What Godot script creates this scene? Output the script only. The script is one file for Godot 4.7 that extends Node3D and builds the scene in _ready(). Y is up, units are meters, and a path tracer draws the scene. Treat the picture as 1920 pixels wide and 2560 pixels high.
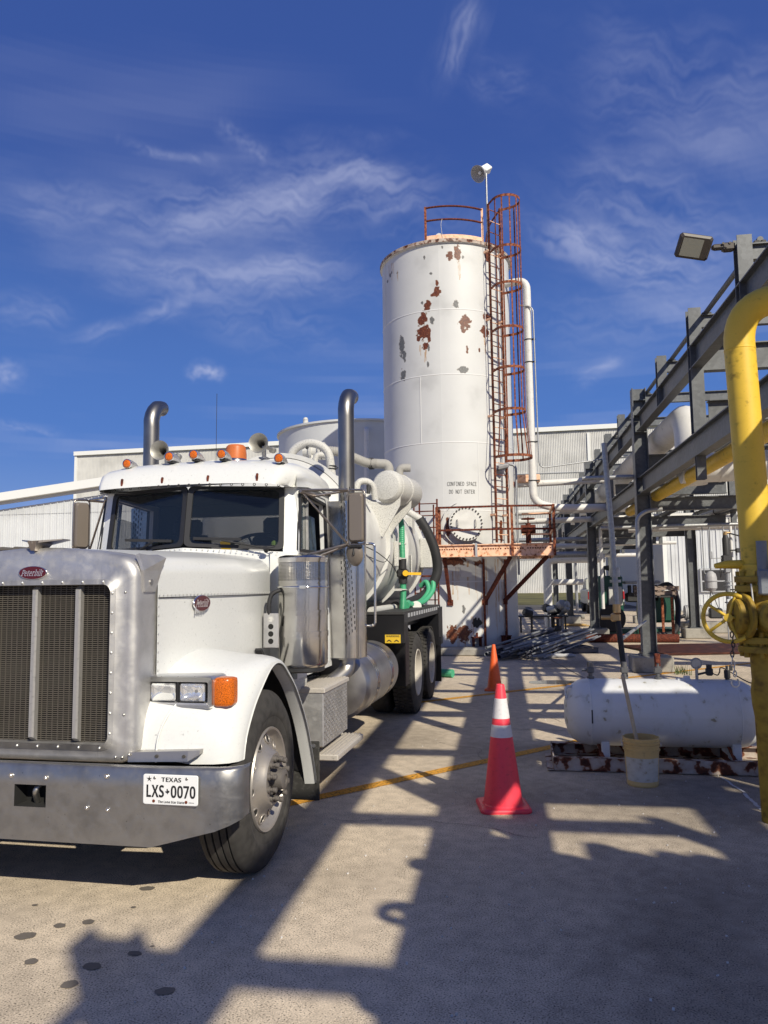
extends Node3D
# A tanker truck parked beside a pipe rack and a rust-spotted silo, under a blue sky with thin cirrus.
# World: -z runs along the yard (parallel to the pipe rack), y up, metres. The truck has a frame of its own.

# ---------------------------------------------------------------- mesh builder
class G:
	var st: SurfaceTool
	var sg := 0
	func _init():
		st = SurfaceTool.new()
		st.begin(Mesh.PRIMITIVE_TRIANGLES)
	func vert(p: Vector3, uv: Vector2, s: int):
		st.set_smooth_group(s)
		st.set_uv(uv)
		st.add_vertex(p)
	func tri(a: Vector3, b: Vector3, c: Vector3, out: Vector3, s := -1, ua := Vector2.ZERO, ub := Vector2.ZERO, uc := Vector2.ZERO):
		var n = (a - c).cross(a - b)
		if n.length_squared() < 1e-16:
			return
		vert(a, ua, s)
		if n.dot(out) < 0.0:
			vert(c, uc, s)
			vert(b, ub, s)
		else:
			vert(b, ub, s)
			vert(c, uc, s)
	func quad(a: Vector3, b: Vector3, c: Vector3, d: Vector3, out: Vector3, s := -1, ua := Vector2.ZERO, ub := Vector2.ZERO, uc := Vector2.ZERO, ud := Vector2.ZERO):
		tri(a, b, c, out, s, ua, ub, uc)
		tri(a, c, d, out, s, ua, uc, ud)
	func box(c: Vector3, s: Vector3, b := Basis()):
		var h := s * 0.5
		for ax in 3:
			for sgn in [-1.0, 1.0]:
				var n := Vector3.ZERO
				var u := Vector3.ZERO
				var v := Vector3.ZERO
				n[ax] = h[ax] * sgn
				u[(ax + 1) % 3] = h[(ax + 1) % 3]
				v[(ax + 2) % 3] = h[(ax + 2) % 3]
				quad(c + b * (n - u - v), c + b * (n + u - v), c + b * (n + u + v), c + b * (n - u + v), b * n)
	func bar(a: Vector3, b: Vector3, w: float, h: float, up := Vector3.UP):
		var d := (b - a).normalized()
		if absf(d.dot(up)) > 0.98:
			up = Vector3.BACK if absf(d.y) > 0.9 else Vector3.UP
		var x := d.cross(up).normalized()
		var y := x.cross(d)
		box((a + b) * 0.5, Vector3(w, h, a.distance_to(b)), Basis(x, y, -d))
	func loft(rings: Array, closed := true, caps := true, smooth := true, hint = null):
		sg += 1
		var s := sg if smooth else -1
		var n: int = rings[0].size()
		for i in rings.size() - 1:
			var r0 = rings[i]
			var r1 = rings[i + 1]
			var mid := Vector3.ZERO
			for k in n:
				mid += r0[k] + r1[k]
			mid /= 2.0 * n
			for k in (n if closed else n - 1):
				var j := (k + 1) % n
				var fc: Vector3 = (r0[k] + r0[j] + r1[k] + r1[j]) * 0.25
				var out: Vector3 = fc - mid
				if hint is Vector3:
					out = hint
				elif hint is Array:
					out = fc - hint[0]
				quad(r0[k], r0[j], r1[j], r1[k], out, s)
		if caps:
			cap(rings[0], rings[0][0] - rings[1][0])
			cap(rings[-1], rings[-1][0] - rings[-2][0])
	func cap(ring, out: Vector3):
		var m := Vector3.ZERO
		for p in ring:
			m += p
		m /= ring.size()
		for k in ring.size():
			tri(m, ring[k], ring[(k + 1) % ring.size()], out)
	func cbox(c: Vector3, s: Vector3, ch := 0.01, b := Basis()):
		var h := s * 0.5
		var rings := []
		for q in [[-h.y, ch], [-h.y + ch, 0.0], [h.y - ch, 0.0], [h.y, ch]]:
			var hx: float = h.x - q[1]
			var hz: float = h.z - q[1]
			var k: float = ch
			var ring := PackedVector3Array()
			for p in [[hx - k, -hz], [hx, -hz + k], [hx, hz - k], [hx - k, hz], [-hx + k, hz], [-hx, hz - k], [-hx, -hz + k], [-hx + k, -hz]]:
				ring.append(c + b * Vector3(p[0], q[0], p[1]))
			rings.append(ring)
		loft(rings, true, true, false)
	func tube(pts: Array, r, n := 10, caps := true):
		var rings := []
		var t0: Vector3 = (pts[1] - pts[0]).normalized()
		var up := Vector3.UP if absf(t0.y) < 0.9 else Vector3.RIGHT
		var x := t0.cross(up).normalized()
		for i in pts.size():
			var a: Vector3 = pts[maxi(i - 1, 0)]
			var c: Vector3 = pts[mini(i + 1, pts.size() - 1)]
			var t := (c - a).normalized()
			x = (x - t * x.dot(t)).normalized()
			var y := t.cross(x)
			var rr: float = r[i] if r is Array else r
			var ring := PackedVector3Array()
			for k in n:
				var an := TAU * k / n
				ring.append(pts[i] + (x * cos(an) + y * sin(an)) * rr)
			rings.append(ring)
		sg += 1
		for i in rings.size() - 1:
			for k in n:
				var j := (k + 1) % n
				var fc: Vector3 = (rings[i][k] + rings[i][j] + rings[i + 1][k] + rings[i + 1][j]) * 0.25
				quad(rings[i][k], rings[i][j], rings[i + 1][j], rings[i + 1][k], fc - (pts[i] + pts[i + 1]) * 0.5, sg)
		if caps:
			cap(rings[0], pts[0] - pts[1])
			cap(rings[-1], pts[-1] - pts[-2])
	func lathe(prof: Array, n: int, xf := Transform3D(), a0 := 0.0, a1 := TAU, uvy := Vector2(0, 1)):
		# profile of Vector2(radius, height), run so that the outside lies to its right when height grows (bottom to top along the outside)
		sg += 1
		for i in prof.size() - 1:
			var p: Vector2 = prof[i]
			var q: Vector2 = prof[i + 1]
			var d := q - p
			if i > 0 and absf((p - prof[i - 1]).angle_to(d)) > 0.6:
				sg += 1
			for k in n:
				var u0 := float(k) / n
				var u1 := float(k + 1) / n
				var b0: float = lerp(a0, a1, u0)
				var b1: float = lerp(a0, a1, u1)
				var c0 := Vector3(sin(b0), 0, cos(b0))
				var c1 := Vector3(sin(b1), 0, cos(b1))
				var cm := (c0 + c1) * 0.5
				var out := xf.basis * (cm * d.y - Vector3.UP * d.x)
				var v0 := 1.0 - (p.y - uvy.x) / (uvy.y - uvy.x)
				var v1 := 1.0 - (q.y - uvy.x) / (uvy.y - uvy.x)
				quad(xf * (c0 * p.x + Vector3.UP * p.y), xf * (c1 * p.x + Vector3.UP * p.y), xf * (c1 * q.x + Vector3.UP * q.y), xf * (c0 * q.x + Vector3.UP * q.y), out, sg, Vector2(u0, v0), Vector2(u1, v0), Vector2(u1, v1), Vector2(u0, v1))
	func disc(c: Vector3, axis: Vector3, r: float, h: float, n := 12, ch := 0.0):
		# a short cylinder from c along axis
		var xf := Transform3D(G.align(axis), c)
		if ch > 0.0:
			lathe([Vector2(0, 0), Vector2(r, 0), Vector2(r, h - ch), Vector2(r - ch, h), Vector2(0, h)], n, xf)
		else:
			lathe([Vector2(0, 0), Vector2(r, 0), Vector2(r, h), Vector2(0, h)], n, xf)
	static func align(axis: Vector3) -> Basis:
		var y := axis.normalized()
		var x := y.cross(Vector3.BACK if absf(y.z) < 0.9 else Vector3.RIGHT).normalized()
		return Basis(x, y, x.cross(y))
	func prism(poly: PackedVector2Array, depth: float, xf := Transform3D(), smooth_sides := false):
		var idx := Geometry2D.triangulate_polygon(poly)
		var zf := xf.basis.z
		for s in [0, 1]:
			for i in range(0, idx.size(), 3):
				var z: float = depth * s
				var ps := []
				for k in 3:
					var p := poly[idx[i + k]]
					ps.append(xf * Vector3(p.x, p.y, z))
				tri(ps[0], ps[1], ps[2], zf * (1.0 if s == 1 else -1.0))
		var area := 0.0
		for i in poly.size():
			area += poly[i].cross(poly[(i + 1) % poly.size()])
		sg += 1
		for i in poly.size():
			var a := poly[i]
			var b := poly[(i + 1) % poly.size()]
			var o := Vector2(b.y - a.y, a.x - b.x) * signf(area)
			quad(xf * Vector3(a.x, a.y, 0), xf * Vector3(b.x, b.y, 0), xf * Vector3(b.x, b.y, depth), xf * Vector3(a.x, a.y, depth), xf.basis * Vector3(o.x, o.y, 0), sg if smooth_sides else -1)
	func ibeam(a: Vector3, b: Vector3, h: float, w: float, t := 0.016, up := Vector3.UP):
		var d := (b - a).normalized()
		if absf(d.dot(up)) > 0.98:
			up = Vector3.BACK
		var x := d.cross(up).normalized()
		var y := x.cross(d)
		var L := a.distance_to(b)
		var poly := PackedVector2Array([Vector2(-w / 2, -h / 2), Vector2(w / 2, -h / 2), Vector2(w / 2, -h / 2 + t), Vector2(t / 2, -h / 2 + t), Vector2(t / 2, h / 2 - t), Vector2(w / 2, h / 2 - t), Vector2(w / 2, h / 2), Vector2(-w / 2, h / 2), Vector2(-w / 2, h / 2 - t), Vector2(-t / 2, h / 2 - t), Vector2(-t / 2, -h / 2 + t), Vector2(-w / 2, -h / 2 + t)])
		prism(poly, L, Transform3D(Basis(x, y, d), a))
	func ball(c: Vector3, r: float, n := 8):
		var prof := []
		for i in n / 2 + 1:
			var an := -PI / 2 + PI * i / (n / 2)
			prof.append(Vector2(maxf(cos(an) * r, 0.0), sin(an) * r))
		lathe(prof, n, Transform3D(Basis(), c))
	func torus(c: Vector3, axis: Vector3, R: float, r: float, n := 24, m := 8, a0 := 0.0, a1 := TAU):
		var b := G.align(axis)
		sg += 1
		for i in n:
			for k in m:
				var q := []
				for e in [[i, k], [i + 1, k], [i + 1, k + 1], [i, k + 1]]:
					var u: float = lerp(a0, a1, float(e[0]) / n)
					var v: float = TAU * e[1] / m
					q.append(c + b * Vector3(cos(u) * (R + r * cos(v)), r * sin(v), sin(u) * (R + r * cos(v))))
				var um: float = lerp(a0, a1, (i + 0.5) / n)
				quad(q[0], q[1], q[2], q[3], (q[0] + q[2]) * 0.5 - (c + b * Vector3(cos(um), 0, sin(um)) * R), sg)
	func mesh() -> ArrayMesh:
		st.generate_normals()
		st.index()
		return st.commit()

# ---------------------------------------------------------------- scene helpers
var taken := {}
var M := {}
var rng := RandomNumberGenerator.new()

func numbered(called: String) -> String:
	var n: int = taken.get(called, 0)
	taken[called] = n + 1
	return called if n == 0 else "%s_%03d" % [called, n]

func tag(o: Node3D, label: String, cat: String, group := "", kind := ""):
	if label: o.set_meta("label", label)
	if cat: o.set_meta("category", cat)
	if group: o.set_meta("group", group)
	if kind: o.set_meta("kind", kind)

func top(called: String, label: String, cat: String, at := Vector3.ZERO, group := "", kind := "") -> Node3D:
	var o := Node3D.new()
	o.name = numbered(called)
	add_child(o)
	o.position = at
	tag(o, label, cat, group, kind)
	return o

func part(parent: Node3D, called: String, g, mat: Material, at := Vector3.ZERO, stuff := false) -> MeshInstance3D:
	var o := MeshInstance3D.new()
	o.mesh = g.mesh() if g is G else g
	o.material_override = mat
	var n := called
	var k := 1
	while parent.has_node(n):
		n = "%s_%03d" % [called, k]
		k += 1
	o.name = n
	parent.add_child(o)
	o.position = at
	if stuff: o.set_meta("kind", "stuff")
	return o

func one(called: String, label: String, cat: String, g, mat: Material, at := Vector3.ZERO, group := "", kind := "") -> MeshInstance3D:
	var o := MeshInstance3D.new()
	o.mesh = g.mesh() if g is G else g
	o.material_override = mat
	o.name = numbered(called)
	add_child(o)
	o.position = at
	tag(o, label, cat, group, kind)
	return o

func another(src: Node3D, called: String, at: Vector3, label := "") -> Node3D:
	var c = src.duplicate()
	c.name = numbered(called)
	add_child(c)
	c.position = at
	if label: c.set_meta("label", label)
	return c

func arcpath(pts: Array, r: float, n := 6) -> Array:
	# a polyline with its corners rounded to radius about r
	var out := [pts[0]]
	for i in range(1, pts.size() - 1):
		var a: Vector3 = pts[i - 1]
		var b: Vector3 = pts[i]
		var c: Vector3 = pts[i + 1]
		var d := minf(r, minf(a.distance_to(b), b.distance_to(c)) * 0.49)
		var p := b + (a - b).normalized() * d
		var q := b + (c - b).normalized() * d
		for k in n + 1:
			var t := float(k) / n
			out.append(p * (1 - t) * (1 - t) + b * 2 * t * (1 - t) + q * t * t)
	out.append(pts[-1])
	return out

func spline(pts: Array, n := 8) -> Array:
	var out := []
	for i in pts.size() - 1:
		var p0: Vector3 = pts[maxi(i - 1, 0)]
		var p1: Vector3 = pts[i]
		var p2: Vector3 = pts[i + 1]
		var p3: Vector3 = pts[mini(i + 2, pts.size() - 1)]
		for k in n:
			out.append(p1.cubic_interpolate(p2, p0, p3, float(k) / n))
	out.append(pts[-1])
	return out

func letters(parent: Node3D, called: String, text: String, font_name: String, width: float, height: float, mat: Material, at: Vector3, b := Basis(), thick := 0.004, bold := 0, slant := 0.0) -> MeshInstance3D:
	var f := SystemFont.new()
	f.font_names = PackedStringArray([font_name])
	f.font_weight = 700 if bold else 400
	var t := TextMesh.new()
	t.text = text
	t.font = f
	t.font_size = 32
	t.pixel_size = 0.01
	t.depth = 0.02
	t.curve_step = 2.0
	var bb := t.get_aabb()
	var arr := t.get_mesh_arrays()
	var vs: PackedVector3Array = arr[Mesh.ARRAY_VERTEX]
	var c := bb.get_center()
	for i in vs.size():
		var p := vs[i] - c
		p = Vector3(p.x * width / bb.size.x, p.y * height / bb.size.y, (p.z + bb.size.z * 0.5) * thick / bb.size.z)
		p.x += p.y * slant
		vs[i] = p
	arr[Mesh.ARRAY_VERTEX] = vs
	arr[Mesh.ARRAY_TANGENT] = null
	var am := ArrayMesh.new()
	am.add_surface_from_arrays(Mesh.PRIMITIVE_TRIANGLES, arr)
	var o := part(parent, called, am, mat, at)
	o.basis = b
	return o

# ---------------------------------------------------------------- textures and materials
func noise_img(type: int, freq: float, octaves: int, size: int, sd: int, warp := 0.0, cell := 1) -> Image:
	var n := FastNoiseLite.new()
	n.noise_type = type
	n.frequency = freq
	n.seed = sd
	n.fractal_octaves = octaves
	n.fractal_type = FastNoiseLite.FRACTAL_FBM if octaves > 1 else FastNoiseLite.FRACTAL_NONE
	n.cellular_return_type = cell
	if warp > 0.0:
		n.domain_warp_enabled = true
		n.domain_warp_amplitude = warp
		n.domain_warp_frequency = freq * 2.0
	return n.get_seamless_image(size, size)

func ramp(img: Image, stops: Array) -> Image:
	# grey noise through a colour ramp: stops are [position, Color] with sRGB colours
	var gr := Gradient.new()
	gr.offsets = PackedFloat32Array(stops.map(func(s): return s[0]))
	gr.colors = PackedColorArray(stops.map(func(s): return s[1]))
	var lut := PackedByteArray()
	lut.resize(768)
	for i in 256:
		var c := gr.sample(i / 255.0)
		lut[i * 3] = int(c.r * 255)
		lut[i * 3 + 1] = int(c.g * 255)
		lut[i * 3 + 2] = int(c.b * 255)
	var src := img.get_data()
	var out := PackedByteArray()
	out.resize(src.size() * 3)
	var j := 0
	for v in src:
		var k := v * 3
		out[j] = lut[k]
		out[j + 1] = lut[k + 1]
		out[j + 2] = lut[k + 2]
		j += 3
	return Image.create_from_data(img.get_width(), img.get_height(), false, Image.FORMAT_RGB8, out)

func gy(v: float) -> Color:
	return Color(v, v, v)

func tex(img: Image) -> ImageTexture:
	return ImageTexture.create_from_image(img)

func mk(called: String, lin: Color, rough: float, metal := 0.0, albedo: Texture2D = null, scale := 1.0, bump: Texture2D = null, bump_cm := 0.1) -> StandardMaterial3D:
	var m := StandardMaterial3D.new()
	m.resource_name = called
	m.albedo_color = lin.linear_to_srgb()
	m.roughness = rough
	m.metallic = metal
	if albedo:
		m.albedo_texture = albedo
	if bump:
		m.heightmap_enabled = true
		m.heightmap_texture = bump
		m.heightmap_scale = bump_cm
	if albedo or bump:
		m.uv1_triplanar = true
		m.uv1_world_triplanar = true
		m.uv1_scale = Vector3.ONE * scale
	M[called] = m
	return m

func gloss(m: StandardMaterial3D, t: Texture2D):
	m.roughness_texture = t
	m.roughness_texture_channel = BaseMaterial3D.TEXTURE_CHANNEL_RED

func second(m: StandardMaterial3D, t: Texture2D, scale: float):
	m.detail_enabled = true
	m.detail_albedo = t
	m.detail_blend_mode = BaseMaterial3D.BLEND_MODE_MUL
	m.detail_uv_layer = BaseMaterial3D.DETAIL_UV_2
	m.uv2_triplanar = true
	m.uv2_world_triplanar = true
	m.uv2_scale = Vector3.ONE * scale

func make_materials():
	var S := FastNoiseLite.TYPE_SIMPLEX_SMOOTH
	var P := FastNoiseLite.TYPE_PERLIN
	var C := FastNoiseLite.TYPE_CELLULAR
	var fine := noise_img(S, 0.09, 3, 512, 11)
	var mid := noise_img(S, 0.02, 5, 512, 12)
	var big := noise_img(S, 0.008, 5, 512, 13, 30.0)
	var cells := noise_img(C, 0.06, 1, 512, 14)
	var spang := noise_img(C, 0.03, 1, 512, 15, 12.0, 0)
	var t_fine := tex(fine)
	# dirt: a near-white multiplier with small darker specks
	var t_dirt := tex(ramp(mid, [[0.0, gy(0.74)], [0.16, gy(0.92)], [0.30, gy(0.98)], [1.0, gy(1.0)]]))
	var t_smear := tex(ramp(big, [[0.0, gy(0.86)], [0.45, gy(0.96)], [0.7, gy(1.0)], [1.0, gy(0.94)]]))
	var t_speck := tex(ramp(fine, [[0.0, gy(0.55)], [0.08, gy(0.78)], [0.14, gy(0.98)], [1.0, gy(1.0)]]))
	var t_spang := tex(ramp(spang, [[0.0, gy(0.88)], [0.5, gy(0.94)], [1.0, gy(1.0)]]))
	var t_rough := tex(ramp(mid, [[0.0, gy(1.0)], [0.4, gy(0.7)], [0.6, gy(0.62)], [1.0, gy(0.95)]]))
	# rust: brown, orange and what is left of the peach paint
	var t_rust := tex(ramp(mid, [[0.0, Color(0.28, 0.12, 0.07)], [0.35, Color(0.47, 0.21, 0.12)], [0.55, Color(0.60, 0.29, 0.17)], [0.8, Color(0.72, 0.42, 0.28)], [1.0, Color(0.80, 0.56, 0.42)]]))
	var t_peach := tex(ramp(mid, [[0.0, Color(0.40, 0.20, 0.11)], [0.16, Color(0.62, 0.36, 0.23)], [0.27, Color(0.88, 0.68, 0.54)], [0.6, Color(0.95, 0.78, 0.66)], [1.0, Color(0.92, 0.72, 0.58)]]))
	var t_rustwhite := tex(ramp(mid, [[0.0, Color(0.16, 0.08, 0.05)], [0.30, Color(0.30, 0.14, 0.08)], [0.40, Color(0.45, 0.26, 0.17)], [0.47, Color(0.66, 0.60, 0.55)], [1.0, Color(0.76, 0.73, 0.70)]]))
	# concrete: exposed aggregate
	var a := noise_img(S, 0.045, 3, 1024, 21).get_data()
	var b := noise_img(S, 0.16, 2, 1024, 22).get_data()
	var c := noise_img(S, 0.012, 4, 1024, 23).get_data()
	var out := PackedByteArray()
	out.resize(1024 * 1024 * 3)
	var hgt := PackedByteArray()
	hgt.resize(1024 * 1024)
	var j := 0
	for i in a.size():
		var v := 0.885 + (b[i] - 128) * 0.0011 + (c[i] - 128) * 0.0006
		var h := 150 + (b[i] - 128) / 4
		if b[i] < 66:
			v -= (66 - b[i]) * 0.016
			h -= (66 - b[i]) * 2
		elif b[i] > 176:
			v += (b[i] - 176) * 0.0032
		if a[i] > 214 and b[i] < 140:
			v -= 0.16
		v = clampf(v, 0.1, 1.0)
		out[j] = int(v * 255)
		out[j + 1] = int(v * 247)
		out[j + 2] = int(v * 238)
		hgt[i] = clampi(h, 0, 255)
		j += 3
	var t_conc := tex(Image.create_from_data(1024, 1024, false, Image.FORMAT_RGB8, out))
	var t_conch := tex(Image.create_from_data(1024, 1024, false, Image.FORMAT_L8, hgt))
	var t_stain := tex(ramp(noise_img(S, 0.006, 6, 512, 24, 40.0), [[0.0, gy(0.62)], [0.25, gy(0.80)], [0.42, gy(0.93)], [0.6, gy(1.0)], [1.0, gy(0.94)]]))
	# --- materials (colours are linear base colours)
	var m := mk("concrete", Color(0.78, 0.70, 0.575), 0.92, 0.0, t_conc, 0.55, t_conch, 0.5)
	second(m, t_stain, 0.06)
	m = mk("block", Color(0.36, 0.34, 0.30), 0.95, 0.0, t_dirt, 1.1, t_fine, 0.4)
	second(m, t_stain, 0.5)
	mk("grass", Color(0.16, 0.155, 0.06), 1.0, 0.0, tex(ramp(big, [[0.0, Color(0.5, 0.5, 0.4)], [0.5, Color(0.9, 0.88, 0.75)], [1.0, Color(1, 0.97, 0.85)]])), 0.03)
	m = mk("white_paint", Color(0.72, 0.73, 0.715), 0.32, 0.0, t_speck, 0.6)
	second(m, t_speck, 1.3)
	m.clearcoat_enabled = true
	m.clearcoat = 0.35
	m.clearcoat_roughness = 0.2
	m = mk("tank_white", Color(0.68, 0.68, 0.66), 0.45, 0.0, t_smear, 0.45)
	second(m, t_speck, 0.9)
	mk("dirty_white", Color(0.60, 0.595, 0.565), 0.6, 0.0, tex(ramp(fine, [[0.0, gy(0.72)], [0.3, gy(0.88)], [0.5, gy(0.97)], [1.0, gy(1.0)]])), 1.0, t_fine, 0.05)
	mk("wall_white", Color(0.62, 0.615, 0.595), 0.6, 0.0, t_smear, 0.05)
	mk("shed_white", Color(0.60, 0.62, 0.64), 0.5, 0.0, t_smear, 0.08)
	mk("trim_white", Color(0.74, 0.75, 0.73), 0.5)
	mk("seam_white", Color(0.64, 0.64, 0.63), 0.5)
	mk("tank_grey", Color(0.60, 0.62, 0.62), 0.55, 0.0, t_smear, 0.1)
	mk("pipe_white", Color(0.68, 0.67, 0.645), 0.55, 0.0, t_dirt, 0.4)
	m = mk("alloy", Color(0.60, 0.59, 0.58), 0.66, 0.75, t_smear, 0.9)
	gloss(m, t_rough)
	second(m, t_speck, 1.8)
	m = mk("bumper_alloy", Color(0.35, 0.345, 0.34), 0.5, 0.85, t_smear, 1.3)
	gloss(m, t_rough)
	second(m, tex(ramp(noise_img(C, 0.05, 1, 512, 31), [[0.0, gy(1.0)], [0.82, gy(1.0)], [0.9, gy(0.8)], [1.0, gy(0.6)]])), 2.2)
	m = mk("stainless", Color(0.62, 0.60, 0.57), 0.27, 1.0, t_smear, 0.8)
	gloss(m, t_rough)
	mk("chrome", Color(0.78, 0.78, 0.78), 0.12, 1.0)
	mk("stack_steel", Color(0.30, 0.29, 0.28), 0.38, 1.0, t_smear, 0.7)
	mk("horn_metal", Color(0.40, 0.39, 0.36), 0.55, 0.85, t_smear, 2.0)
	mk("fuel_alloy", Color(0.52, 0.50, 0.48), 0.42, 1.0, t_smear, 0.7)
	mk("tread", Color(0.58, 0.54, 0.49), 0.6, 0.35, t_dirt, 2.0)
	mk("bolt", Color(0.45, 0.44, 0.42), 0.45, 1.0)
	mk("rivet", Color(0.62, 0.62, 0.6), 0.4, 0.6)
	mk("dark_bolt", Color(0.06, 0.055, 0.05), 0.7)
	mk("wheel_paint", Color(0.55, 0.51, 0.44), 0.5, 0.0, t_dirt, 2.0)
	mk("wheel_steel", Color(0.40, 0.37, 0.34), 0.42, 0.6, t_dirt, 2.0)
	mk("lug", Color(0.16, 0.145, 0.135), 0.65, 0.4, t_dirt, 6.0)
	mk("mesh_bar", Color(0.135, 0.12, 0.10), 0.7, 0.3, t_dirt, 3.0)
	mk("grille_bar", Color(0.46, 0.45, 0.44), 0.5, 0.6, t_dirt, 3.0)
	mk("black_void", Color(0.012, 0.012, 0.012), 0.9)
	m = mk("tyre", Color(0.058, 0.054, 0.05), 0.85, 0.0, tex(ramp(mid, [[0.0, gy(0.6)], [0.5, gy(0.85)], [1.0, gy(1.0)]])), 1.2)
	mk("rubber", Color(0.02, 0.02, 0.022), 0.6)
	mk("flap", Color(0.05, 0.048, 0.045), 0.85, 0.0, tex(ramp(mid, [[0.0, gy(0.75)], [0.6, gy(0.8)], [0.75, gy(1.0)], [1.0, gy(1.0)]])), 2.5)
	mk("black_paint", Color(0.010, 0.010, 0.012), 0.35, 0.0, t_dirt, 1.0)
	mk("mirror_back", Color(0.20, 0.17, 0.145), 0.35, 0.2)
	mk("mirror_pole", Color(0.38, 0.34, 0.31), 0.35, 1.0, t_dirt, 3.0)
	m = mk("amber", Color(0.88, 0.19, 0.010), 0.25, 0.0, tex(ramp(cells, [[0.0, gy(1.0)], [0.4, gy(0.8)], [1.0, gy(0.45)]])), 4.5)
	m = mk("beacon_amber", Color(0.62, 0.17, 0.045), 0.4, 0.0, t_dirt, 5.0)
	m.backlight_enabled = true
	m.backlight = Color(0.5, 0.15, 0.03)
	mk("lamp_housing", Color(0.72, 0.72, 0.72), 0.34, 0.9)
	m = mk("lamp_glass", Color(0.85, 0.87, 0.9, 0.12), 0.05)
	m.transparency = BaseMaterial3D.TRANSPARENCY_ALPHA
	mk("lamp_reflector", Color(0.95, 0.95, 0.95), 0.1, 1.0)
	m = mk("window_glass", Color(0.01, 0.014, 0.018, 0.62), 0.04)
	m.transparency = BaseMaterial3D.TRANSPARENCY_ALPHA
	m = mk("clear_glass", Color(0.05, 0.08, 0.075, 0.35), 0.04)
	m.transparency = BaseMaterial3D.TRANSPARENCY_ALPHA
	mk("dark_trim", Color(0.02, 0.02, 0.022), 0.5)
	mk("cab_interior", Color(0.035, 0.037, 0.042), 0.8)
	mk("maroon", Color(0.075, 0.006, 0.012), 0.25)
	mk("silver_letter", Color(0.75, 0.74, 0.74), 0.3, 0.8)
	mk("black_letter", Color(0.015, 0.015, 0.017), 0.6)
	mk("stencil", Color(0.05, 0.05, 0.05), 0.8)
	mk("plate_white", Color(0.82, 0.83, 0.83), 0.4, 0.0, t_speck, 5.0)
	m = mk("steel", Color(0.15, 0.158, 0.166), 0.5, 0.3, t_spang, 1.6)
	second(m, t_smear, 0.25)
	m = mk("steel_dark", Color(0.16, 0.165, 0.165), 0.6, 0.3, t_spang, 1.6)
	second(m, t_smear, 0.3)
	mk("hose_grey", Color(0.34, 0.33, 0.31), 0.7, 0.0, t_dirt, 2.0)
	mk("galv_pipe", Color(0.42, 0.43, 0.44), 0.45, 0.6, t_spang, 3.0)
	mk("valve_grey", Color(0.16, 0.16, 0.165), 0.45, 0.6, t_dirt, 4.0)
	mk("sensor_grey", Color(0.20, 0.22, 0.25), 0.5, 0.0, t_dirt, 4.0)
	mk("dark_iron", Color(0.045, 0.045, 0.047), 0.6, 0.2, t_dirt, 2.0)
	mk("lamp_bronze", Color(0.06, 0.048, 0.04), 0.5)
	mk("lamp_lens", Color(0.45, 0.44, 0.37), 0.3, 0.0, tex(ramp(cells, [[0.0, gy(0.7)], [1.0, gy(1.0)]])), 20.0)
	mk("rust", Color(0.74, 0.92, 1.0), 0.85, 0.0, t_rust, 1.1, t_fine, 0.15)
	mk("rust_dark", Color(0.36, 0.28, 0.26), 0.85, 0.0, t_rust, 1.6, t_fine, 0.15)
	mk("peach", Color(1, 1, 1), 0.75, 0.0, t_peach, 0.8, t_fine, 0.08)
	mk("rust_white", Color(1, 1, 1), 0.8, 0.0, t_rustwhite, 0.6, t_fine, 0.15)
	m = mk("yellow", Color(0.80, 0.53, 0.05), 0.5, 0.0, tex(ramp(mid, [[0.0, Color(0.6, 0.58, 0.5)], [0.12, Color(0.82, 0.82, 0.78)], [0.22, gy(0.97)], [1.0, gy(1.0)]])), 0.7)
	second(m, t_speck, 1.1)
	mk("yellow_worn", Color(0.44, 0.30, 0.03), 0.65, 0.0, tex(ramp(mid, [[0.0, Color(0.42, 0.35, 0.3)], [0.25, Color(0.72, 0.68, 0.62)], [0.45, Color(0.9, 0.88, 0.85)], [1.0, gy(1.0)]])), 0.9)
	m = mk("line_yellow", Color(0.70, 0.33, 0.035), 0.85, 0.0, tex(ramp(noise_img(S, 0.05, 5, 512, 35), [[0.0, Color(0.42, 0.5, 0.7)], [0.3, Color(0.6, 0.66, 0.8)], [0.4, gy(0.95)], [1.0, gy(1.0)]])), 1.2)
	m = mk("cone_pink", Color(0.92, 0.055, 0.085), 0.45, 0.0, t_dirt, 2.0)
	m = mk("cone_orange", Color(0.80, 0.12, 0.025), 0.5, 0.0, t_dirt, 2.2)
	mk("cone_band", Color(0.72, 0.70, 0.71), 0.55, 0.0, t_dirt, 3.0)
	m = mk("propane_white", Color(0.68, 0.69, 0.70), 0.42, 0.0, tex(propane_img(mid)), 0.55)
	mk("bucket", Color(0.66, 0.47, 0.19), 0.5, 0.0, t_dirt, 2.0)
	mk("bucket_label", Color(0.62, 0.60, 0.53), 0.6, 0.0, tex(ramp(mid, [[0.0, Color(0.7, 0.63, 0.5)], [0.3, gy(0.93)], [1.0, gy(1.0)]])), 1.5)
	mk("tan_wood", Color(0.55, 0.44, 0.29), 0.6, 0.0, t_dirt, 4.0)
	mk("timber", Color(0.45, 0.30, 0.12), 0.8, 0.0, t_dirt, 1.5)
	mk("pallet_wood", Color(0.30, 0.23, 0.19), 0.9, 0.0, t_dirt, 2.0)
	mk("green_hose", Color(0.06, 0.36, 0.19), 0.4)
	mk("green_machine", Color(0.012, 0.075, 0.05), 0.45, 0.0, t_dirt, 1.2)
	mk("lime", Color(0.45, 0.7, 0.12), 0.6)
	mk("valve_yellow", Color(0.78, 0.44, 0.015), 0.45)
	mk("pvc_grey", Color(0.20, 0.21, 0.23), 0.45, 0.0, t_dirt, 1.6)
	mk("conduit_dark", Color(0.07, 0.07, 0.09), 0.5, 0.0, t_dirt, 1.6)
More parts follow.
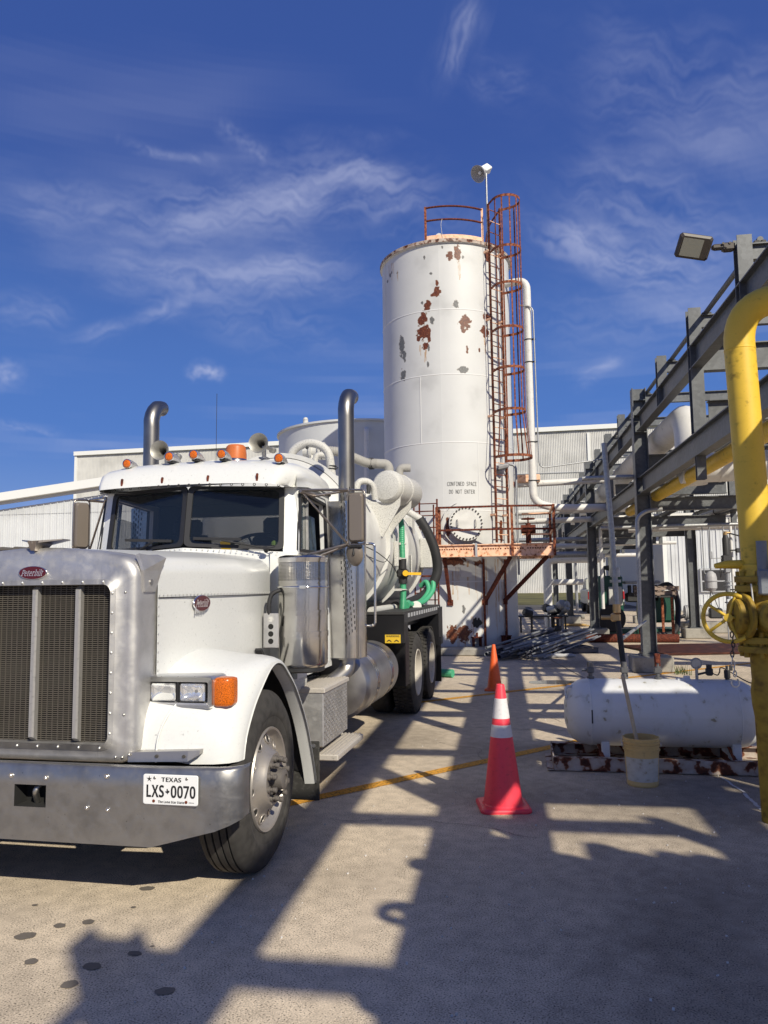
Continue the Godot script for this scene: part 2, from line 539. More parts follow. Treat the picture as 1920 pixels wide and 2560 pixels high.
	mk("truck_silver", Color(0.42, 0.43, 0.40), 0.4)
	mk("tail_red", Color(0.30, 0.01, 0.01), 0.3)
	mk("vessel_grey", Color(0.40, 0.40, 0.41), 0.55, 0.0, t_dirt, 2.0)
	mk("sign_yellow", Color(0.70, 0.46, 0.03), 0.5)
	mk("oil", Color(0.16, 0.14, 0.12), 0.6, 0.0, t_dirt, 3.0)
	m = mk("puddle_water", Color(0.10, 0.095, 0.09), 0.06, 0.0)
	mk("sealant", Color(0.62, 0.60, 0.57), 0.8, 0.0, t_dirt, 4.0)
	mk("weed", Color(0.07, 0.10, 0.03), 0.9)
	mk("canopy", Color(0.12, 0.11, 0.10), 0.8, 0.2, t_dirt, 0.8)
	mk("asphalt_far", Color(0.09, 0.085, 0.08), 0.95, 0.0, t_dirt, 0.4)
	mk("plate_steel", Color(0.10, 0.085, 0.075), 0.7, 0.3, t_rust, 0.4)
	M["plate_steel"].albedo_color = Color(0.5, 0.5, 0.52)
	mk("brass", Color(0.62, 0.42, 0.2), 0.4, 0.8)
	mk("wall_grey", Color(0.40, 0.41, 0.43), 0.6)

func propane_img(mid: Image) -> Image:
	# white paint with bare olive primer where it has flaked
	return ramp(mid, [[0.0, Color(0.62, 0.58, 0.47)], [0.135, Color(0.66, 0.62, 0.5)], [0.15, Color(0.94, 0.94, 0.92)], [0.4, gy(1.0)], [1.0, gy(1.0)]])

# ---------------------------------------------------------------- sky
func cirrus(dens: PackedFloat32Array, W: int, pts: Array, width: float, amount: float, fibre: FastNoiseLite, sd: float):
	# one wisp along a line of (azimuth, elevation) degrees
	var line := []
	for i in pts.size() - 1:
		for k in 6:
			var p0: Vector2 = pts[maxi(i - 1, 0)]
			var p3: Vector2 = pts[mini(i + 2, pts.size() - 1)]
			line.append(pts[i].cubic_interpolate(pts[i + 1], p0, p3, k / 6.0))
	line.append(pts[-1])
	var total := 0.0
	var cum := [0.0]
	for i in line.size() - 1:
		total += line[i].distance_to(line[i + 1])
		cum.append(total)
	var ppd := W / 360.0
	var mainw: Vector2 = (pts[-1] - pts[0]).normalized()
	var r := width * 2.2
	var lo: Vector2 = line[0]
	var hi: Vector2 = line[0]
	for p in line:
		lo = lo.min(p)
		hi = hi.max(p)
	for v in range(int((90.0 - hi.y - r) * ppd), int((90.0 - lo.y + r) * ppd)):
		for u in range(int((lo.x - r) * ppd), int((hi.x + r) * ppd)):
			var q := Vector2(u / ppd, 90.0 - v / ppd)
			var best := 1e9
			var pos := 0.0
			for i in line.size() - 1:
				var a: Vector2 = line[i]
				var d: Vector2 = line[i + 1] - a
				var t := clampf((q - a).dot(d) / d.length_squared(), 0.0, 1.0)
				var e := (q - a - d * t).length_squared()
				if e < best:
					best = e
					pos = cum[i] + t * d.length()
			if best > r * r:
				continue
			var qa := q.dot(mainw)
			var qc := q.dot(Vector2(-mainw.y, mainw.x))
			var wv: float = fibre.get_noise_2d(qa * 3.0 - sd, qc * 3.0 + sd) * 1.6
			var g: float = fibre.get_noise_2d(qa * 2.4 + sd, qc * 6.0 - sd) * 0.5 + 0.5
			var f: float = 0.5 + 0.34 * fibre.get_noise_2d(qa * 1.6 + sd, (qc + wv) * 16.0 + sd) + 0.30 * fibre.get_noise_2d(qa * 4.0 - sd, (qc + wv) * 48.0 - sd)
			if total < 4.0 and width < 0.8:
				f = 0.5 + 0.5 * fibre.get_noise_2d(q.x * 30.0 + sd, q.y * 38.0)
			var edge: float = width * (0.40 + 1.15 * g)
			var ends := 1.0
			if total > 4.0:
				ends = 0.15 + 0.85 * smoothstep(0.0, 0.3, pos / total) * smoothstep(0.0, 0.3, 1.0 - pos / total)
			var s := exp(-best / (edge * edge)) * smoothstep(0.22, 0.85, f * 0.66 + g * 0.34) * ends
			var at := v * W + posmod(u, W)
			dens[at] = 1.0 - (1.0 - dens[at]) * (1.0 - amount * s)

func make_sky() -> ImageTexture:
	var W := 3072
	var H := 1536
	var dens := PackedFloat32Array()
	dens.resize(W * H)
	var fibre := FastNoiseLite.new()
	fibre.noise_type = FastNoiseLite.TYPE_SIMPLEX_SMOOTH
	fibre.frequency = 0.05
	fibre.fractal_octaves = 4
	fibre.fractal_gain = 0.55
	fibre.seed = 5
	# the thin veil over the whole sky: stretched noise on a high layer
	var veil := FastNoiseLite.new()
	veil.noise_type = FastNoiseLite.TYPE_SIMPLEX_SMOOTH
	veil.frequency = 1.1
	veil.fractal_octaves = 4
	veil.seed = 9
	for v in range(0, H / 2, 4):
		var el := PI / 2 - PI * (v + 2) / H
		var k := cos(el) / (sin(el) + 0.10)
		for u in range(0, W, 4):
			var az := TAU * (u + 2) / W
			var x := sin(az) * k
			var z := cos(az) * k
			var n: float = veil.get_noise_2d(x * 0.5 + z * 0.25, z * 1.3 - x * 0.4) * 0.5 + 0.5
			var d := 0.02 + 0.22 * smoothstep(0.45, 0.95, n)
			for a in 4:
				for b in 4:
					dens[(v + a) * W + u + b] = d
	var w := [
		[[Vector2(-33.3, 23.6), Vector2(-27.1, 25.3), Vector2(-19.2, 27.4), Vector2(-12.1, 28.6), Vector2(-7.1, 27.2), Vector2(-1.3, 25.2)], 1.5, 0.50],
		[[Vector2(-20.0, 26.2), Vector2(-13.0, 29.3), Vector2(-8.0, 29.0)], 0.8, 0.34],
		[[Vector2(-32.8, 22.4), Vector2(-22.4, 22.2), Vector2(-16.4, 23.1), Vector2(-9.7, 22.2)], 1.3, 0.46],
		[[Vector2(-32.9, 17.0), Vector2(-27.8, 18.8), Vector2(-23.1, 20.9)], 0.45, 0.5],
		[[Vector2(0.5, 25.5), Vector2(5.2, 23.8), Vector2(9.9, 21.5), Vector2(15.8, 19.8)], 1.1, 0.62],
		[[Vector2(-2.4, 39.4), Vector2(-3.6, 36.9), Vector2(-5.1, 34.6)], 0.8, 0.4],
		[[Vector2(-29.6, 30.1), Vector2(-27.2, 29.6), Vector2(-21.9, 29.6)], 0.3, 0.5],
		[[Vector2(-21.9, 31.8), Vector2(-19.2, 30.2)], 0.4, 0.3],
		[[Vector2(-24.0, 15.3), Vector2(-23.3, 15.7), Vector2(-22.4, 15.4)], 0.36, 0.7],
		[[Vector2(-37.2, 14.2), Vector2(-36.5, 14.6)], 0.5, 0.65],
		[[Vector2(4.5, 14.0), Vector2(6.7, 15.4), Vector2(8.2, 15.6)], 0.4, 0.5],
		[[Vector2(-37.7, 11.3), Vector2(-32.5, 10.5)], 0.3, 0.5],
		[[Vector2(-36.3, 18.6), Vector2(-34.0, 18.7)], 0.9, 0.3],
		[[Vector2(-3.2, 34.8), Vector2(2.3, 33.7)], 0.8, 0.28],
		[[Vector2(-38.2, 25.1), Vector2(-32.1, 25.7), Vector2(-26.0, 25.3)], 1.2, 0.26],
		[[Vector2(2.3, 26.9), Vector2(9.5, 25.5), Vector2(17.2, 21.2)], 2.2, 0.34],
		[[Vector2(0.6, 19.6), Vector2(9.2, 18.3), Vector2(17.0, 18.2)], 1.5, 0.2],
		[[Vector2(-24.6, 19.4), Vector2(-17.6, 19.3), Vector2(-11.6, 18.1)], 1.6, 0.2],
		[[Vector2(4.0, 33.3), Vector2(10.0, 32.6), Vector2(20.7, 28.2)], 2.6, 0.22]]
	for i in w.size():
		cirrus(dens, W, w[i][0], w[i][1] * 1.25, w[i][2] * (0.85 if w[i][2] < 0.8 else 1.3), fibre, 37.0 * i)
	# pale glow added round the sun, out of view, to make shade less blue
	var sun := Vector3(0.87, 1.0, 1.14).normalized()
	var px := PackedFloat32Array()
	px.resize(W * (H / 2) * 3)
	var j := 0
	for v in H / 2:
		var el := 90.0 - 180.0 * (v + 0.5) / H
		var t := clampf(el / 60.0, 0.0, 1.0)
		var c := Vector3(0.25, 0.39, 0.72).lerp(Vector3(0.090, 0.225, 0.62), smoothstep(0.0, 0.20, t)).lerp(Vector3(0.036, 0.094, 0.36), smoothstep(0.10, 0.55, t)).lerp(Vector3(0.027, 0.072, 0.28), smoothstep(0.5, 1.0, t))
		var ce := cos(deg_to_rad(el))
		var se := sin(deg_to_rad(el))
		for u in W:
			var d := dens[v * W + u]
			var az := TAU * (u + 0.5) / W
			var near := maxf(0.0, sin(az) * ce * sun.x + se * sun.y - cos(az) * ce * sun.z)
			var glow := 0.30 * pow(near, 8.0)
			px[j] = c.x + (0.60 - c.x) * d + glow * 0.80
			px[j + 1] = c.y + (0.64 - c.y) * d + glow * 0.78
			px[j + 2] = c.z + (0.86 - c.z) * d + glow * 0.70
			j += 3
	var img := Image.create(W, H, false, Image.FORMAT_RGBF)
	img.fill(Color(0.25, 0.235, 0.215))
	img.blit_rect(Image.create_from_data(W, H / 2, false, Image.FORMAT_RGBF, px.to_byte_array()), Rect2i(0, 0, W, H / 2), Vector2i.ZERO)
	return ImageTexture.create_from_image(img)

# ---------------------------------------------------------------- ground and buildings
func sheet(called: String, x0: float, x1: float, z0: float, z1: float, y: float, mat: Material) -> MeshInstance3D:
	var g := G.new()
	g.quad(Vector3(x0, y, z0), Vector3(x1, y, z0), Vector3(x1, y, z1), Vector3(x0, y, z1), Vector3.UP)
	return one(called, "", "", g, mat, Vector3.ZERO, "", "structure")

func blot(c: Vector2, r: float, sq: float, sd: int, y: float) -> G:
	# a flat patch with an uneven edge
	var g := G.new()
	var n := 48
	rng.seed = sd
	var ph := rng.randf() * 6.0
	var ring := []
	for i in n:
		var a := TAU * i / n
		var rr := r * (1.0 + 0.09 * sin(a * 2.0 + ph) + 0.05 * sin(a * 5.0 + ph * 2.0) + rng.randf_range(-0.02, 0.02))
		ring.append(Vector3(c.x + cos(a) * rr, y, c.y + sin(a) * rr * sq))
	g.cap(ring, Vector3.UP)
	return g

func ribs(x0: float, x1: float, z: float, y0: float, top_at: Callable, pitch: float, prof: Array) -> G:
	# a ribbed metal wall across x at depth z; prof lists (share of the pitch, how far it stands out)
	var g := G.new()
	var lo := PackedVector3Array()
	var hi := PackedVector3Array()
	var n := int((x1 - x0) / pitch)
	for i in n:
		for p in prof:
			var x: float = x0 + (i + p[0]) * pitch
			lo.append(Vector3(x, y0, z + p[1]))
			hi.append(Vector3(x, top_at.call(x), z + p[1]))
	for i in lo.size() - 1:
		var t := lo[i + 1] - lo[i]
		g.quad(lo[i], lo[i + 1], hi[i + 1], hi[i], Vector3(-t.z, 0, t.x))
	return g

func build_ground():
	var gr := sheet("ground", -250, 250, 60, -260, 0.0, M.concrete)
	sheet("asphalt_road", -60, 60, -52, -62, 0.004, M.asphalt_far)
	var gg := G.new()
	rng.seed = 71
	# grass: a strip of turf with an uneven near edge
	var prev := Vector3(-90, 0.008, -62)
	for i in 90:
		var nx := Vector3(-90 + (i + 1) * 2.0, 0.008, -62 + rng.randf_range(-1.2, 1.2))
		gg.quad(prev, nx, Vector3(nx.x, 0.008, -139), Vector3(prev.x, 0.008, -139), Vector3.UP)
		prev = nx
	one("grass", "dry mown grass strip before the far warehouse", "grass", gg, M.grass, Vector3.ZERO, "", "stuff")
	# drips of oil dried into the concrete
	var sp := [[-2.42, -3.56, 0.062], [-2.32, -3.69, 0.04], [-2.2, -3.75, 0.042], [-1.80, -3.47, 0.04], [-2.23, -3.33, 0.042], [-1.93, -3.33, 0.052], [-1.94, -3.17, 0.048], [-1.51, -3.18, 0.05], [-2.11, -4.2, 0.05], [-2.06, -3.95, 0.018], [-1.75, -3.55, 0.012], [-2.6, -3.9, 0.02]]
	for i in sp.size():
		part(gr, "oil_spot", blot(Vector2(sp[i][0], sp[i][1]), sp[i][2] * 0.8, 0.8, 100 + i, 0.003), M.oil)
	part(gr, "puddle", blot(Vector2(0.52, -13.62), 0.46, 0.55, 140, 0.003), M.puddle_water)
	part(gr, "puddle", blot(Vector2(0.95, -13.5), 0.2, 0.6, 141, 0.003), M.puddle_water)
	# saw-cut joints in the slab, two of them filled with pale sealant
	var js := [[Vector3(0.62, 0, -17.6), Vector3(1.72, 0, -9.6), 0.02, "dark_trim"], [Vector3(-1.1, 0, -9.35), Vector3(1.0, 0, -9.15), 0.012, "dark_trim"], [Vector3(1.66, 0, -7.2), Vector3(1.71, 0, -6.7), 0.022, "sealant"], [Vector3(1.71, 0, -6.68), Vector3(1.70, 0, -6.3), 0.03, "sealant"], [Vector3(1.70, 0, -6.28), Vector3(1.73, 0, -5.6), 0.024, "sealant"], [Vector3(1.62, 0, -8.0), Vector3(1.65, 0, -7.3), 0.016, "dark_trim"], [Vector3(-8, 0, -15.2), Vector3(9, 0, -15.3), 0.012, "dark_trim"]]
	for e in js:
		var g := G.new()
		var n := 14
		var d: Vector3 = e[1] - e[0]
		var side: Vector3 = Vector3(-d.z, 0, d.x).normalized() * e[2] * 0.5
		var pr: Vector3 = e[0]
		for i in n:
			var q: Vector3 = e[0] + d * (i + 1) / n + side * rng.randf_range(-0.7, 0.7)
			g.quad(pr - side + Vector3.UP * 0.0045, pr + side + Vector3.UP * 0.0045, q + side * rng.randf_range(0.5, 1.0) + Vector3.UP * 0.0045, q - side + Vector3.UP * 0.0045, Vector3.UP)
			pr = q
		part(gr, "slab_joint", g, M[e[3]])
	# hairline cracks wandering over the slab
	rng.seed = 91
	for e in [[Vector3(-1.4, 0, -5.6), 1.6, 0.3], [Vector3(-0.9, 0, -8.4), 1.5, 0.8], [Vector3(-0.6, 0, -12.0), 2.2, -0.2], [Vector3(0.1, 0, -10.4), 1.4, 1.2]]:
		var g := G.new()
		var p: Vector3 = e[0]
		var an: float = e[2]
		for i in 26:
			an += rng.randf_range(-0.5, 0.5)
			var q := p + Vector3(cos(an), 0, sin(an)) * float(e[1]) / 26.0
			var sd2 := Vector3(-sin(an), 0, cos(an)) * rng.randf_range(0.0012, 0.0032)
			g.quad(p - sd2 + Vector3.UP * 0.0035, p + sd2 + Vector3.UP * 0.0035, q + sd2 + Vector3.UP * 0.0035, q - sd2 + Vector3.UP * 0.0035, Vector3.UP)
			p = q
			an = lerpf(an, e[2], 0.25)
		part(gr, "crack", g, M.dark_trim)
	# loose grit
	var gm := G.new()
	for i in 420:
		var z := -2.6 - 14.0 * pow(rng.randf(), 1.6)
		var p := Vector3(-0.17 * z * 0.0 + rng.randf_range(-2.4, 2.2) * (0.5 - z * 0.06), 0.0, z)
		var r := rng.randf_range(0.0025, 0.0075)
		var b := Basis.from_euler(Vector3(rng.randf() * 3, rng.randf() * 3, rng.randf() * 3))
		gm.box(p + Vector3.UP * r * 0.5, Vector3(r * 1.6, r, r * 1.2), b)
	one("grit", "loose pale grit and stone chips scattered over the concrete", "grit", gm, M.sealant, Vector3.ZERO, "", "stuff")
	# painted parking lines
	for e in [[Vector3(-2.6, 0.004, -5.05), Vector3(0.75, 0.004, -8.83), 0.135], [Vector3(-1.7, 0.004, -10.95), Vector3(5.2, 0.004, -17.6), 0.13]]:
		var g := G.new()
		var d: Vector3 = (e[1] - e[0])
		var sd: Vector3 = Vector3(-d.z, 0, d.x).normalized() * e[2] * 0.5
		var n := 60
		for i in n:
			var a: Vector3 = e[0] + d * i / n
			var b: Vector3 = e[0] + d * (i + 1) / n
			var j0 := rng.randf_range(0.9, 1.05)
			g.quad(a - sd * j0, a + sd * j0, b + sd, b - sd, Vector3.UP)
		part(gr, "painted_line", g, M.line_yellow)

func build_buildings():
	# the big warehouse across the back
	var w := top("far_warehouse", "long tall off-white corrugated warehouse closing the view behind everything", "warehouse", Vector3(0, 0, -140))
	var tp := func(x): return 28.35 + (x + 87.0) * 0.006
	part(w, "corrugated_wall", ribs(-87, 75, 0, 0, tp, 0.30, [[0.0, 0.0], [0.42, 0.0], [0.52, 0.09], [0.90, 0.09]]), M.wall_white)
	var g := G.new()
	g.box(Vector3(-6, 14.1, -30.1), Vector3(161.6, 28.2, 60))
	part(w, "side_walls", g, M.trim_white)
	g = G.new()
	g.bar(Vector3(-87.4, 28.75, 0.1), Vector3(75, 29.72, 0.1), 0.9, 0.8)
	part(w, "parapet_trim", g, M.trim_white)
	g = G.new()
	g.box(Vector3(-87.1, 14.2, 0.12), Vector3(0.5, 28.2, 0.3))
	part(w, "corner_trim", g, M.trim_white)
	for x in [12.8, 29.5]:
		g = G.new()
		g.box(Vector3(x, 14.2, 0.18), Vector3(0.45, 28.4, 0.22))
		part(w, "joint_trim", g, M.trim_white)
	for y in [6.0, 21.4]:
		g = G.new()
		g.box(Vector3(-6, y, 0.14), Vector3(161, 0.10, 0.1))
		part(w, "panel_lap", g, M.wall_grey)
	# gable-ended shed on the left
	var s := top("ribbed_shed", "bright white shed with wide ribbed siding and sloped eave, left of the truck cab", "shed", Vector3(0, 0, -29))
	var ts := func(x): return 5.05 + (x + 21.5) * 0.105
	var prof := [[0.0, 0.0], [0.24, 0.0], [0.27, 0.012], [0.33, 0.012], [0.36, 0.0], [0.56, 0.0], [0.59, 0.012], [0.65, 0.012], [0.68, 0.0], [0.84, 0.0], [0.88, 0.045], [0.97, 0.045]]
	part(s, "ribbed_wall", ribs(-34, -12, 0, 4.83, ts, 0.31, prof), M.shed_white)
	part(s, "ribbed_wall", ribs(-34, -12, -0.02, 0, func(_x): return 4.85, 0.31, prof), M.shed_white)
	g = G.new()
	g.prism(PackedVector2Array([Vector2(-34, 0), Vector2(-12, 0), Vector2(-12, 5.9), Vector2(-34, 3.6)]), 24.0, Transform3D(Basis(), Vector3(0, 0, -24.1)))
	part(s, "side_walls", g, M.trim_white)
	g = G.new()
	g.bar(Vector3(-34.5, 4.14, 0.22), Vector3(-11.8, 6.53, 0.22), 0.5, 0.34)
	part(s, "rake_trim", g, M.trim_white)
	g = G.new()
	g.bar(Vector3(-34.5, 3.92, 0.14), Vector3(-11.8, 6.31, 0.14), 0.24, 0.09)
	part(s, "rake_gutter", g, M.wall_grey)
	# dark corrugated canopy in front of the shed
	var c := top("corrugated_canopy", "low dark corrugated canopy roof at the left edge behind the grille", "canopy", Vector3(-10.2, 2.5, -14))
	g = G.new()
	for i in 16:
		var x := -4.4 + i * 0.32
		g.prism(PackedVector2Array([Vector2(x, 0), Vector2(x + 0.10, 0.05), Vector2(x + 0.16, 0.05), Vector2(x + 0.22, 0), Vector2(x + 0.32, 0), Vector2(x + 0.32, -0.012), Vector2(x, -0.012)]), 3.0, Transform3D(Basis(), Vector3(0, 0, -3.0)))
	part(c, "roof_sheet", g, M.canopy)
	g = G.new()
	g.box(Vector3(-1.9, -0.16, -0.06), Vector3(4.7, 0.22, 0.08))
	part(c, "fascia_beam", g, M.dark_iron)
	for x in [-3.9, 0.2]:
		g = G.new()
		g.box(Vector3(x, -1.385, -0.2), Vector3(0.1, 2.23, 0.1))
		part(c, "post", g, M.dark_iron)
	# low white building on the right
	var n := top("ribbed_workshop", "low white ribbed metal workshop behind the pipe rack, with a small dark window", "building", Vector3(0, 0, -45))
	part(n, "ribbed_wall", ribs(8.0, 34, 0, 0.1, func(_x): return 4.7, 0.40, [[0.0, 0.0], [0.40, 0.0], [0.43, 0.015], [0.5, 0.015], [0.53, 0.0], [0.84, 0.0], [0.88, 0.05], [0.96, 0.05]]), M.shed_white)
	g = G.new()
	g.box(Vector3(21, 2.35, -15.05), Vector3(25.96, 4.7, 30))
	part(n, "side_walls", g, M.wall_grey)  # side walls toned grey: their shade is put into the colour
	g = G.new()
	g.box(Vector3(21, 4.82, 0.05), Vector3(26.4, 0.26, 0.36))
	part(n, "eave_gutter", g, M.trim_white)
	g = G.new()
	g.box(Vector3(8.0, 2.3, 0.04), Vector3(0.2, 4.6, 0.14))
	part(n, "corner_trim", g, M.trim_white)
	g = G.new()
	g.box(Vector3(21, 0.05, 0.1), Vector3(26.2, 0.1, 0.4))
	part(n, "base_curb", g, M.block)
	g = G.new()
	g.box(Vector3(10.55, 1.75, 0.10), Vector3(1.5, 1.3, 0.1))
	var win := part(n, "window", g, M.wall_grey)
	g = G.new()
	g.box(Vector3(10.55, 2.02, 0.16), Vector3(1.3, 0.55, 0.03))
	part(win, "pane", g, M.dark_trim)
	g = G.new()
	g.box(Vector3(10.55, 1.42, 0.16), Vector3(1.3, 0.48, 0.03))
	part(win, "pane", g, M.dark_trim)
	# round storage tank behind the truck
	var t := top("storage_tank", "wide pale grey round storage tank behind the truck, left of the silo", "tank", Vector3(-5.85, 0, -28.8))
	g = G.new()
	g.lathe([Vector2(3.2, 0), Vector2(3.2, 7.4)], 72)
	part(t, "shell", g, M.tank_grey)
	g = G.new()
	g.lathe([Vector2(3.2, 7.36), Vector2(3.27, 7.36), Vector2(3.27, 7.43), Vector2(3.0, 7.46), Vector2(0, 7.75)], 72)
	part(t, "roof", g, M.tank_grey)
	for y in [2.4, 4.9]:
		g = G.new()
		g.lathe([Vector2(3.2, y - 0.012), Vector2(3.207, y), Vector2(3.2, y + 0.012)], 72)
		part(t, "weld_seam", g, M.tank_grey)
	g = G.new()
	g.disc(Vector3(-1.7, 7.55, 2.0), Vector3.UP, 0.1, 0.16)
	g.ball(Vector3(-1.7, 7.75, 2.0), 0.1)
	part(t, "vent", g, M.dirty_white)
	g = G.new()
	var pp := func(a: float, r: float, y: float): return Vector3(sin(a) * r, y, cos(a) * r)
	g.tube(arcpath([pp.call(0.24, 3.1, 7.0), pp.call(0.24, 3.62, 7.0), pp.call(0.24, 3.62, 2.0)], 0.2), 0.085, 10)
	part(t, "downpipe", g, M.pipe_white)
	g = G.new()
	g.tube(arcpath([pp.call(0.52, 3.1, 7.1), pp.call(0.52, 3.4, 7.1), pp.call(0.52, 3.4, 1.0)], 0.1), 0.035, 8)
	part(t, "conduit", g, M.dark_iron)

# ---------------------------------------------------------------- silo
func silo_img() -> Image:
	var W := 1536
	var H := 1440
	var base := ramp(noise_img(FastNoiseLite.TYPE_SIMPLEX_SMOOTH, 0.012, 5, 512, 41), [[0.0, gy(0.86)], [0.35, gy(0.95)], [1.0, gy(0.98)]])
	base.resize(W, H, Image.INTERPOLATE_CUBIC)
	var edge := FastNoiseLite.new()
	edge.frequency = 0.035
	edge.fractal_octaves = 3
	edge.seed = 3
	var grain := FastNoiseLite.new()
	grain.frequency = 0.11
	grain.fractal_octaves = 4
	grain.seed = 4
	# flaked places: angle, height, half width in degrees, half height in metres, 0 rust / 1 bare grey primer / 2 tar
	var pts := [[9.4, 10.02, 3.0, 0.11, 0], [15.5, 10.11, 2.9, 0.20, 0], [20.3, 9.99, 0.9, 0.05, 1], [3.0, 10.25, 0.8, 0.04, 1], [-12.4, 10.03, 0.9, 0.05, 1], [-41.0, 9.85, 1.3, 0.02, 1], [-7.2, 9.59, 1.3, 0.03, 1], [-2.0, 9.32, 1.2, 0.08, 0], [-1.8, 9.09, 2.6, 0.13, 0], [-5.1, 9.02, 2.0, 0.05, 0], [-10.3, 8.77, 3.1, 0.14, 0], [-15.1, 8.85, 1.1, 0.03, 1], [-14.2, 8.47, 3.2, 0.17, 0], [-17.0, 8.36, 2.8, 0.10, 0], [-14.4, 8.08, 5.7, 0.17, 0], [-19.2, 7.93, 1.4, 0.09, 0], [-9.5, 7.9, 1.5, 0.10, 0], [-12.5, 7.71, 2.9, 0.08, 0], [-9.9, 7.66, 1.0, 0.07, 1], [-6.7, 8.36, 1.9, 0.09, 1], [20.9, 8.29, 4.5, 0.18, 0], [19.5, 8.05, 1.9, 0.06, 0], [13.4, 8.75, 2.2, 0.10, 1], [-36.7, 7.84, 2.9, 0.23, 1], [-33.6, 7.57, 1.9, 0.14, 1], [-35.5, 7.07, 3.1, 0.14, 1], [-11.0, 7.23, 0.9, 0.06, 1], [18.4, 7.05, 4.4, 0.08, 1], [22.3, 7.59, 1.0, 0.10, 0], [39.4, 8.1, 4.1, 0.13, 0], [41.7, 8.49, 3.5, 0.08, 0], [44.1, 10.14, 2.8, 0.14, 0], [5.4, 0.49, 4.6, 0.20, 0], [14.1, 0.51, 5.4, 0.19, 0], [15.2, 0.63, 2.9, 0.08, 0], [14.5, 1.08, 1.3, 0.09, 1], [25.3, 0.74, 3.8, 0.11, 2], [-52, 9.9, 1.4, 0.06, 1], [-57, 9.8, 1.5, 0.05, 1], [-49, 9.95, 1.0, 0.04, 1], [3.2, 3.1, 2.0, 0.22, 0], [8.0, 2.25, 9.0, 0.10, 0], [27.0, 2.2, 4.0, 0.06, 0], [52, 3.0, 2, 0.3, 0], [33.5, 7.6, 0.8, 0.05, 0]]
	for p in pts:
		var cu: float = fposmod(p[0] / 360.0, 1.0) * W
		var cv: float = (1.0 - p[1] / 10.4) * H
		var ru: float = p[2] / 360.0 * W
		var rv: float = p[3] / 10.4 * H
		for v in range(maxi(0, int(cv - rv * 1.5) - 2), mini(H, int(cv + rv * 1.5) + 3)):
			for u in range(int(cu - ru * 1.5) - 2, int(cu + ru * 1.5) + 3):
				var d := Vector2((u - cu) / ru, (v - cv) / rv).length() + edge.get_noise_2d(u * 1.5, v * 1.5) * 0.62
				var uu := posmod(u, W)
				if d < 1.0:
					var n: float = grain.get_noise_2d(u * 1.5, v)
					var c: Color
					if p[4] == 0:
						c = Color(0.40, 0.19, 0.11).lerp(Color(0.62, 0.36, 0.20), clampf(n * 1.1 + 0.3, 0, 1))
						if d > 0.93 and n > 0.1:
							c = Color(0.60, 0.56, 0.52)
					elif p[4] == 1:
						c = gy(0.50 + n * 0.12)
					else:
						c = gy(0.13 + n * 0.04)
					base.set_pixel(uu, v, c)
				elif d < 1.12:
					base.set_pixel(uu, v, base.get_pixel(uu, v) * Color(0.90, 0.87, 0.84))
	# runs of rust water: separate thin streaks with ragged sides
	rng.seed = 12
	for e in [[16.6, 9.9, 0.75], [-12.0, 7.6, 0.4], [-17.5, 7.75, 0.35], [-14.5, 7.55, 0.3], [39.5, 7.95, 0.6], [38.0, 7.95, 0.4], [18.0, 2.25, 0.9], [10.0, 2.2, 1.0], [26.0, 2.15, 1.2], [34.0, 2.3, 2.0], [21.0, 0.9, 0.5], [44.0, 2.3, 2.1], [47.0, 2.3, 1.6], [5.0, 2.0, 0.8], [30.5, 1.5, 1.3], [52.0, 2.3, 2.1], [3.4, 2.9, 0.5], [15.0, 0.45, 0.4], [9.0, 0.4, 0.35], [-41.0, 9.9, 0.3], [-50.0, 10.2, 0.5], [-54.0, 10.2, 0.45], [-47.0, 10.2, 0.4]]:
		var u0 := int(fposmod(e[0] / 360.0, 1.0) * W)
		var v0 := int((1.0 - e[1] / 10.4) * H)
		var L := int(e[2] / 10.4 * H)
		for k in 3:
			var uo := u0 + rng.randi_range(-5, 5)
			var wd := rng.randi_range(1, 3)
			for v in range(v0, mini(v0 + int(L * rng.randf_range(0.5, 1.0)), H)):
				for du in wd:
					var n: float = grain.get_noise_2d(uo * 3.0, v * 0.25)
					var uu := posmod(uo + du + int(edge.get_noise_2d(uo, v * 0.6) * 2.0), W)
					base.set_pixel(uu, v, base.get_pixel(uu, v).lerp(Color(0.78, 0.55, 0.33), clampf(0.36 + n * 0.6, 0.0, 0.8)))
	return base

const SC := Vector3(-1.80, 0, -20.62)
const SR := 1.74

func on_silo(deg: float, y: float, out := 0.0) -> Vector3:
	var a := deg_to_rad(deg)
	return Vector3(sin(a) * (SR + out), y, cos(a) * (SR + out))

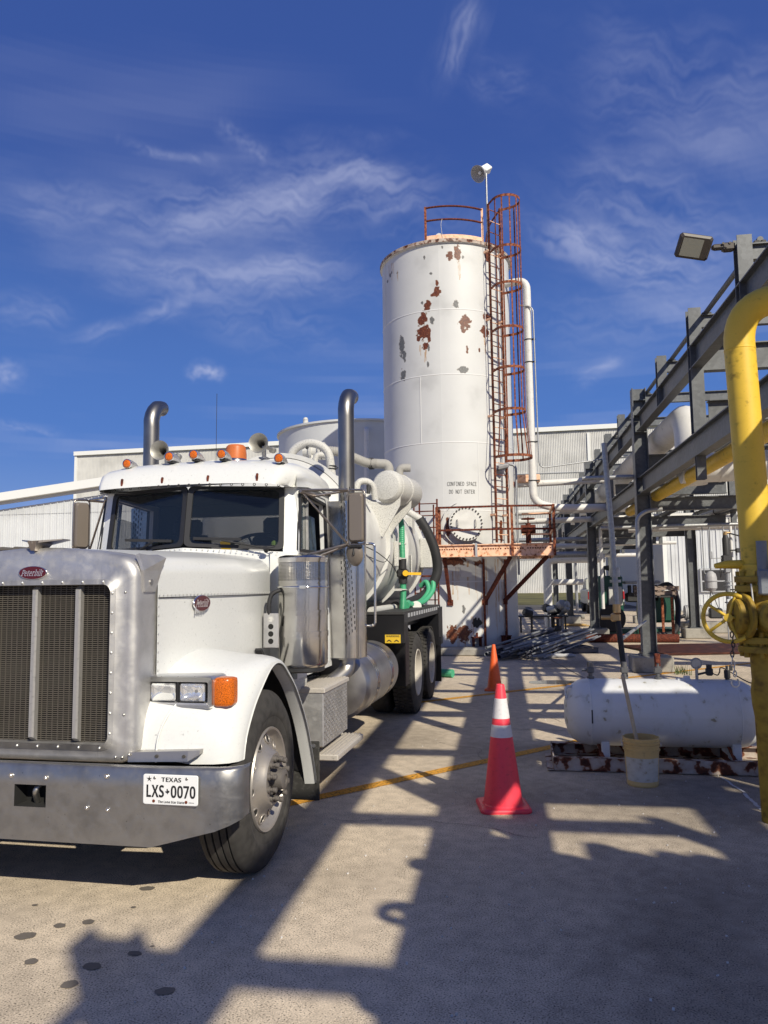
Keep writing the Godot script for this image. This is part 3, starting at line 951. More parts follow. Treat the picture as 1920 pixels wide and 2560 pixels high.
func build_silo():
	var pl := G.new()
	pl.cbox(Vector3(0, 0.09, 0), Vector3(4.3, 0.18, 4.5), 0.03)
	one("concrete_plinth", "low concrete plinth under the tall silo", "plinth", pl, M.block, SC)
	var t := top("silo", "tall white steel silo with flaking rusty paint and a bolted round manhole", "silo", SC)
	var m := mk("silo_paint", Color(0.635, 0.64, 0.63), 0.5)
	m.albedo_texture = tex(silo_img())
	var g := G.new()
	g.lathe([Vector2(SR, 0.18), Vector2(SR, 10.4)], 96, Transform3D(), 0, TAU, Vector2(0, 10.4))
	part(t, "shell", g, m)
	g = G.new()
	g.lathe([Vector2(SR, 10.36), Vector2(SR + 0.05, 10.36), Vector2(SR + 0.05, 10.46), Vector2(SR - 0.1, 10.47), Vector2(0, 10.9)], 96)
	part(t, "roof", g, M.tank_white)
	g = G.new()
	g.lathe([Vector2(SR + 0.051, 10.365), Vector2(SR + 0.062, 10.37), Vector2(SR + 0.062, 10.45), Vector2(SR + 0.03, 10.475)], 96)
	part(t, "rim_band", g, M.rust_white)
	for y in [8.62, 6.94, 5.21, 3.5, 1.75]:
		g = G.new()
		g.lathe([Vector2(SR, y - 0.016), Vector2(SR + 0.008, y - 0.004), Vector2(SR + 0.008, y + 0.004), Vector2(SR, y + 0.016)], 96)
		part(t, "weld_seam", g, M.seam_white)
	for e in [[-62.0, 8.62, 10.36], [40.0, 6.94, 8.62], [-18.0, 5.21, 6.94], [30.0, 3.5, 5.21]]:
		g = G.new()
		g.box(Vector3(0, (e[1] + e[2]) * 0.5, SR + 0.002), Vector3(0.018, e[2] - e[1], 0.012))
		part(t, "weld_seam", g, M.seam_white).rotation.y = deg_to_rad(e[0])
	# manhole
	var mh := Basis(Vector3.UP, deg_to_rad(16.9))
	var mp := on_silo(16.9, 3.16)
	g = G.new()
	var ax := mh * Vector3.BACK
	g.disc(mp - ax * 0.12, ax, 0.36, 0.26, 40)
	part(t, "manhole_neck", g, M.tank_white)
	g = G.new()
	g.disc(mp + ax * 0.142, ax, 0.43, 0.045, 48, 0.006)
	var cover := part(t, "manhole_cover", g, M.tank_white)
	for i in 28:
		var a := TAU * i / 28.0
		g = G.new()
		g.disc(mp + ax * 0.187 + mh * Vector3(cos(a) * 0.385, sin(a) * 0.385, 0), ax, 0.022, 0.03, 6)
		part(cover, "bolt", g, M.dark_bolt)
	for sx in [-0.23, 0.22]:
		g = G.new()
		g.tube(arcpath([mp + ax * 0.187 + mh * Vector3(sx, -0.09, 0), mp + ax * 0.25 + mh * Vector3(sx, -0.09, 0), mp + ax * 0.25 + mh * Vector3(sx, 0.09, 0), mp + ax * 0.187 + mh * Vector3(sx, 0.09, 0)], 0.03), 0.012, 8)
		part(cover, "handle", g, M.bolt)
	# davit arm plate over the cover
	g = G.new()
	g.torus(on_silo(16.9, 3.16, 0.012), ax, 0.56, 0.012, 24, 6, deg_to_rad(-150), deg_to_rad(-20))
	part(t, "reinforcing_edge", g, M.seam_white)
	# stencilled warning, bent to the shell
	for e in [["CONFINED SPACE", 15.5, 4.16, 0.74, 0.10], ["DO NOT ENTER", 15.5, 3.965, 0.65, 0.10]]:
		var o := letters(t, "stencil_lettering", e[0], "Droid Sans Mono", e[3], e[4], M.stencil, Vector3.ZERO, Basis(), 0.004)
		var arr := (o.mesh as ArrayMesh).surface_get_arrays(0)
		var vs: PackedVector3Array = arr[Mesh.ARRAY_VERTEX]
		for i in vs.size():
			var a: float = deg_to_rad(e[1]) + vs[i].x / SR
			vs[i] = Vector3(sin(a) * (SR + 0.001 + vs[i].z), e[2] + vs[i].y, cos(a) * (SR + 0.001 + vs[i].z))
		arr[Mesh.ARRAY_VERTEX] = vs
		arr[Mesh.ARRAY_NORMAL] = null
		var am := ArrayMesh.new()
		am.add_surface_from_arrays(Mesh.PRIMITIVE_TRIANGLES, arr)
		o.mesh = am
	# lifting lug, small pads and base chairs
	g = G.new()
	g.disc(on_silo(0.5, 10.56, -0.06), Vector3(0, 0, 1), 0.085, 0.03, 20)
	g.box(on_silo(0.5, 10.42, -0.045), Vector3(0.06, 0.2, 0.028))
	part(t, "lifting_lug", g, M.tank_white)
	g = G.new()
	g.disc(on_silo(0.5, 10.57, -0.028), Vector3(0, 0, 1), 0.03, 0.004, 12)
	part(t, "lug_hole", g, M.dark_trim)
	g = G.new()
	g.box(Vector3(0, 1.98, SR + 0.02), Vector3(0.28, 0.24, 0.06))
	part(t, "nozzle_pad", g, M.tank_white).rotation.y = deg_to_rad(17)
	for a in [24.0, 52.0, -10.0]:
		g = G.new()
		g.box(Vector3(0, 0.40, SR + 0.08), Vector3(0.24, 0.025, 0.16))
		for s in [-0.09, 0.09]:
			g.box(Vector3(s, 0.285, SR + 0.08), Vector3(0.02, 0.205, 0.15))
		g.disc(Vector3(0, 0.4125, SR + 0.09), Vector3.UP, 0.03, 0.1, 8)
		part(t, "anchor_chair", g, M.rust_dark).rotation.y = deg_to_rad(a)
	# guard rail on the roof
	var rail := top("roof_guardrail", "rusty two-bar guardrail curved along the silo roof edge", "guardrail", SC)
	for y in [11.35, 11.0]:
		g = G.new()
		var pts := []
		for i in 15:
			pts.append(on_silo(-11.0 + 51.0 * i / 14.0, y, -0.02))
		g.tube(pts, 0.026, 8)
		part(rail, "rail", g, M.rust_dark)
	for a in [-11.0, 40.0]:
		g = G.new()
		g.bar(on_silo(a, 10.45, -0.02), on_silo(a, 11.38, -0.02), 0.055, 0.055)
		part(rail, "post", g, M.peach if a > 0 else M.rust)
	g = G.new()
	for i in 16:
		var a0 := -11.0 + 51.0 * i / 16.0
		g.bar(on_silo(a0, 10.53, -0.02), on_silo(a0 + 51.0 / 16.0, 10.53, -0.02), 0.012, 0.13)
	part(rail, "toe_board", g, M.peach)
	g = G.new()
	g.tube(spline([on_silo(3.5, 11.0, 0.0), on_silo(2.5, 10.85, 0.02), on_silo(3.0, 10.65, 0.0), on_silo(3.6, 10.5, 0)], 5), 0.006, 5)
	part(rail, "tie_cord", g, M.dirty_white)
	build_ladder()
	build_platform()

func build_ladder():
	var L := top("caged_ladder", "rust-red caged ladder climbing the right side of the silo", "ladder", SC)
	var ang := 48.0
	var b := Basis(Vector3.UP, deg_to_rad(ang))
	var o := on_silo(ang, 0.0, 0.16)
	var lp := func(x: float, y: float, z: float): return o + b * Vector3(x, y, z)
	var g: G
	for s in [-0.21, 0.21]:
		g = G.new()
		g.bar(lp.call(s, 2.7, 0), lp.call(s, 11.45, 0), 0.065, 0.022, b.x)
		part(L, "rail", g, M.rust)
	for i in 29:
		g = G.new()
		g.tube([lp.call(-0.21, 2.9 + i * 0.3, 0), lp.call(0.21, 2.9 + i * 0.3, 0)], 0.012, 6, false)
		part(L, "rung", g, M.rust if i % 3 else M.peach)
	var hoops := [4.78, 5.95, 7.0, 8.02, 9.15, 10.1, 11.40]
	for i in hoops.size():
		g = G.new()
		var flare := 0.10 if i == 0 else 0.0
		var prev := []
		var n := 26
		for k in n + 1:
			var a := deg_to_rad(-25.0 + 230.0 * k / n)
			var c: Vector3 = lp.call(cos(a) * (0.36 + flare), hoops[i], 0.40 + sin(a) * (0.37 + flare * 1.4))
			if k == 0: c = lp.call(0.23, hoops[i], 0.0)
			if k == n: c = lp.call(-0.23, hoops[i], 0.0)
			prev.append(c)
		for k in n:
			g.bar(prev[k], prev[k + 1], 0.010, 0.065)
		part(L, "hoop", g, M.rust)
	for k in 7:
		var a := deg_to_rad(-5.0 + 190.0 * k / 6.0)
		g = G.new()
		var pts := [lp.call(cos(a) * 0.355, 11.42, 0.40 + sin(a) * 0.365), lp.call(cos(a) * 0.355, 5.95, 0.40 + sin(a) * 0.365), lp.call(cos(a) * 0.45, 4.78, 0.40 + sin(a) * 0.5)]
		g.bar(pts[0], pts[1], 0.036, 0.010, b * Vector3(cos(a), 0, sin(a)))
		g.bar(pts[1], pts[2], 0.036, 0.010, b * Vector3(cos(a), 0, sin(a)))
		part(L, "cage_bar", g, M.rust)
	for y in [3.4, 5.9, 8.4, 10.2]:
		for s in [-0.21, 0.21]:
			g = G.new()
			g.bar(lp.call(s, y, -0.2), lp.call(s, y, 0.0), 0.05, 0.05)
			part(L, "standoff", g, M.peach)
	# loop handle at the top
	g = G.new()
	g.tube(arcpath([lp.call(0.21, 11.4, 0), lp.call(0.21, 11.1, -0.45), lp.call(0.21, 10.45, -0.55)], 0.3), 0.022, 8)
	part(L, "grab_rail", g, M.rust_dark)
	# flood lamp on its pole above the cage
	var fl := top("flood_lamp", "round grey flood lamp on a thin pole above the ladder cage", "flood lamp", SC + lp.call(0.0, 10.2, -0.24))
	g = G.new()
	g.tube([Vector3(0, -0.5, 0), Vector3(0, 2.25, 0)], 0.024, 8)
	part(fl, "pole", g, M.galv_pipe)
	var hd := Transform3D(G.align(Vector3(-0.55, -0.62, 0.62)), Vector3(-0.10, 2.27, 0.06))
	g = G.new()
	g.lathe([Vector2(0.06, -0.04), Vector2(0.10, 0.02), Vector2(0.20, 0.14), Vector2(0.225, 0.20), Vector2(0.21, 0.20), Vector2(0.18, 0.14), Vector2(0.05, 0.03), Vector2(0.0, 0.03)], 24, hd)
	part(fl, "reflector_bell", g, M.vessel_grey)
	g = G.new()
	g.ball(hd * Vector3(0, 0.10, 0), 0.05, 10)
	part(fl, "bulb", g, M.plate_white)
	g = G.new()
	g.cbox(hd * Vector3(0, -0.16, 0), Vector3(0.2, 0.30, 0.2), 0.02, hd.basis)
	part(fl, "ballast_box", g, M.trim_white)
	# small flood light under the cage on a bent conduit
	var sl := top("conduit_flood_light", "small grey flood light on a bent conduit at the foot of the ladder cage", "flood light", SC + lp.call(0.36, 2.2, 0.18))
	g = G.new()
	g.tube(arcpath([Vector3(0, -0.3, 0), Vector3(0, 2.45, 0), Vector3(-0.22, 2.5, 0.0)], 0.12), 0.03, 8)
	part(sl, "conduit", g, M.galv_pipe)
	g = G.new()
	g.cbox(Vector3(-0.34, 2.44, 0.05), Vector3(0.34, 0.10, 0.26), 0.02, Basis(Vector3.RIGHT, 0.35) * Basis(Vector3.BACK, 0.2))
	part(sl, "lamp_head", g, M.vessel_grey)
	g = G.new()
	g.cbox(Vector3(-0.36, 2.37, 0.09), Vector3(0.30, 0.03, 0.22), 0.01, Basis(Vector3.RIGHT, 0.35) * Basis(Vector3.BACK, 0.2))
	part(sl, "lens", g, M.dark_bolt)
	# vent pipe beside the silo
	var vp := top("vent_pipe", "white vertical vent pipe with a bend into the silo, right of the ladder", "pipe", Vector3(0.40, 0, -19.9))
	g = G.new()
	g.tube(arcpath([Vector3(-0.95, 9.62, -0.3), Vector3(0, 9.62, 0), Vector3(0, 3.75, 0), Vector3(0.55, 3.6, -0.2), Vector3(2.2, 3.6, -0.5)], 0.28, 7), 0.10, 14)
	part(vp, "pipe", g, M.pipe_white)
	g = G.new()
	g.tube(arcpath([Vector3(-0.2, 8.9, 0.12), Vector3(0.14, 8.85, 0.12), Vector3(0.17, 4.6, 0.1), Vector3(2.4, 4.9, -0.3)], 0.2), 0.02, 6)
	part(vp, "conduit", g, M.galv_pipe)
	for y in [8.0, 7.4, 5.3, 4.3]:
		g = G.new()
		g.torus(Vector3(0, y, 0), Vector3.UP, 0.105, 0.014, 16, 6)
		g.box(Vector3(0.12, y, 0.05), Vector3(0.12, 0.03, 0.05))
		part(vp, "clamp", g, M.dark_iron)
	var hp := top("stub_pipe", "short horizontal white pipe with a rusty end bracket behind the ladder", "pipe", Vector3(0, 4.28, -20.4))
	g = G.new()
	g.tube([Vector3(-0.05, 0, 0), Vector3(2.4, 0.1, -0.4)], 0.085, 12)
	part(hp, "pipe", g, M.pipe_white)
	g = G.new()
	g.cbox(Vector3(0.3, 0.14, 0.06), Vector3(0.6, 0.2, 0.12), 0.015)
	part(hp, "bracket", g, M.peach)
	g = G.new()
	g.disc(Vector3(-0.07, 0, 0), Vector3(-1, 0, 0), 0.095, 0.04, 12)
	part(hp, "end_cap", g, M.rust)

func build_platform():
	# work platform at the manhole
	var P := top("work_platform", "rusty peach work platform with guardrails round the silo manhole", "platform", SC + Vector3(0, -0.06, 0))
	var x0 := -0.10
	var x1 := 2.62
	var zf := 2.42
	var g := G.new()
	g.box(Vector3((x0 + x1) / 2, 2.53, zf), Vector3(x1 - x0, 0.30, 0.02))
	g.box(Vector3((x0 + x1) / 2, 2.665, zf + 0.03), Vector3(x1 - x0, 0.02, 0.06))
	g.box(Vector3((x0 + x1) / 2, 2.395, zf + 0.03), Vector3(x1 - x0, 0.02, 0.06))
	part(P, "front_channel", g, M.peach)
	g = G.new()
	for i in 46:
		if i % 9 != 8:
			g.box(Vector3(x0 + 0.06 + i * 0.057, 2.565, zf + 0.013), Vector3(0.03, 0.03, 0.006))
	part(P, "grating_ends", g, M.rust_dark, Vector3.ZERO, true)
	for e in [[x0, 2.53, 1.72, zf], [x1, 2.53, 0.2, zf]]:
		g = G.new()
		g.box(Vector3(e[0], e[1], (e[2] + e[3]) / 2 - 0.012), Vector3(0.02, 0.30, e[3] - e[2]))
		part(P, "side_channel", g, M.peach)
	g = G.new()
	g.bar(Vector3(1.74, 2.53, 0.2), Vector3(x1, 2.53, 0.2), 0.02, 0.3)
	part(P, "rear_channel", g, M.peach)
	# open grating floor: bearing bars and cross rods
	g = G.new()
	for i in 68:
		var x := x0 + 0.03 + i * 0.0395
		if x > x1 - 0.02: break
		var zb := 0.22
		if absf(x) < SR + 0.03:
			zb = maxf(0.22, sqrt(maxf(0.0, pow(SR + 0.04, 2) - x * x)))
		g.box(Vector3(x, 2.565, (zb + zf - 0.012) / 2), Vector3(0.006, 0.03, zf - 0.012 - zb))
	for i in 21:
		var z := 0.25 + i * 0.103
		var xa := x0 + 0.012
		if z < SR + 0.03:
			xa = maxf(xa, sqrt(maxf(0.0, pow(SR + 0.04, 2) - z * z)))
		if xa < x1:
			g.box(Vector3((xa + x1 - 0.012) / 2, 2.577, z), Vector3(x1 - 0.012 - xa, 0.007, 0.007))
	part(P, "grating_floor", g, M.rust_dark, Vector3.ZERO, true)
	for e in [[x0, zf], [1.66, zf], [x1, zf], [x1, 0.2], [x0, 1.76]]:
		g = G.new()
		g.bar(Vector3(e[0], 2.38, e[1] + 0.04), Vector3(e[0], 3.57, e[1] + 0.04), 0.06, 0.06)
		part(P, "post", g, M.rust)
	g = G.new()
	g.bar(Vector3(0.82, 2.38, zf + 0.045), Vector3(0.82, 2.70, zf + 0.045), 0.05, 0.05)
	part(P, "splice_plate", g, M.wall_grey)
	for y in [3.56, 3.02]:
		for e in [[Vector3(x0, y, zf + 0.04), Vector3(1.66, y, zf + 0.04)], [Vector3(1.66, y, zf + 0.04), Vector3(x1, y - 0.02, zf + 0.04)], [Vector3(x1, y, zf + 0.04), Vector3(x1, y, 0.24)], [Vector3(x0, y, zf + 0.04), Vector3(x0, y, 1.76)], [Vector3(1.9, y, 0.24), Vector3(x1, y, 0.24)]]:
			g = G.new()
			g.bar(e[0], e[1], 0.045, 0.045)
			part(P, "rail", g, M.rust_dark if e[0].z > 1.0 and e[1].z > 1.0 else M.peach)
	for e in [[Vector3(0.05, 2.37, zf - 0.15), Vector3(0.12, 1.32, SR + 0.01)], [Vector3(1.6, 2.37, zf - 0.05), Vector3(0.95, 1.32, 1.48)], [Vector3(2.45, 2.37, 2.2), Vector3(1.42, 1.32, 1.03)]]:
		g = G.new()
		g.bar(e[0], e[1], 0.075, 0.075)
		part(P, "brace", g, M.rust_dark)
		g = G.new()
		g.box(e[1] + Vector3(0, -0.02, 0), Vector3(0.14, 0.14, 0.06))
		part(P, "brace_foot", g, M.rust_dark)
	for a in [32.0, 55.0]:
		g = G.new()
		g.bar(on_silo(a, 0.19, 0.03), on_silo(a, 2.36, 0.03), 0.05, 0.03, Vector3(sin(deg_to_rad(a)), 0, cos(deg_to_rad(a))))
		part(P, "wall_strap", g, M.rust)
	# a low caged rung section at the left end
	g = G.new()
	for s in [-0.55, -0.12]:
		g.bar(Vector3(s, 0.2, 2.15), Vector3(s, 3.75, 2.15), 0.04, 0.02)
	var al := top("access_ladder", "narrow rusty ladder at the left end of the work platform", "ladder", SC)
	part(al, "rails", g, M.rust_dark)
	for i in 12:
		g = G.new()
		g.tube([Vector3(-0.55, 0.45 + i * 0.29, 2.15), Vector3(-0.12, 0.45 + i * 0.29, 2.15)], 0.014, 6, false)
		part(al, "rung", g, M.rust_dark)
	var v := top("red_valve", "dark red gate valve with a handwheel at the right of the work platform", "valve", SC + Vector3(2.05, 2.95, 0.9))
	g = G.new()
	g.ball(Vector3(0, 0.1, 0), 0.12, 10)
	g.disc(Vector3(0, -0.25, 0), Vector3.UP, 0.07, 0.5, 10)
	g.disc(Vector3(-0.18, 0.1, 0), Vector3.RIGHT, 0.11, 0.36, 12)
	part(v, "body", g, M.rust_dark)
	g = G.new()
	g.torus(Vector3(0, 0.36, 0), Vector3.UP, 0.16, 0.018, 18, 6)
	g.box(Vector3(0, 0.36, 0), Vector3(0.3, 0.02, 0.03))
	g.disc(Vector3(0, 0.2, 0), Vector3.UP, 0.02, 0.2, 8)
	part(v, "handwheel", g, M.rust_dark)

# ---------------------------------------------------------------- the tanker truck (its own frame: +z forward, origin under the front axle)
func outline(w: float, y0: float, y1: float, r: float, arch: float, z: float, n := 12) -> PackedVector3Array:
	# a rounded rectangle, counter-clockwise from the right bottom corner; the top bulges up by arch
	var out := PackedVector3Array()
	for q in [[w - r, y0 + r, -90.0], [w - r, y1 - r, 0.0], [-w + r, y1 - r, 90.0], [-w + r, y0 + r, 180.0]]:
		for k in n:
			var a := deg_to_rad(q[2] + 90.0 * k / (n - 1))
			var p := Vector2(q[0] + cos(a) * r, q[1] + sin(a) * r)
			out.append(Vector3(p.x, p.y, z))
	# points along the straight top so that it can arch
	var res := PackedVector3Array()
	for i in out.size():
		res.append(out[i])
		if i % n == n - 1:
			var a := out[i]
			var b := out[(i + 1) % out.size()]
			for k in range(1, 8):
				res.append(a.lerp(b, k / 8.0))
	for i in res.size():
		if res[i].y > (y0 + y1) * 0.5 and arch > 0.0:
			var t := (res[i].y - (y0 + y1) * 0.5) / ((y1 - y0) * 0.5)
			res[i].y += arch * (1.0 - pow(res[i].x / w, 2.0)) * t * t
	return res

func wheel_prof(inner: float, R: float, w: float) -> Array:
	# tyre section from the inner bead round the tread to the outer bead; the axle is the local y axis, outside face up
	return [Vector2(inner, -w * 0.5 + 0.02), Vector2(inner + 0.05, -w * 0.5), Vector2(R - 0.13, -w * 0.5 - 0.012), Vector2(R - 0.05, -w * 0.5 + 0.004), Vector2(R - 0.012, -w * 0.5 + 0.03),
		Vector2(R, -w * 0.5 + 0.05), Vector2(R, w * 0.5 - 0.05), Vector2(R - 0.012, w * 0.5 - 0.03), Vector2(R - 0.05, w * 0.5 - 0.004), Vector2(R - 0.13, w * 0.5 + 0.012), Vector2(inner + 0.05, w * 0.5), Vector2(inner + 0.02, w * 0.5 - 0.004), Vector2(inner, w * 0.5 - 0.02)]

func build_wheel(T: Node3D, c: Vector3, side: float, front: bool) -> void:
	var R := 0.525
	var w := 0.27
	var xf := Transform3D(G.align(Vector3(side, 0, 0)), c)
	var g := G.new()
	var prof := []
	if front:
		# ribbed steer tread: four grooves
		prof = [Vector2(0.295, -0.115), Vector2(0.345, -0.135), Vector2(R - 0.13, -0.147), Vector2(R - 0.05, -0.131), Vector2(R - 0.012, -0.105), Vector2(R - 0.002, -0.09)]
		for x in [-0.066, -0.022, 0.022, 0.066]:
			prof.append_array([Vector2(R, x - 0.006), Vector2(R - 0.014, x - 0.004), Vector2(R - 0.014, x + 0.004), Vector2(R, x + 0.006)])
		prof.append_array([Vector2(R - 0.002, 0.09), Vector2(R - 0.012, 0.105), Vector2(R - 0.05, 0.131), Vector2(R - 0.06, 0.1325), Vector2(R - 0.063, 0.135), Vector2(R - 0.13, 0.147), Vector2(0.37, 0.141), Vector2(0.366, 0.1375), Vector2(0.345, 0.135), Vector2(0.318, 0.13), Vector2(0.295, 0.115)])
	else:
		prof = wheel_prof(0.295, R, w)
	g.lathe(prof, 64, xf)
	var wheel := part(T, "tyre", g, M.tyre)
	if not front:
		# lug tread blocks on the drive tyre
		g = G.new()
		for i in 56:
			var a := TAU * i / 56.0
			for k in 4:
				var b := xf.basis * Basis(Vector3.UP, a + (0.03 if k % 2 else 0.0))
				g.box(c + b * Vector3(0, -0.096 + k * 0.064, R + 0.004), Vector3(0.043, 0.05, 0.014), b)
		part(wheel, "tread_block", g, M.tyre, Vector3.ZERO, true)
	g = G.new()
	if front:
		# convex steel disc with a deep dish round the studs
		g.lathe([Vector2(0.296, 0.10), Vector2(0.305, 0.125), Vector2(0.300, 0.136), Vector2(0.288, 0.132), Vector2(0.276, 0.10), Vector2(0.262, 0.085), Vector2(0.250, 0.088), Vector2(0.215, 0.10), Vector2(0.185, 0.118), Vector2(0.165, 0.15), Vector2(0.150, 0.165), Vector2(0.135, 0.165), Vector2(0.10, 0.16)], 48, xf)
	else:
		# dual drive wheel: a deep concave dish
		g.lathe([Vector2(0.296, 0.10), Vector2(0.305, 0.125), Vector2(0.300, 0.136), Vector2(0.288, 0.132), Vector2(0.276, 0.09), Vector2(0.262, 0.02), Vector2(0.25, -0.05), Vector2(0.17, -0.085), Vector2(0.12, -0.09), Vector2(0.118, 0.05), Vector2(0.09, 0.07), Vector2(0, 0.07)], 40, xf)
	var rim := part(wheel, "rim", g, M.wheel_steel if front else M.wheel_paint)
	if front:
		for i in 10:
			var a := TAU * (i + 0.3) / 10.0
			var dirv := xf.basis * Vector3(cos(a), 0, sin(a))
			# hand holes, dark, with a rolled lip
			g = G.new()
			var hc := c + dirv * 0.231 + xf.basis.y * 0.100
			var nrm := (xf.basis.y + dirv * 0.35).normalized()
			g.torus(hc, nrm, 0.029, 0.006, 20, 6)
			part(wheel, "hand_hole", g, M.wheel_steel)
			g = G.new()
			g.disc(hc - nrm * 0.006, nrm, 0.027, 0.007, 20)
			part(wheel, "hand_hole_opening", g, M.black_void)
		# studs stand well out on spacers
		for i in 10:
			var a := TAU * i / 10.0
			var p := c + xf.basis * Vector3(cos(a) * 0.118, 0.155, sin(a) * 0.118)
			g = G.new()
			g.disc(p, xf.basis.y, 0.021, 0.022, 6, 0.003)
			g.disc(p + xf.basis.y * 0.022, xf.basis.y, 0.012, 0.022, 10)
			g.disc(p + xf.basis.y * 0.040, xf.basis.y, 0.017, 0.022, 6, 0.003)
			part(wheel, "lug_nut", g, M.lug)
		g = G.new()
		g.lathe([Vector2(0.10, 0.10), Vector2(0.10, 0.145), Vector2(0.085, 0.155), Vector2(0.065, 0.155), Vector2(0.06, 0.225), Vector2(0.045, 0.235), Vector2(0.03, 0.235), Vector2(0.03, 0.225), Vector2(0, 0.225)], 28, xf)
		part(wheel, "hub", g, M.lug)
	else:
		# the inner tyre of the dual pair
		g = G.new()
		g.lathe(wheel_prof(0.295, R, w), 40, Transform3D(xf.basis, c - Vector3(side * 0.33, 0, 0)))
		part(wheel, "inner_tyre", g, M.tyre)

func fender(T: Node3D, s: float):
	# swept front wing: sections across, each following the arch from the bumper over the wheel to the rear edge
	var arch := [Vector2(0.44, 0.73), Vector2(0.41, 0.84), Vector2(0.34, 0.94), Vector2(0.25, 1.03), Vector2(0.12, 1.12), Vector2(0.0, 1.185), Vector2(-0.12, 1.21), Vector2(-0.24, 1.19), Vector2(-0.36, 1.12), Vector2(-0.50, 1.02), Vector2(-0.64, 0.88), Vector2(-0.76, 0.73), Vector2(-0.86, 0.56), Vector2(-0.95, 0.38), Vector2(-1.03, 0.18)]
	var ridge := [Vector2(0.58, 0.73), Vector2(0.56, 0.87), Vector2(0.50, 1.0), Vector2(0.40, 1.10), Vector2(0.26, 1.19), Vector2(0.10, 1.24), Vector2(-0.08, 1.262), Vector2(-0.24, 1.245), Vector2(-0.38, 1.185), Vector2(-0.53, 1.08), Vector2(-0.68, 0.935), Vector2(-0.81, 0.77), Vector2(-0.91, 0.59), Vector2(-0.99, 0.40), Vector2(-1.06, 0.19)]
	var n := 40
	var grid := []
	for e in [[0.62, 1.06, 0.03], [0.78, 1.04, 0.02], [0.93, 1.0, 0.0], [1.05, 0.86, 0.0], [1.12, 0.62, 0.0], [1.158, 0.30, 0.0], [1.17, 0.0, 0.0], [1.17, -0.18, 0.0], [1.15, -0.28, 0.0], [1.08, -0.32, 0.0]]:
		var row := PackedVector3Array()
		for k in n + 1:
			var t := float(k) / n * (arch.size() - 1)
			var i := mini(int(t), arch.size() - 2)
			var f := t - i
			var cr := func(l): return (l[i] as Vector2).cubic_interpolate(l[i + 1], l[maxi(i - 1, 0)], l[mini(i + 2, l.size() - 1)], f)
			var a: Vector2 = cr.call(arch)
			var b: Vector2 = cr.call(ridge)
			var p := a + (b - a) * float(e[1])
			row.append(Vector3(e[0] * s, p.y + e[2], p.x))
		grid.append(row)
	var g := G.new()
	g.loft(grid, false, false, true, [Vector3(0.7 * s, 0.5, -0.25)])
	# wheel-side skin so that the sheet has thickness
	var under := []
	for r in grid.slice(0, 7):
		var row := PackedVector3Array()
		for p in r:
			var to := Vector3(p.x, 0.5, -0.25)
			row.append(p + (to - p).normalized() * 0.02 - Vector3(s * 0.006, 0, 0))
		under.append(row)
	var fw := part(T, "front_fender", g, M.white_paint)
	g = G.new()
	g.loft(under, false, false, true, [Vector3(0.7 * s, 2.5, -0.25)])
	part(fw, "fender_liner", g, M.rubber)
	# raised seam where the inner panel meets the wing
	g = G.new()
	var line := []
	for p in [Vector3(0.735, 0.74, 0.598), Vector3(0.738, 0.86, 0.585), Vector3(0.76, 0.96, 0.545), Vector3(0.80, 1.04, 0.485)]:
		line.append(Vector3(p.x * s, p.y, p.z + 0.006))
	g.tube(spline(line, 5), 0.006, 6)
	part(T, "fender_seam", g, M.white_paint)
	# dark wheel well
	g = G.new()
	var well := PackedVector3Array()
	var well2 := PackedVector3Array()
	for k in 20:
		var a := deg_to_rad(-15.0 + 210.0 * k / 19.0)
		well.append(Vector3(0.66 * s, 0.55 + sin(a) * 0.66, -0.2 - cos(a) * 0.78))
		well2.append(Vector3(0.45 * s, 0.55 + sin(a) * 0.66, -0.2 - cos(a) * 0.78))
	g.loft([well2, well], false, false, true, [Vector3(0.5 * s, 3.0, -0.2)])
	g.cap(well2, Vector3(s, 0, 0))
	part(T, "wheel_well", g, M.black_void)

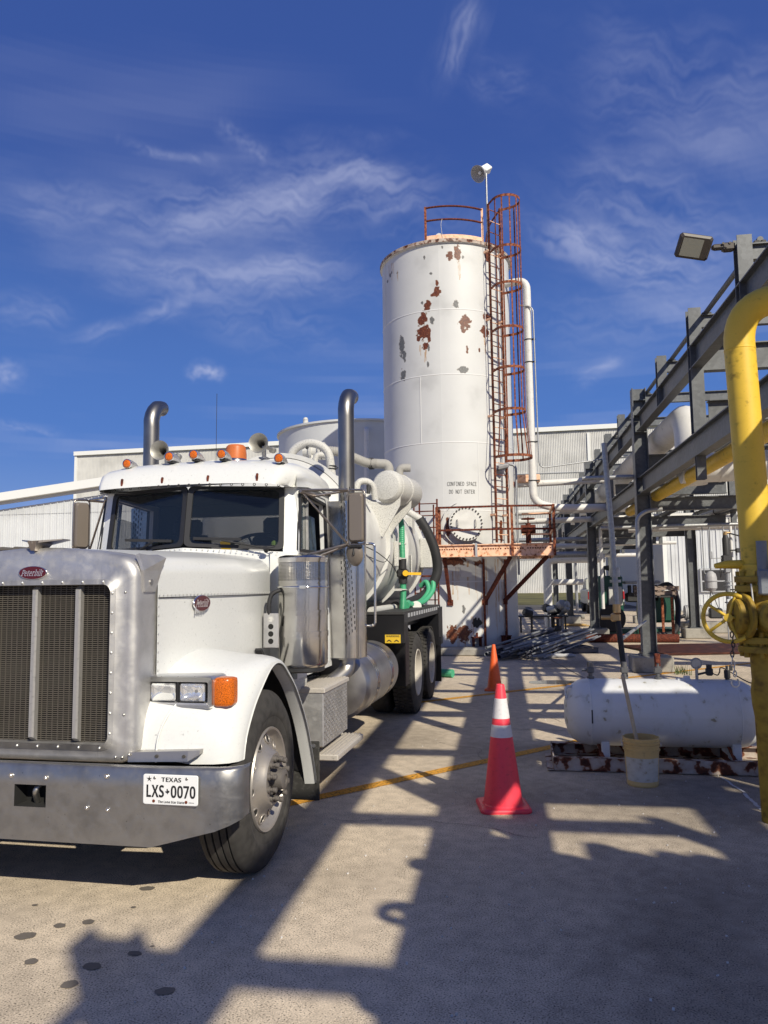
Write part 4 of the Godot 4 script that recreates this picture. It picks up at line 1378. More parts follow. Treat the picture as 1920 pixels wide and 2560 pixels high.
func headlight(T: Node3D, s: float):
	var g := G.new()
	var z := 0.49
	var at := Vector3(0.805 * s, 1.10, z)
	# chrome shell
	g.loft([outline(0.205, -0.085, 0.085, 0.03, 0, -0.20, 5), outline(0.215, -0.092, 0.092, 0.03, 0, -0.04, 5), outline(0.212, -0.089, 0.089, 0.03, 0, 0.0, 5), outline(0.205, -0.083, 0.083, 0.02, 0, 0.012, 5), outline(0.181, -0.058, 0.058, 0.012, 0, 0.012, 5), outline(0.177, -0.054, 0.054, 0.012, 0, -0.006, 5)], true, false)
	var hl := part(T, "headlight_housing", g, M.lamp_housing, at)
	g = G.new()
	g.box(Vector3(0, 0, -0.055), Vector3(0.356, 0.11, 0.01))
	g.box(Vector3(0, 0, -0.004), Vector3(0.012, 0.11, 0.022))
	part(hl, "bezel", g, M.dark_trim)
	for k in [-0.088, 0.088]:
		g = G.new()
		g.loft([outline(0.075, -0.047, 0.047, 0.012, 0, 0.002, 8), outline(0.068, -0.042, 0.042, 0.02, 0, -0.012, 8), outline(0.052, -0.036, 0.036, 0.03, 0, -0.028, 8), outline(0.030, -0.026, 0.026, 0.025, 0, -0.038, 8), outline(0.010, -0.009, 0.009, 0.008, 0, -0.042, 8)], true, false, true, Vector3(0, 0, 1))
		var lamp := part(hl, "headlight", g, M.lamp_reflector, Vector3(k, 0, 0))
		g = G.new()
		g.loft([outline(0.078, -0.051, 0.051, 0.014, 0, 0.0015, 5), outline(0.074, -0.047, 0.047, 0.012, 0, 0.009, 5), outline(0.05, -0.03, 0.03, 0.012, 0, 0.012, 5)], true, true)
		part(lamp, "lens", g, M.lamp_glass)
		g = G.new()
		g.loft([outline(0.0805, -0.052, 0.052, 0.016, 0, 0.0, 5), outline(0.0805, -0.052, 0.052, 0.016, 0, 0.010, 5), outline(0.078, -0.051, 0.051, 0.014, 0, 0.012, 5), outline(0.076, -0.049, 0.049, 0.013, 0, 0.002, 5)], true, false)
		part(lamp, "lamp_rim", g, M.dark_trim)
	for k in [[-0.196, 0.075], [0.0, 0.084], [0.196, 0.075], [-0.196, -0.075], [0.0, -0.084], [0.196, -0.075], [0.1, 0.084], [-0.1, 0.084]]:
		g = G.new()
		g.ball(Vector3(k[0], k[1], 0.004), 0.005, 6)
		part(hl, "screw", g, M.bolt)
	# amber turn lamp wrapped round the outer end
	g = G.new()
	var rings := []
	for e in [[0.213, 0.079, -0.006, -0.13], [0.225, 0.081, -0.001, -0.13], [0.285, 0.079, -0.006, -0.12], [0.305, 0.074, -0.026, -0.115], [0.311, 0.062, -0.05, -0.10]]:
		var r := PackedVector3Array()
		for k in 32:
			var a := TAU * k / 32.0
			var sx := signf(cos(a)) * pow(absf(cos(a)), 0.3)
			var sy := signf(sin(a)) * pow(absf(sin(a)), 0.3)
			r.append(Vector3(e[0] * s, sy * e[1], (e[2] + e[3]) * 0.5 + sx * (e[2] - e[3]) * 0.5))
		rings.append(r)
	g.loft(rings, true, true)
	part(hl, "turn_lamp", g, M.amber)
	# bracket to the grille shell
	g = G.new()
	g.prism(PackedVector2Array([Vector2(0, -0.17), Vector2(0.05, -0.15), Vector2(0.32, -0.10), Vector2(0.32, 0.03), Vector2(0, 0.06)]), 0.012, Transform3D(Basis(Vector3(s, 0, 0), Vector3.UP, Vector3(0, 0, s)), Vector3(-0.255 * s, 0, -0.05)))
	var br := part(hl, "bracket", g, M.alloy)
	for y in [0.0, -0.13]:
		g = G.new()
		g.disc(Vector3(-0.235 * s, y, -0.038 if s > 0 else -0.05), Vector3(0, 0, 1), 0.013, 0.012, 6)
		part(br, "bolt", g, M.bolt)
	g = G.new()
	g.cbox(Vector3(0.10 * s, -0.13, -0.10), Vector3(0.2, 0.08, 0.16), 0.012)
	part(hl, "mount", g, M.white_paint)

func mirror(T: Node3D, s: float):
	var g := G.new()
	var c := Vector3(1.27 if s > 0 else -1.33, 2.27, -1.86)
	var mt := Node3D.new()
	mt.name = "mirror" if s > 0 else "mirror_001"
	T.add_child(mt)
	mt.position = c
	mt.rotation.y = deg_to_rad(-8.0 if s > 0 else 62.0)
	mt.scale = Vector3(0.78, 1.06, 1.0)
	# tube frame
	for e in [[-0.085, -0.075], [0.105, -0.02]]:
		pass
	g.tube(arcpath([Vector3(-0.09 * s, -0.215, 0), Vector3(-0.09 * s, 0.225, 0), Vector3(0.115 * s, 0.215, 0), Vector3(0.115 * s, -0.225, 0), Vector3(-0.1 * s, -0.225, 0)], 0.05), 0.0095, 8)
	part(mt, "mirror_frame", g, M.mirror_pole)
	g = G.new()
	g.loft([outline(0.075, -0.195, 0.185, 0.025, 0, -0.03, 6), outline(0.085, -0.205, 0.195, 0.03, 0, -0.022, 6), outline(0.085, -0.205, 0.195, 0.03, 0, 0.012, 6), outline(0.072, -0.19, 0.18, 0.03, 0, 0.026, 6)], true, true)
	part(mt, "mirror_back", g, M.mirror_back, Vector3(0.012 * s, 0, 0))
	g = G.new()
	g.box(Vector3(0.012 * s, -0.005, -0.032), Vector3(0.14, 0.36, 0.004))
	part(mt, "mirror_glass", g, M.chrome)
	# round spot mirror hung below
	g = G.new()
	var xf := Transform3D(G.align(Vector3(-0.05 * s, -0.15, 1)), Vector3(-0.03 * s, -0.30, -0.02))
	g.lathe([Vector2(0.098, -0.02), Vector2(0.102, -0.012), Vector2(0.095, 0.004), Vector2(0.07, 0.02), Vector2(0.03, 0.028), Vector2(0, 0.029)], 28, xf)
	g.disc(xf.origin - xf.basis.y * 0.021, xf.basis.y, 0.099, 0.004, 28)
	var sp := part(mt, "spot_mirror", g, M.mirror_back)
	g = G.new()
	g.cbox(Vector3(0.0, -0.243, 0.0), Vector3(0.15, 0.028, 0.05), 0.012)
	g.tube([Vector3(-0.02 * s, -0.24, 0.0), Vector3(-0.02 * s, -0.31, 0.012)], 0.012, 8)
	part(sp, "clamp", g, M.dark_trim)
	# arms back to the door
	var dx := -0.46 * s
	var inv := mt.transform.affine_inverse()
	var dr := func(p: Vector3) -> Vector3: return inv * Vector3(p.x * s, p.y, p.z)
	for e in [[Vector3(-0.09 * s, 0.225, 0), dr.call(Vector3(0.90, 2.47, -1.50))], [Vector3(-0.09 * s, 0.22, 0), dr.call(Vector3(0.89, 2.45, -1.80))], [Vector3(-0.09 * s, -0.22, 0), dr.call(Vector3(0.92, 1.93, -1.50))], [Vector3(-0.09 * s, -0.225, 0), dr.call(Vector3(0.92, 1.92, -1.78))], [Vector3(-0.105 * s, -0.21, 0), dr.call(Vector3(0.90, 2.45, -1.53))]]:
		g = G.new()
		g.tube([e[0], e[1]], 0.0115, 8)
		part(mt, "arm", g, M.mirror_pole)
	for y in [2.46, 1.925]:
		g = G.new()
		g.cbox(dr.call(Vector3(0.912, y, -1.64)), Vector3(0.03, 0.035, 0.36), 0.008, inv.basis.orthonormalized())
		part(mt, "bracket", g, M.mirror_pole)

func roof_lamp(T: Node3D, at: Vector3):
	var g := G.new()
	var prev := []
	# torpedo body tapering to the rear
	for e in [[0.075, 0.036], [0.07, 0.040], [0.03, 0.040], [-0.03, 0.034], [-0.09, 0.022], [-0.15, 0.006]]:
		var r := PackedVector3Array()
		for k in 14:
			var a := TAU * k / 14.0
			r.append(Vector3(cos(a) * e[1], maxf(sin(a) * e[1], -0.032) + (e[1] - 0.04) * 0.8, e[0]))
		prev.append(r)
	g.loft(prev, true, true)
	var o := part(T, "roof_marker_lamp", g, M.alloy, at)
	g = G.new()
	g.lathe([Vector2(0.0345, 0.0), Vector2(0.0345, 0.012), Vector2(0.024, 0.024), Vector2(0, 0.028)], 20, Transform3D(G.align(Vector3(0, 0, 1)), Vector3(0, 0, 0.074)))
	part(o, "lens", g, M.amber)
	g = G.new()
	g.lathe([Vector2(0.036, 0.0), Vector2(0.041, 0.0), Vector2(0.041, 0.012), Vector2(0.036, 0.014)], 20, Transform3D(G.align(Vector3(0, 0, 1)), Vector3(0, 0, 0.074)))
	part(o, "bezel", g, M.chrome)
	g = G.new()
	g.cbox(Vector3(0, -0.040, -0.02), Vector3(0.06, 0.02, 0.16), 0.006)
	part(o, "gasket", g, M.dark_trim)

func horn(T: Node3D, at: Vector3):
	var g := G.new()
	var xf := Transform3D(G.align(Vector3(0, 0, 1)), at)
	g.lathe([Vector2(0.0, -0.36), Vector2(0.028, -0.36), Vector2(0.03, -0.32), Vector2(0.016, -0.30), Vector2(0.02, -0.18), Vector2(0.03, -0.08), Vector2(0.05, -0.02), Vector2(0.083, 0.02), Vector2(0.088, 0.02), Vector2(0.086, 0.028), Vector2(0.078, 0.024), Vector2(0.044, -0.02), Vector2(0.026, -0.08), Vector2(0.016, -0.16), Vector2(0, -0.16)], 28, xf)
	var o := part(T, "air_horn", g, M.horn_metal)
	g = G.new()
	g.box(at + Vector3(0, -0.06, -0.12), Vector3(0.03, 0.11, 0.03))
	g.box(at + Vector3(0, -0.11, -0.12), Vector3(0.07, 0.014, 0.08))
	part(o, "foot", g, M.bolt)

func air_cleaner(T: Node3D, s: float):
	var c := Vector3(1.0 * s, 0, -1.22)
	var g := G.new()
	var R := 0.19
	g.lathe([Vector2(0, 1.07), Vector2(R - 0.02, 1.07), Vector2(R - 0.005, 1.085), Vector2(R, 1.10), Vector2(R, 1.30), Vector2(R + 0.004, 1.30), Vector2(R + 0.004, 1.34), Vector2(R, 1.34), Vector2(R, 1.46), Vector2(R + 0.004, 1.46), Vector2(R + 0.004, 1.50), Vector2(R, 1.50), Vector2(R, 1.70), Vector2(R + 0.003, 1.70), Vector2(R + 0.003, 1.725), Vector2(R, 1.725)], 40, Transform3D(Basis(), c))
	var o := part(T, "air_cleaner", g, M.stainless)
	g = G.new()
	g.lathe([Vector2(R - 0.006, 1.72), Vector2(R - 0.006, 1.87)], 40, Transform3D(Basis(), c))
	part(o, "core", g, M.vessel_grey)
	# punched intake screen: rows of fine bars over the core
	g = G.new()
	for k in 90:
		var a := TAU * k / 90.0
		var b := Basis(Vector3.UP, a)
		g.box(c + b * Vector3(0, 1.797, R - 0.002), Vector3(0.0055, 0.145, 0.006), b)
	for k in 14:
		g.lathe([Vector2(R - 0.001, 1.728 + k * 0.0104), Vector2(R + 0.002, 1.730 + k * 0.0104), Vector2(R + 0.002, 1.733 + k * 0.0104), Vector2(R - 0.001, 1.735 + k * 0.0104)], 40, Transform3D(Basis(), c))
	part(o, "screen", g, M.stainless, Vector3.ZERO, true)
	g = G.new()
	g.lathe([Vector2(R - 0.01, 1.865), Vector2(R + 0.006, 1.865), Vector2(R + 0.008, 1.90), Vector2(R - 0.005, 1.912), Vector2(R * 0.6, 1.93), Vector2(0, 1.935)], 40, Transform3D(Basis(), c))
	part(o, "lid", g, M.stainless)
	g = G.new()
	g.torus(c + Vector3(0, 1.675, 0), Vector3.UP, R + 0.006, 0.008, 40, 6)
	g.box(c + Vector3(0.06 * s, 1.675, R + 0.008), Vector3(0.05, 0.022, 0.02))
	part(o, "band_clamp", g, M.chrome)
	g = G.new()
	g.lathe([Vector2(R - 0.04, 1.03), Vector2(R - 0.025, 1.04), Vector2(R - 0.025, 1.07)], 36, Transform3D(Basis(), c))
	part(o, "drain_cup", g, M.dark_trim)
	g = G.new()
	g.tube(spline([c + Vector3(-0.12 * s, 1.66, 0.12), c + Vector3(-0.20 * s, 1.62, 0.16), c + Vector3(-0.22 * s, 1.5, 0.17), c + Vector3(-0.19 * s, 1.38, 0.14)], 6), 0.016, 8)
	part(o, "hose", g, M.rubber)

func stack(T: Node3D, s: float):
	var g := G.new()
	var c := Vector3(1.02 * s, 0, -2.55)
	g.tube([c + Vector3(0, 1.0, 0), c + Vector3(0, 3.30, 0), c + Vector3(0.0, 3.38, 0.004), c + Vector3(0.0, 3.44, -0.018), c + Vector3(0, 3.49, -0.055), c + Vector3(0, 3.53, -0.105), c + Vector3(0, 3.545, -0.17), c + Vector3(0, 3.55, -0.21)], 0.078, 24, false)
	g.tube([c + Vector3(0, 3.30, 0), c + Vector3(0.0, 3.38, 0.004), c + Vector3(0.0, 3.44, -0.018), c + Vector3(0, 3.49, -0.055), c + Vector3(0, 3.53, -0.105), c + Vector3(0, 3.545, -0.17), c + Vector3(0, 3.55, -0.208)], 0.074, 24, false)
	var o := part(T, "exhaust_stack", g, M.stack_steel)
	# slotted heat shield round the silencer: a D-shaped sleeve, open to the cab
	g = G.new()
	var prof := []
	for k in 25:
		var a := deg_to_rad(-20.0 + 220.0 * k / 24.0)
		prof.append(Vector3(sin(a) * 0.16 * s + 0.02 * s, 0, cos(a) * 0.18))
	prof.insert(0, Vector3(-0.16 * s, 0, 0.185))
	prof.append(Vector3(-0.16 * s, 0, -0.185))
	var lo := PackedVector3Array()
	var hi := PackedVector3Array()
	for p in prof:
		lo.append(c + p + Vector3(0, 1.02, 0))
		hi.append(c + p + Vector3(0, 2.47, 0))
	g.loft([lo, hi], false, false, true, [c + Vector3(-0.1 * s, 1.8, 0)])
	var lo2 := PackedVector3Array()
	var hi2 := PackedVector3Array()
	for p in prof:
		lo2.append(c + p * 0.985 + Vector3(0, 1.02, 0))
		hi2.append(c + p * 0.985 + Vector3(0, 2.47, 0))
	g.loft([lo2, hi2], false, false, true)
	part(o, "heat_shield", g, M.stainless)
	g = G.new()
	g.disc(c + Vector3(0, 1.0, 0), Vector3.UP, 0.125, 1.42, 24)
	part(o, "silencer", g, M.fuel_alloy)
	# slots in slanting rows on the forward face
	g = G.new()
	for i in 8:
		for k in 14:
			var y := 1.22 + k * 0.052 + i * 0.012
			if k > 13: continue
			var a := deg_to_rad(4.0 + i * 5.0 - k * 1.2)
			var b := Basis(Vector3.UP, a * s)
			if i % 2 == 0:
				g.box(c + Vector3(sin(a) * 0.16 * s + 0.02 * s, y, cos(a) * 0.18) + b * Vector3(0, 0, 0.001), Vector3(0.007, 0.028, 0.004), b)
				g.box(c + Vector3(sin(a) * 0.16 * s + 0.02 * s, y + 0.62, cos(a) * 0.18) + b * Vector3(0, 0, 0.001), Vector3(0.007, 0.028, 0.004), b)
	part(o, "vent_slots", g, M.black_void, Vector3.ZERO, true)
	# elbow below the shield, running in under the cab
	g = G.new()
	g.tube(arcpath([c + Vector3(0, 1.05, 0), c + Vector3(0, 0.90, 0.02), c + Vector3(-0.10 * s, 0.80, 0.18), c + Vector3(-0.38 * s, 0.76, 0.52)], 0.16, 8), 0.072, 18)
	part(o, "elbow", g, M.fuel_alloy)
	g = G.new()
	for k in 12:
		var t := k / 12.0
		g.torus((c + Vector3(-0.14 * s, 0.795, 0.225)).lerp(c + Vector3(-0.32 * s, 0.77, 0.46), t), Vector3(-0.38 * s, -0.04, 0.52), 0.076, 0.008, 16, 6)
	part(o, "flex_pipe", g, M.fuel_alloy)
	# grab bar on the shield
	g = G.new()
	var gx := 0.19 * s
	g.tube(arcpath([c + Vector3(gx - 0.02 * s, 2.08, -0.08), c + Vector3(gx + 0.06 * s, 2.08, -0.08), c + Vector3(gx + 0.06 * s, 1.30, -0.08), c + Vector3(gx - 0.03 * s, 1.30, -0.08)], 0.05), 0.012, 8)
	part(o, "grab_bar", g, M.chrome)

func build_truck():
	var T := top("tanker_truck", "white long-nosed vacuum tanker truck with chrome grille, parked facing the camera", "truck", Vector3(-2.69, 0, -4.62))
	T.rotation.y = deg_to_rad(-1.4)
	var g := G.new()
	# ---- bumper: folded plate with swept ends and a tow-pin opening
	var bx := []
	var ob := [[-1.27, 0.50, 0.60], [-1.255, 0.485, 0.68], [-1.21, 0.465, 0.725], [-1.14, 0.44, 0.748], [-0.80, 0.352, 0.77], [0.0, 0.352, 0.77]]
	var seq := []
	for e in ob: seq.append(e)
	for i in range(ob.size() - 2, -1, -1): seq.append([-ob[i][0], ob[i][1], ob[i][2]])
	var hx0 := 0.0
	var hx1 := 0.19
	var front := func(x: float, y: float) -> Vector3:
		var i := 0
		while i < seq.size() - 2 and seq[i + 1][0] < x: i += 1
		var f: float = (x - seq[i][0]) / (seq[i + 1][0] - seq[i][0])
		var z: float = lerpf(seq[i][2], seq[i + 1][2], f)
		var yb: float = lerpf(seq[i][1], seq[i + 1][1], f)
		return Vector3(x, maxf(y, yb), z)
	var xs := [-1.27, -1.263, -1.255, -1.24, -1.21, -1.14, -0.8, -0.4, hx0, hx1, 0.4, 0.6, 0.8, 1.0, 1.14, 1.21, 1.24, 1.255, 1.263, 1.27]
	var ysb := [0.0, 0.525, 0.64, 0.735, 0.75]
	g.sg += 1
	for i in xs.size() - 1:
		for k in ysb.size() - 1:
			if is_equal_approx(xs[i], hx0) and k == 1:
				continue
			var q0: Vector3 = front.call(xs[i], ysb[k])
			var q1: Vector3 = front.call(xs[i + 1], ysb[k])
			var q2: Vector3 = front.call(xs[i + 1], ysb[k + 1])
			var q3: Vector3 = front.call(xs[i], ysb[k + 1])
			if k == 3:
				q2.z -= 0.012
				q3.z -= 0.012
			g.quad(q0, q1, q2, q3, Vector3(signf(xs[i] + 0.001) * (1.5 if absf(xs[i]) > 1.2 else 0.0), 0, 1), g.sg)
	# rolled top, underside lip and a back skin
	for i in xs.size() - 1:
		var a: Vector3 = front.call(xs[i], 0.75) - Vector3(0, 0, 0.012)
		var b: Vector3 = front.call(xs[i + 1], 0.75) - Vector3(0, 0, 0.012)
		g.quad(a, b, b + Vector3(0, 0.003, -0.03), a + Vector3(0, 0.003, -0.03), Vector3.UP, g.sg)
		g.quad(a + Vector3(0, 0.003, -0.03), b + Vector3(0, 0.003, -0.03), b + Vector3(0, -0.006, -0.07), a + Vector3(0, -0.006, -0.07), Vector3.UP, g.sg)
		var c: Vector3 = front.call(xs[i], 0.0)
		var d: Vector3 = front.call(xs[i + 1], 0.0)
		g.quad(c, d, d - Vector3(0, 0, 0.05), c - Vector3(0, 0, 0.05), Vector3.DOWN)
	var bump := part(T, "bumper", g, M.bumper_alloy)
	g = G.new()
	g.box(Vector3((hx0 + hx1) / 2, 0.5825, 0.66), Vector3(hx1 - hx0, 0.115, 0.01))
	for e in [[hx0 - 0.002, 0.5825, 0.004, 0.115], [hx1 + 0.002, 0.5825, 0.004, 0.115]]:
		g.box(Vector3(e[0], e[1], 0.714), Vector3(e[2], e[3], 0.108))
	for y in [0.523, 0.642]:
		g.box(Vector3((hx0 + hx1) / 2, y, 0.714), Vector3(hx1 - hx0, 0.004, 0.108))
	part(bump, "tow_pocket", g, M.black_void)
	g = G.new()
	g.tube(arcpath([Vector3(0.085, 0.535, 0.69), Vector3(0.10, 0.60, 0.735), Vector3(0.115, 0.635, 0.70)], 0.04), 0.017, 10)
	part(bump, "tow_hook", g, M.bolt)
	for e in [[-0.02, 0.685], [0.19, 0.68], [0.545, 0.70], [0.435, 0.535], [0.555, 0.53], [-0.5, 0.68], [-0.6, 0.53]]:
		g = G.new()
		g.disc(Vector3(e[0], e[1], 0.769), Vector3(0, 0, 1), 0.013, 0.006, 14)
		g.ball(Vector3(e[0], e[1], 0.773), 0.008, 8)
		part(bump, "bolt", g, M.chrome)
	# number plate
	g = G.new()
	var plr := outline(0.1525, -0.076, 0.076, 0.012, 0, 0.0, 6)
	g.loft([plr, outline(0.1525, -0.076, 0.076, 0.012, 0, 0.003, 6), outline(0.149, -0.0725, 0.0725, 0.010, 0, 0.0035, 6)], true, true)
	var plate := part(T, "number_plate", g, M.plate_white, Vector3(0.908, 0.645, 0.772))
	letters(plate, "plate_lettering", "TEXAS", "Droid Sans", 0.110, 0.022, M.black_letter, Vector3(0.005, 0.051, 0.0036), Basis(), 0.001, 1)
	letters(plate, "plate_lettering", "LXS", "Droid Sans", 0.098, 0.062, M.black_letter, Vector3(-0.084, -0.008, 0.0036), Basis(), 0.001, 1)
	letters(plate, "plate_lettering", "0070", "Droid Sans", 0.136, 0.062, M.black_letter, Vector3(0.071, -0.008, 0.0036), Basis(), 0.001, 1)
	letters(plate, "plate_lettering", "The Lone Star State", "Droid Sans", 0.145, 0.013, M.black_letter, Vector3(0.005, -0.060, 0.0036), Basis(), 0.001, 1)
	letters(plate, "plate_lettering", "SPECIAL", "Droid Sans", 0.03, 0.004, M.black_letter, Vector3(0.118, -0.060, 0.0036), Basis(), 0.001)
	var star := PackedVector2Array()
	for k in 10:
		var a := PI / 2 + TAU * k / 10.0
		star.append(Vector2(cos(a), sin(a)) * (0.0165 if k % 2 == 0 else 0.005))
	g = G.new()
	g.prism(star, 0.001, Transform3D(Basis(), Vector3(-0.118, 0.052, 0.0036)))
	part(plate, "star", g, M.black_letter)
	g = G.new()
	g.prism(PackedVector2Array([Vector2(-0.004, 0.013), Vector2(0.002, 0.013), Vector2(0.002, 0.005), Vector2(0.011, 0.003), Vector2(0.012, -0.003), Vector2(0.004, -0.008), Vector2(0.002, -0.014), Vector2(-0.004, -0.007), Vector2(-0.008, -0.006), Vector2(-0.013, 0.0), Vector2(-0.004, 0.001)]), 0.001, Transform3D(Basis(), Vector3(-0.016, -0.008, 0.0036)))
	part(plate, "state_emblem", g, M.black_letter)
	for e in [[-0.088, 0.058], [0.09, 0.058], [-0.092, -0.058], [0.088, -0.058]]:
		g = G.new()
		g.disc(Vector3(e[0], e[1], 0.003), Vector3(0, 0, 1), 0.008, 0.004, 10, 0.002)
		part(plate, "screw", g, M.rust_dark if e[1] < 0 else M.bolt)
	# ---- grille shell
	g = G.new()
	g.loft([outline(0.640, 0.735, 1.845, 0.10, 0.075, 0.44), outline(0.640, 0.735, 1.845, 0.10, 0.075, 0.60), outline(0.634, 0.738, 1.838, 0.095, 0.075, 0.635), outline(0.615, 0.75, 1.822, 0.085, 0.07, 0.658), outline(0.585, 0.775, 1.795, 0.07, 0.06, 0.664), outline(0.485, 0.835, 1.705, 0.05, 0.0, 0.668), outline(0.482, 0.838, 1.702, 0.05, 0.0, 0.60)], true, false)
	var shell := part(T, "grille_shell", g, M.alloy)
	g = G.new()
	g.loft([outline(0.513, 0.808, 1.733, 0.07, 0, 0.66), outline(0.513, 0.808, 1.733, 0.07, 0, 0.674), outline(0.485, 0.836, 1.705, 0.05, 0, 0.674), outline(0.484, 0.837, 1.704, 0.05, 0, 0.64)], true, false)
	var bez := part(T, "grille_bezel", g, M.alloy)
	for i in 8:
		for e in [[-0.44 + i * 0.1257, 1.719], [-0.44 + i * 0.1257, 0.822], [0.499, 0.90 + i * 0.108], [-0.499, 0.90 + i * 0.108]]:
			g = G.new()
			g.ball(Vector3(e[0], e[1], 0.674), 0.0075, 8)
			part(bez, "rivet", g, M.rivet)
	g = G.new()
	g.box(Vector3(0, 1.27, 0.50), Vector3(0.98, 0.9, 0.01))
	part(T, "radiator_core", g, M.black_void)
	g = G.new()
	for k in 75:
		g.box(Vector3(0, 0.843 + k * 0.0116, 0.61), Vector3(0.964, 0.0042, 0.004))
	for k in 29:
		g.box(Vector3(-0.476 + k * 0.034, 1.27, 0.605), Vector3(0.005, 0.864, 0.004))
	part(T, "grille_mesh", g, M.mesh_bar, Vector3.ZERO, true)
	for x in [-0.27, 0.0, 0.27]:
		g = G.new()
		g.loft([PackedVector3Array([Vector3(x - 0.017, 0.84, 0.612), Vector3(x + 0.017, 0.84, 0.612), Vector3(x + 0.017, 0.86, 0.645), Vector3(x + 0.010, 0.865, 0.655), Vector3(x - 0.010, 0.865, 0.655), Vector3(x - 0.017, 0.86, 0.645)]), PackedVector3Array([Vector3(x - 0.017, 1.70, 0.612), Vector3(x + 0.017, 1.70, 0.612), Vector3(x + 0.017, 1.68, 0.645), Vector3(x + 0.010, 1.675, 0.655), Vector3(x - 0.010, 1.675, 0.655), Vector3(x - 0.017, 1.68, 0.645)])], true, true, false)
		part(T, "grille_bar", g, M.grille_bar)
	# oval badge on the shell
	badge(T, Vector3(0.0, 1.775, 0.667), 0.092, 0.038, Basis())
	badge(T, Vector3(0.686, 1.582, -0.06), 0.112, 0.052, Basis(Vector3.UP, PI / 2 - 0.05))
	# small chrome script under the side badge
	g = G.new()
	for i in 9:
		g.box(Vector3(0.688, 1.535 + (0.006 if i % 2 else -0.004), -0.10 + i * 0.016), Vector3(0.003, 0.022 + 0.006 * (i % 3), 0.010))
	g.box(Vector3(0.688, 1.537, -0.035), Vector3(0.002, 0.006, 0.13))
	part(T, "model_script", g, M.silver_letter)
	# bird mascot
	g = G.new()
	g.loft([PackedVector3Array([Vector3(-0.012, 1.90, 0.58), Vector3(0.012, 1.90, 0.58), Vector3(0.012, 1.90, 0.68), Vector3(-0.012, 1.90, 0.68)]), PackedVector3Array([Vector3(-0.03, 1.955, 0.52), Vector3(0.03, 1.955, 0.52), Vector3(0.03, 1.955, 0.69), Vector3(-0.03, 1.955, 0.69)])], true, true, false)
	for s in [-1.0, 1.0]:
		g.loft([PackedVector3Array([Vector3(0.0, 1.955, 0.69), Vector3(0.0, 1.94, 0.69), Vector3(0.0, 1.94, 0.50), Vector3(0.0, 1.955, 0.50)]), PackedVector3Array([Vector3(0.13 * s, 1.968, 0.60), Vector3(0.13 * s, 1.962, 0.60), Vector3(0.13 * s, 1.962, 0.52), Vector3(0.13 * s, 1.968, 0.52)])], true, true, false)
	part(T, "hood_ornament", g, M.mirror_pole)
	for e in [[0.57, 0.775], [0.53, 0.775], [0.61, 0.79], [0.575, 1.0], [0.57, 1.66]]:
		g = G.new()
		g.ball(Vector3(e[0], e[1], 0.664), 0.008, 8)
		part(shell, "bolt", g, M.bolt)
	# flared latch plates where the shell meets the hood
	for s in [-1.0, 1.0]:
		g = G.new()
		g.loft([PackedVector3Array([Vector3(0.638 * s, 1.66, 0.60), Vector3(0.652 * s, 1.66, 0.60), Vector3(0.652 * s, 1.66, 0.48), Vector3(0.638 * s, 1.66, 0.48)]), PackedVector3Array([Vector3(0.636 * s, 1.78, 0.62), Vector3(0.654 * s, 1.78, 0.62), Vector3(0.662 * s, 1.78, 0.43), Vector3(0.638 * s, 1.78, 0.43)]), PackedVector3Array([Vector3(0.60 * s, 1.865, 0.62), Vector3(0.622 * s, 1.875, 0.62), Vector3(0.675 * s, 1.855, 0.40), Vector3(0.62 * s, 1.875, 0.40)])], true, true, false)
		var lp := part(T, "latch_plate", g, M.alloy)
		g = G.new()
		g.disc(Vector3(0.651 * s, 1.715, 0.54), Vector3(s, 0, 0), 0.016, 0.01, 12)
		part(lp, "latch", g, M.bolt)
	# ---- hood
	g = G.new()
	g.loft([outline(0.652, 0.80, 1.845, 0.10, 0.075, 0.455), outline(0.668, 0.80, 1.855, 0.10, 0.08, 0.0), outline(0.70, 0.80, 1.868, 0.10, 0.085, -0.7), outline(0.728, 0.80, 1.875, 0.10, 0.09, -1.22), outline(0.72, 0.80, 1.868, 0.10, 0.09, -1.235)], true, false)
	var hood := part(T, "hood", g, M.white_paint)
	for s in [-1.0, 1.0]:
		g = G.new()
		g.loft([PackedVector3Array([Vector3(0.655 * s, 1.628, 0.45), Vector3(0.658 * s, 1.628, 0.45), Vector3(0.658 * s, 1.622, 0.45), Vector3(0.655 * s, 1.622, 0.45)]), PackedVector3Array([Vector3(0.730 * s, 1.625, -1.22), Vector3(0.7335 * s, 1.625, -1.22), Vector3(0.7335 * s, 1.619, -1.22), Vector3(0.730 * s, 1.619, -1.22)])], true, true, false)
		part(hood, "hinge_seam", g, M.dark_trim)
		g = G.new()
		for k in 36:
			var f := k / 35.0
			g.ball(Vector3((0.655 + 0.0765 * f) * s, 1.640 - 0.003 * f, 0.44 - 1.64 * f), 0.0055, 6)
			if k < 14:
				g.ball(Vector3(0.655 * s, 0.90 + k * 0.052, 0.445), 0.0055, 6)
		part(hood, "rivets", g, M.rivet, Vector3.ZERO, true)
	# ---- wings, lamps, steps
	for s in [1.0, -1.0]:
		fender(T, s)
		headlight(T, s)
		# guard plate along the bottom of the wing
		g = G.new()
		g.loft([PackedVector3Array([Vector3(0.60 * s, 0.75, 0.60), Vector3(0.60 * s, 0.75, 0.66), Vector3(0.60 * s, 0.80, 0.655), Vector3(0.60 * s, 0.80, 0.60)]), PackedVector3Array([Vector3(0.93 * s, 0.755, 0.56), Vector3(0.93 * s, 0.755, 0.628), Vector3(0.93 * s, 0.81, 0.622), Vector3(0.93 * s, 0.81, 0.56)]), PackedVector3Array([Vector3(0.99 * s, 0.79, 0.56), Vector3(0.99 * s, 0.79, 0.608), Vector3(0.99 * s, 0.812, 0.606), Vector3(0.99 * s, 0.812, 0.56)])], true, true, false)
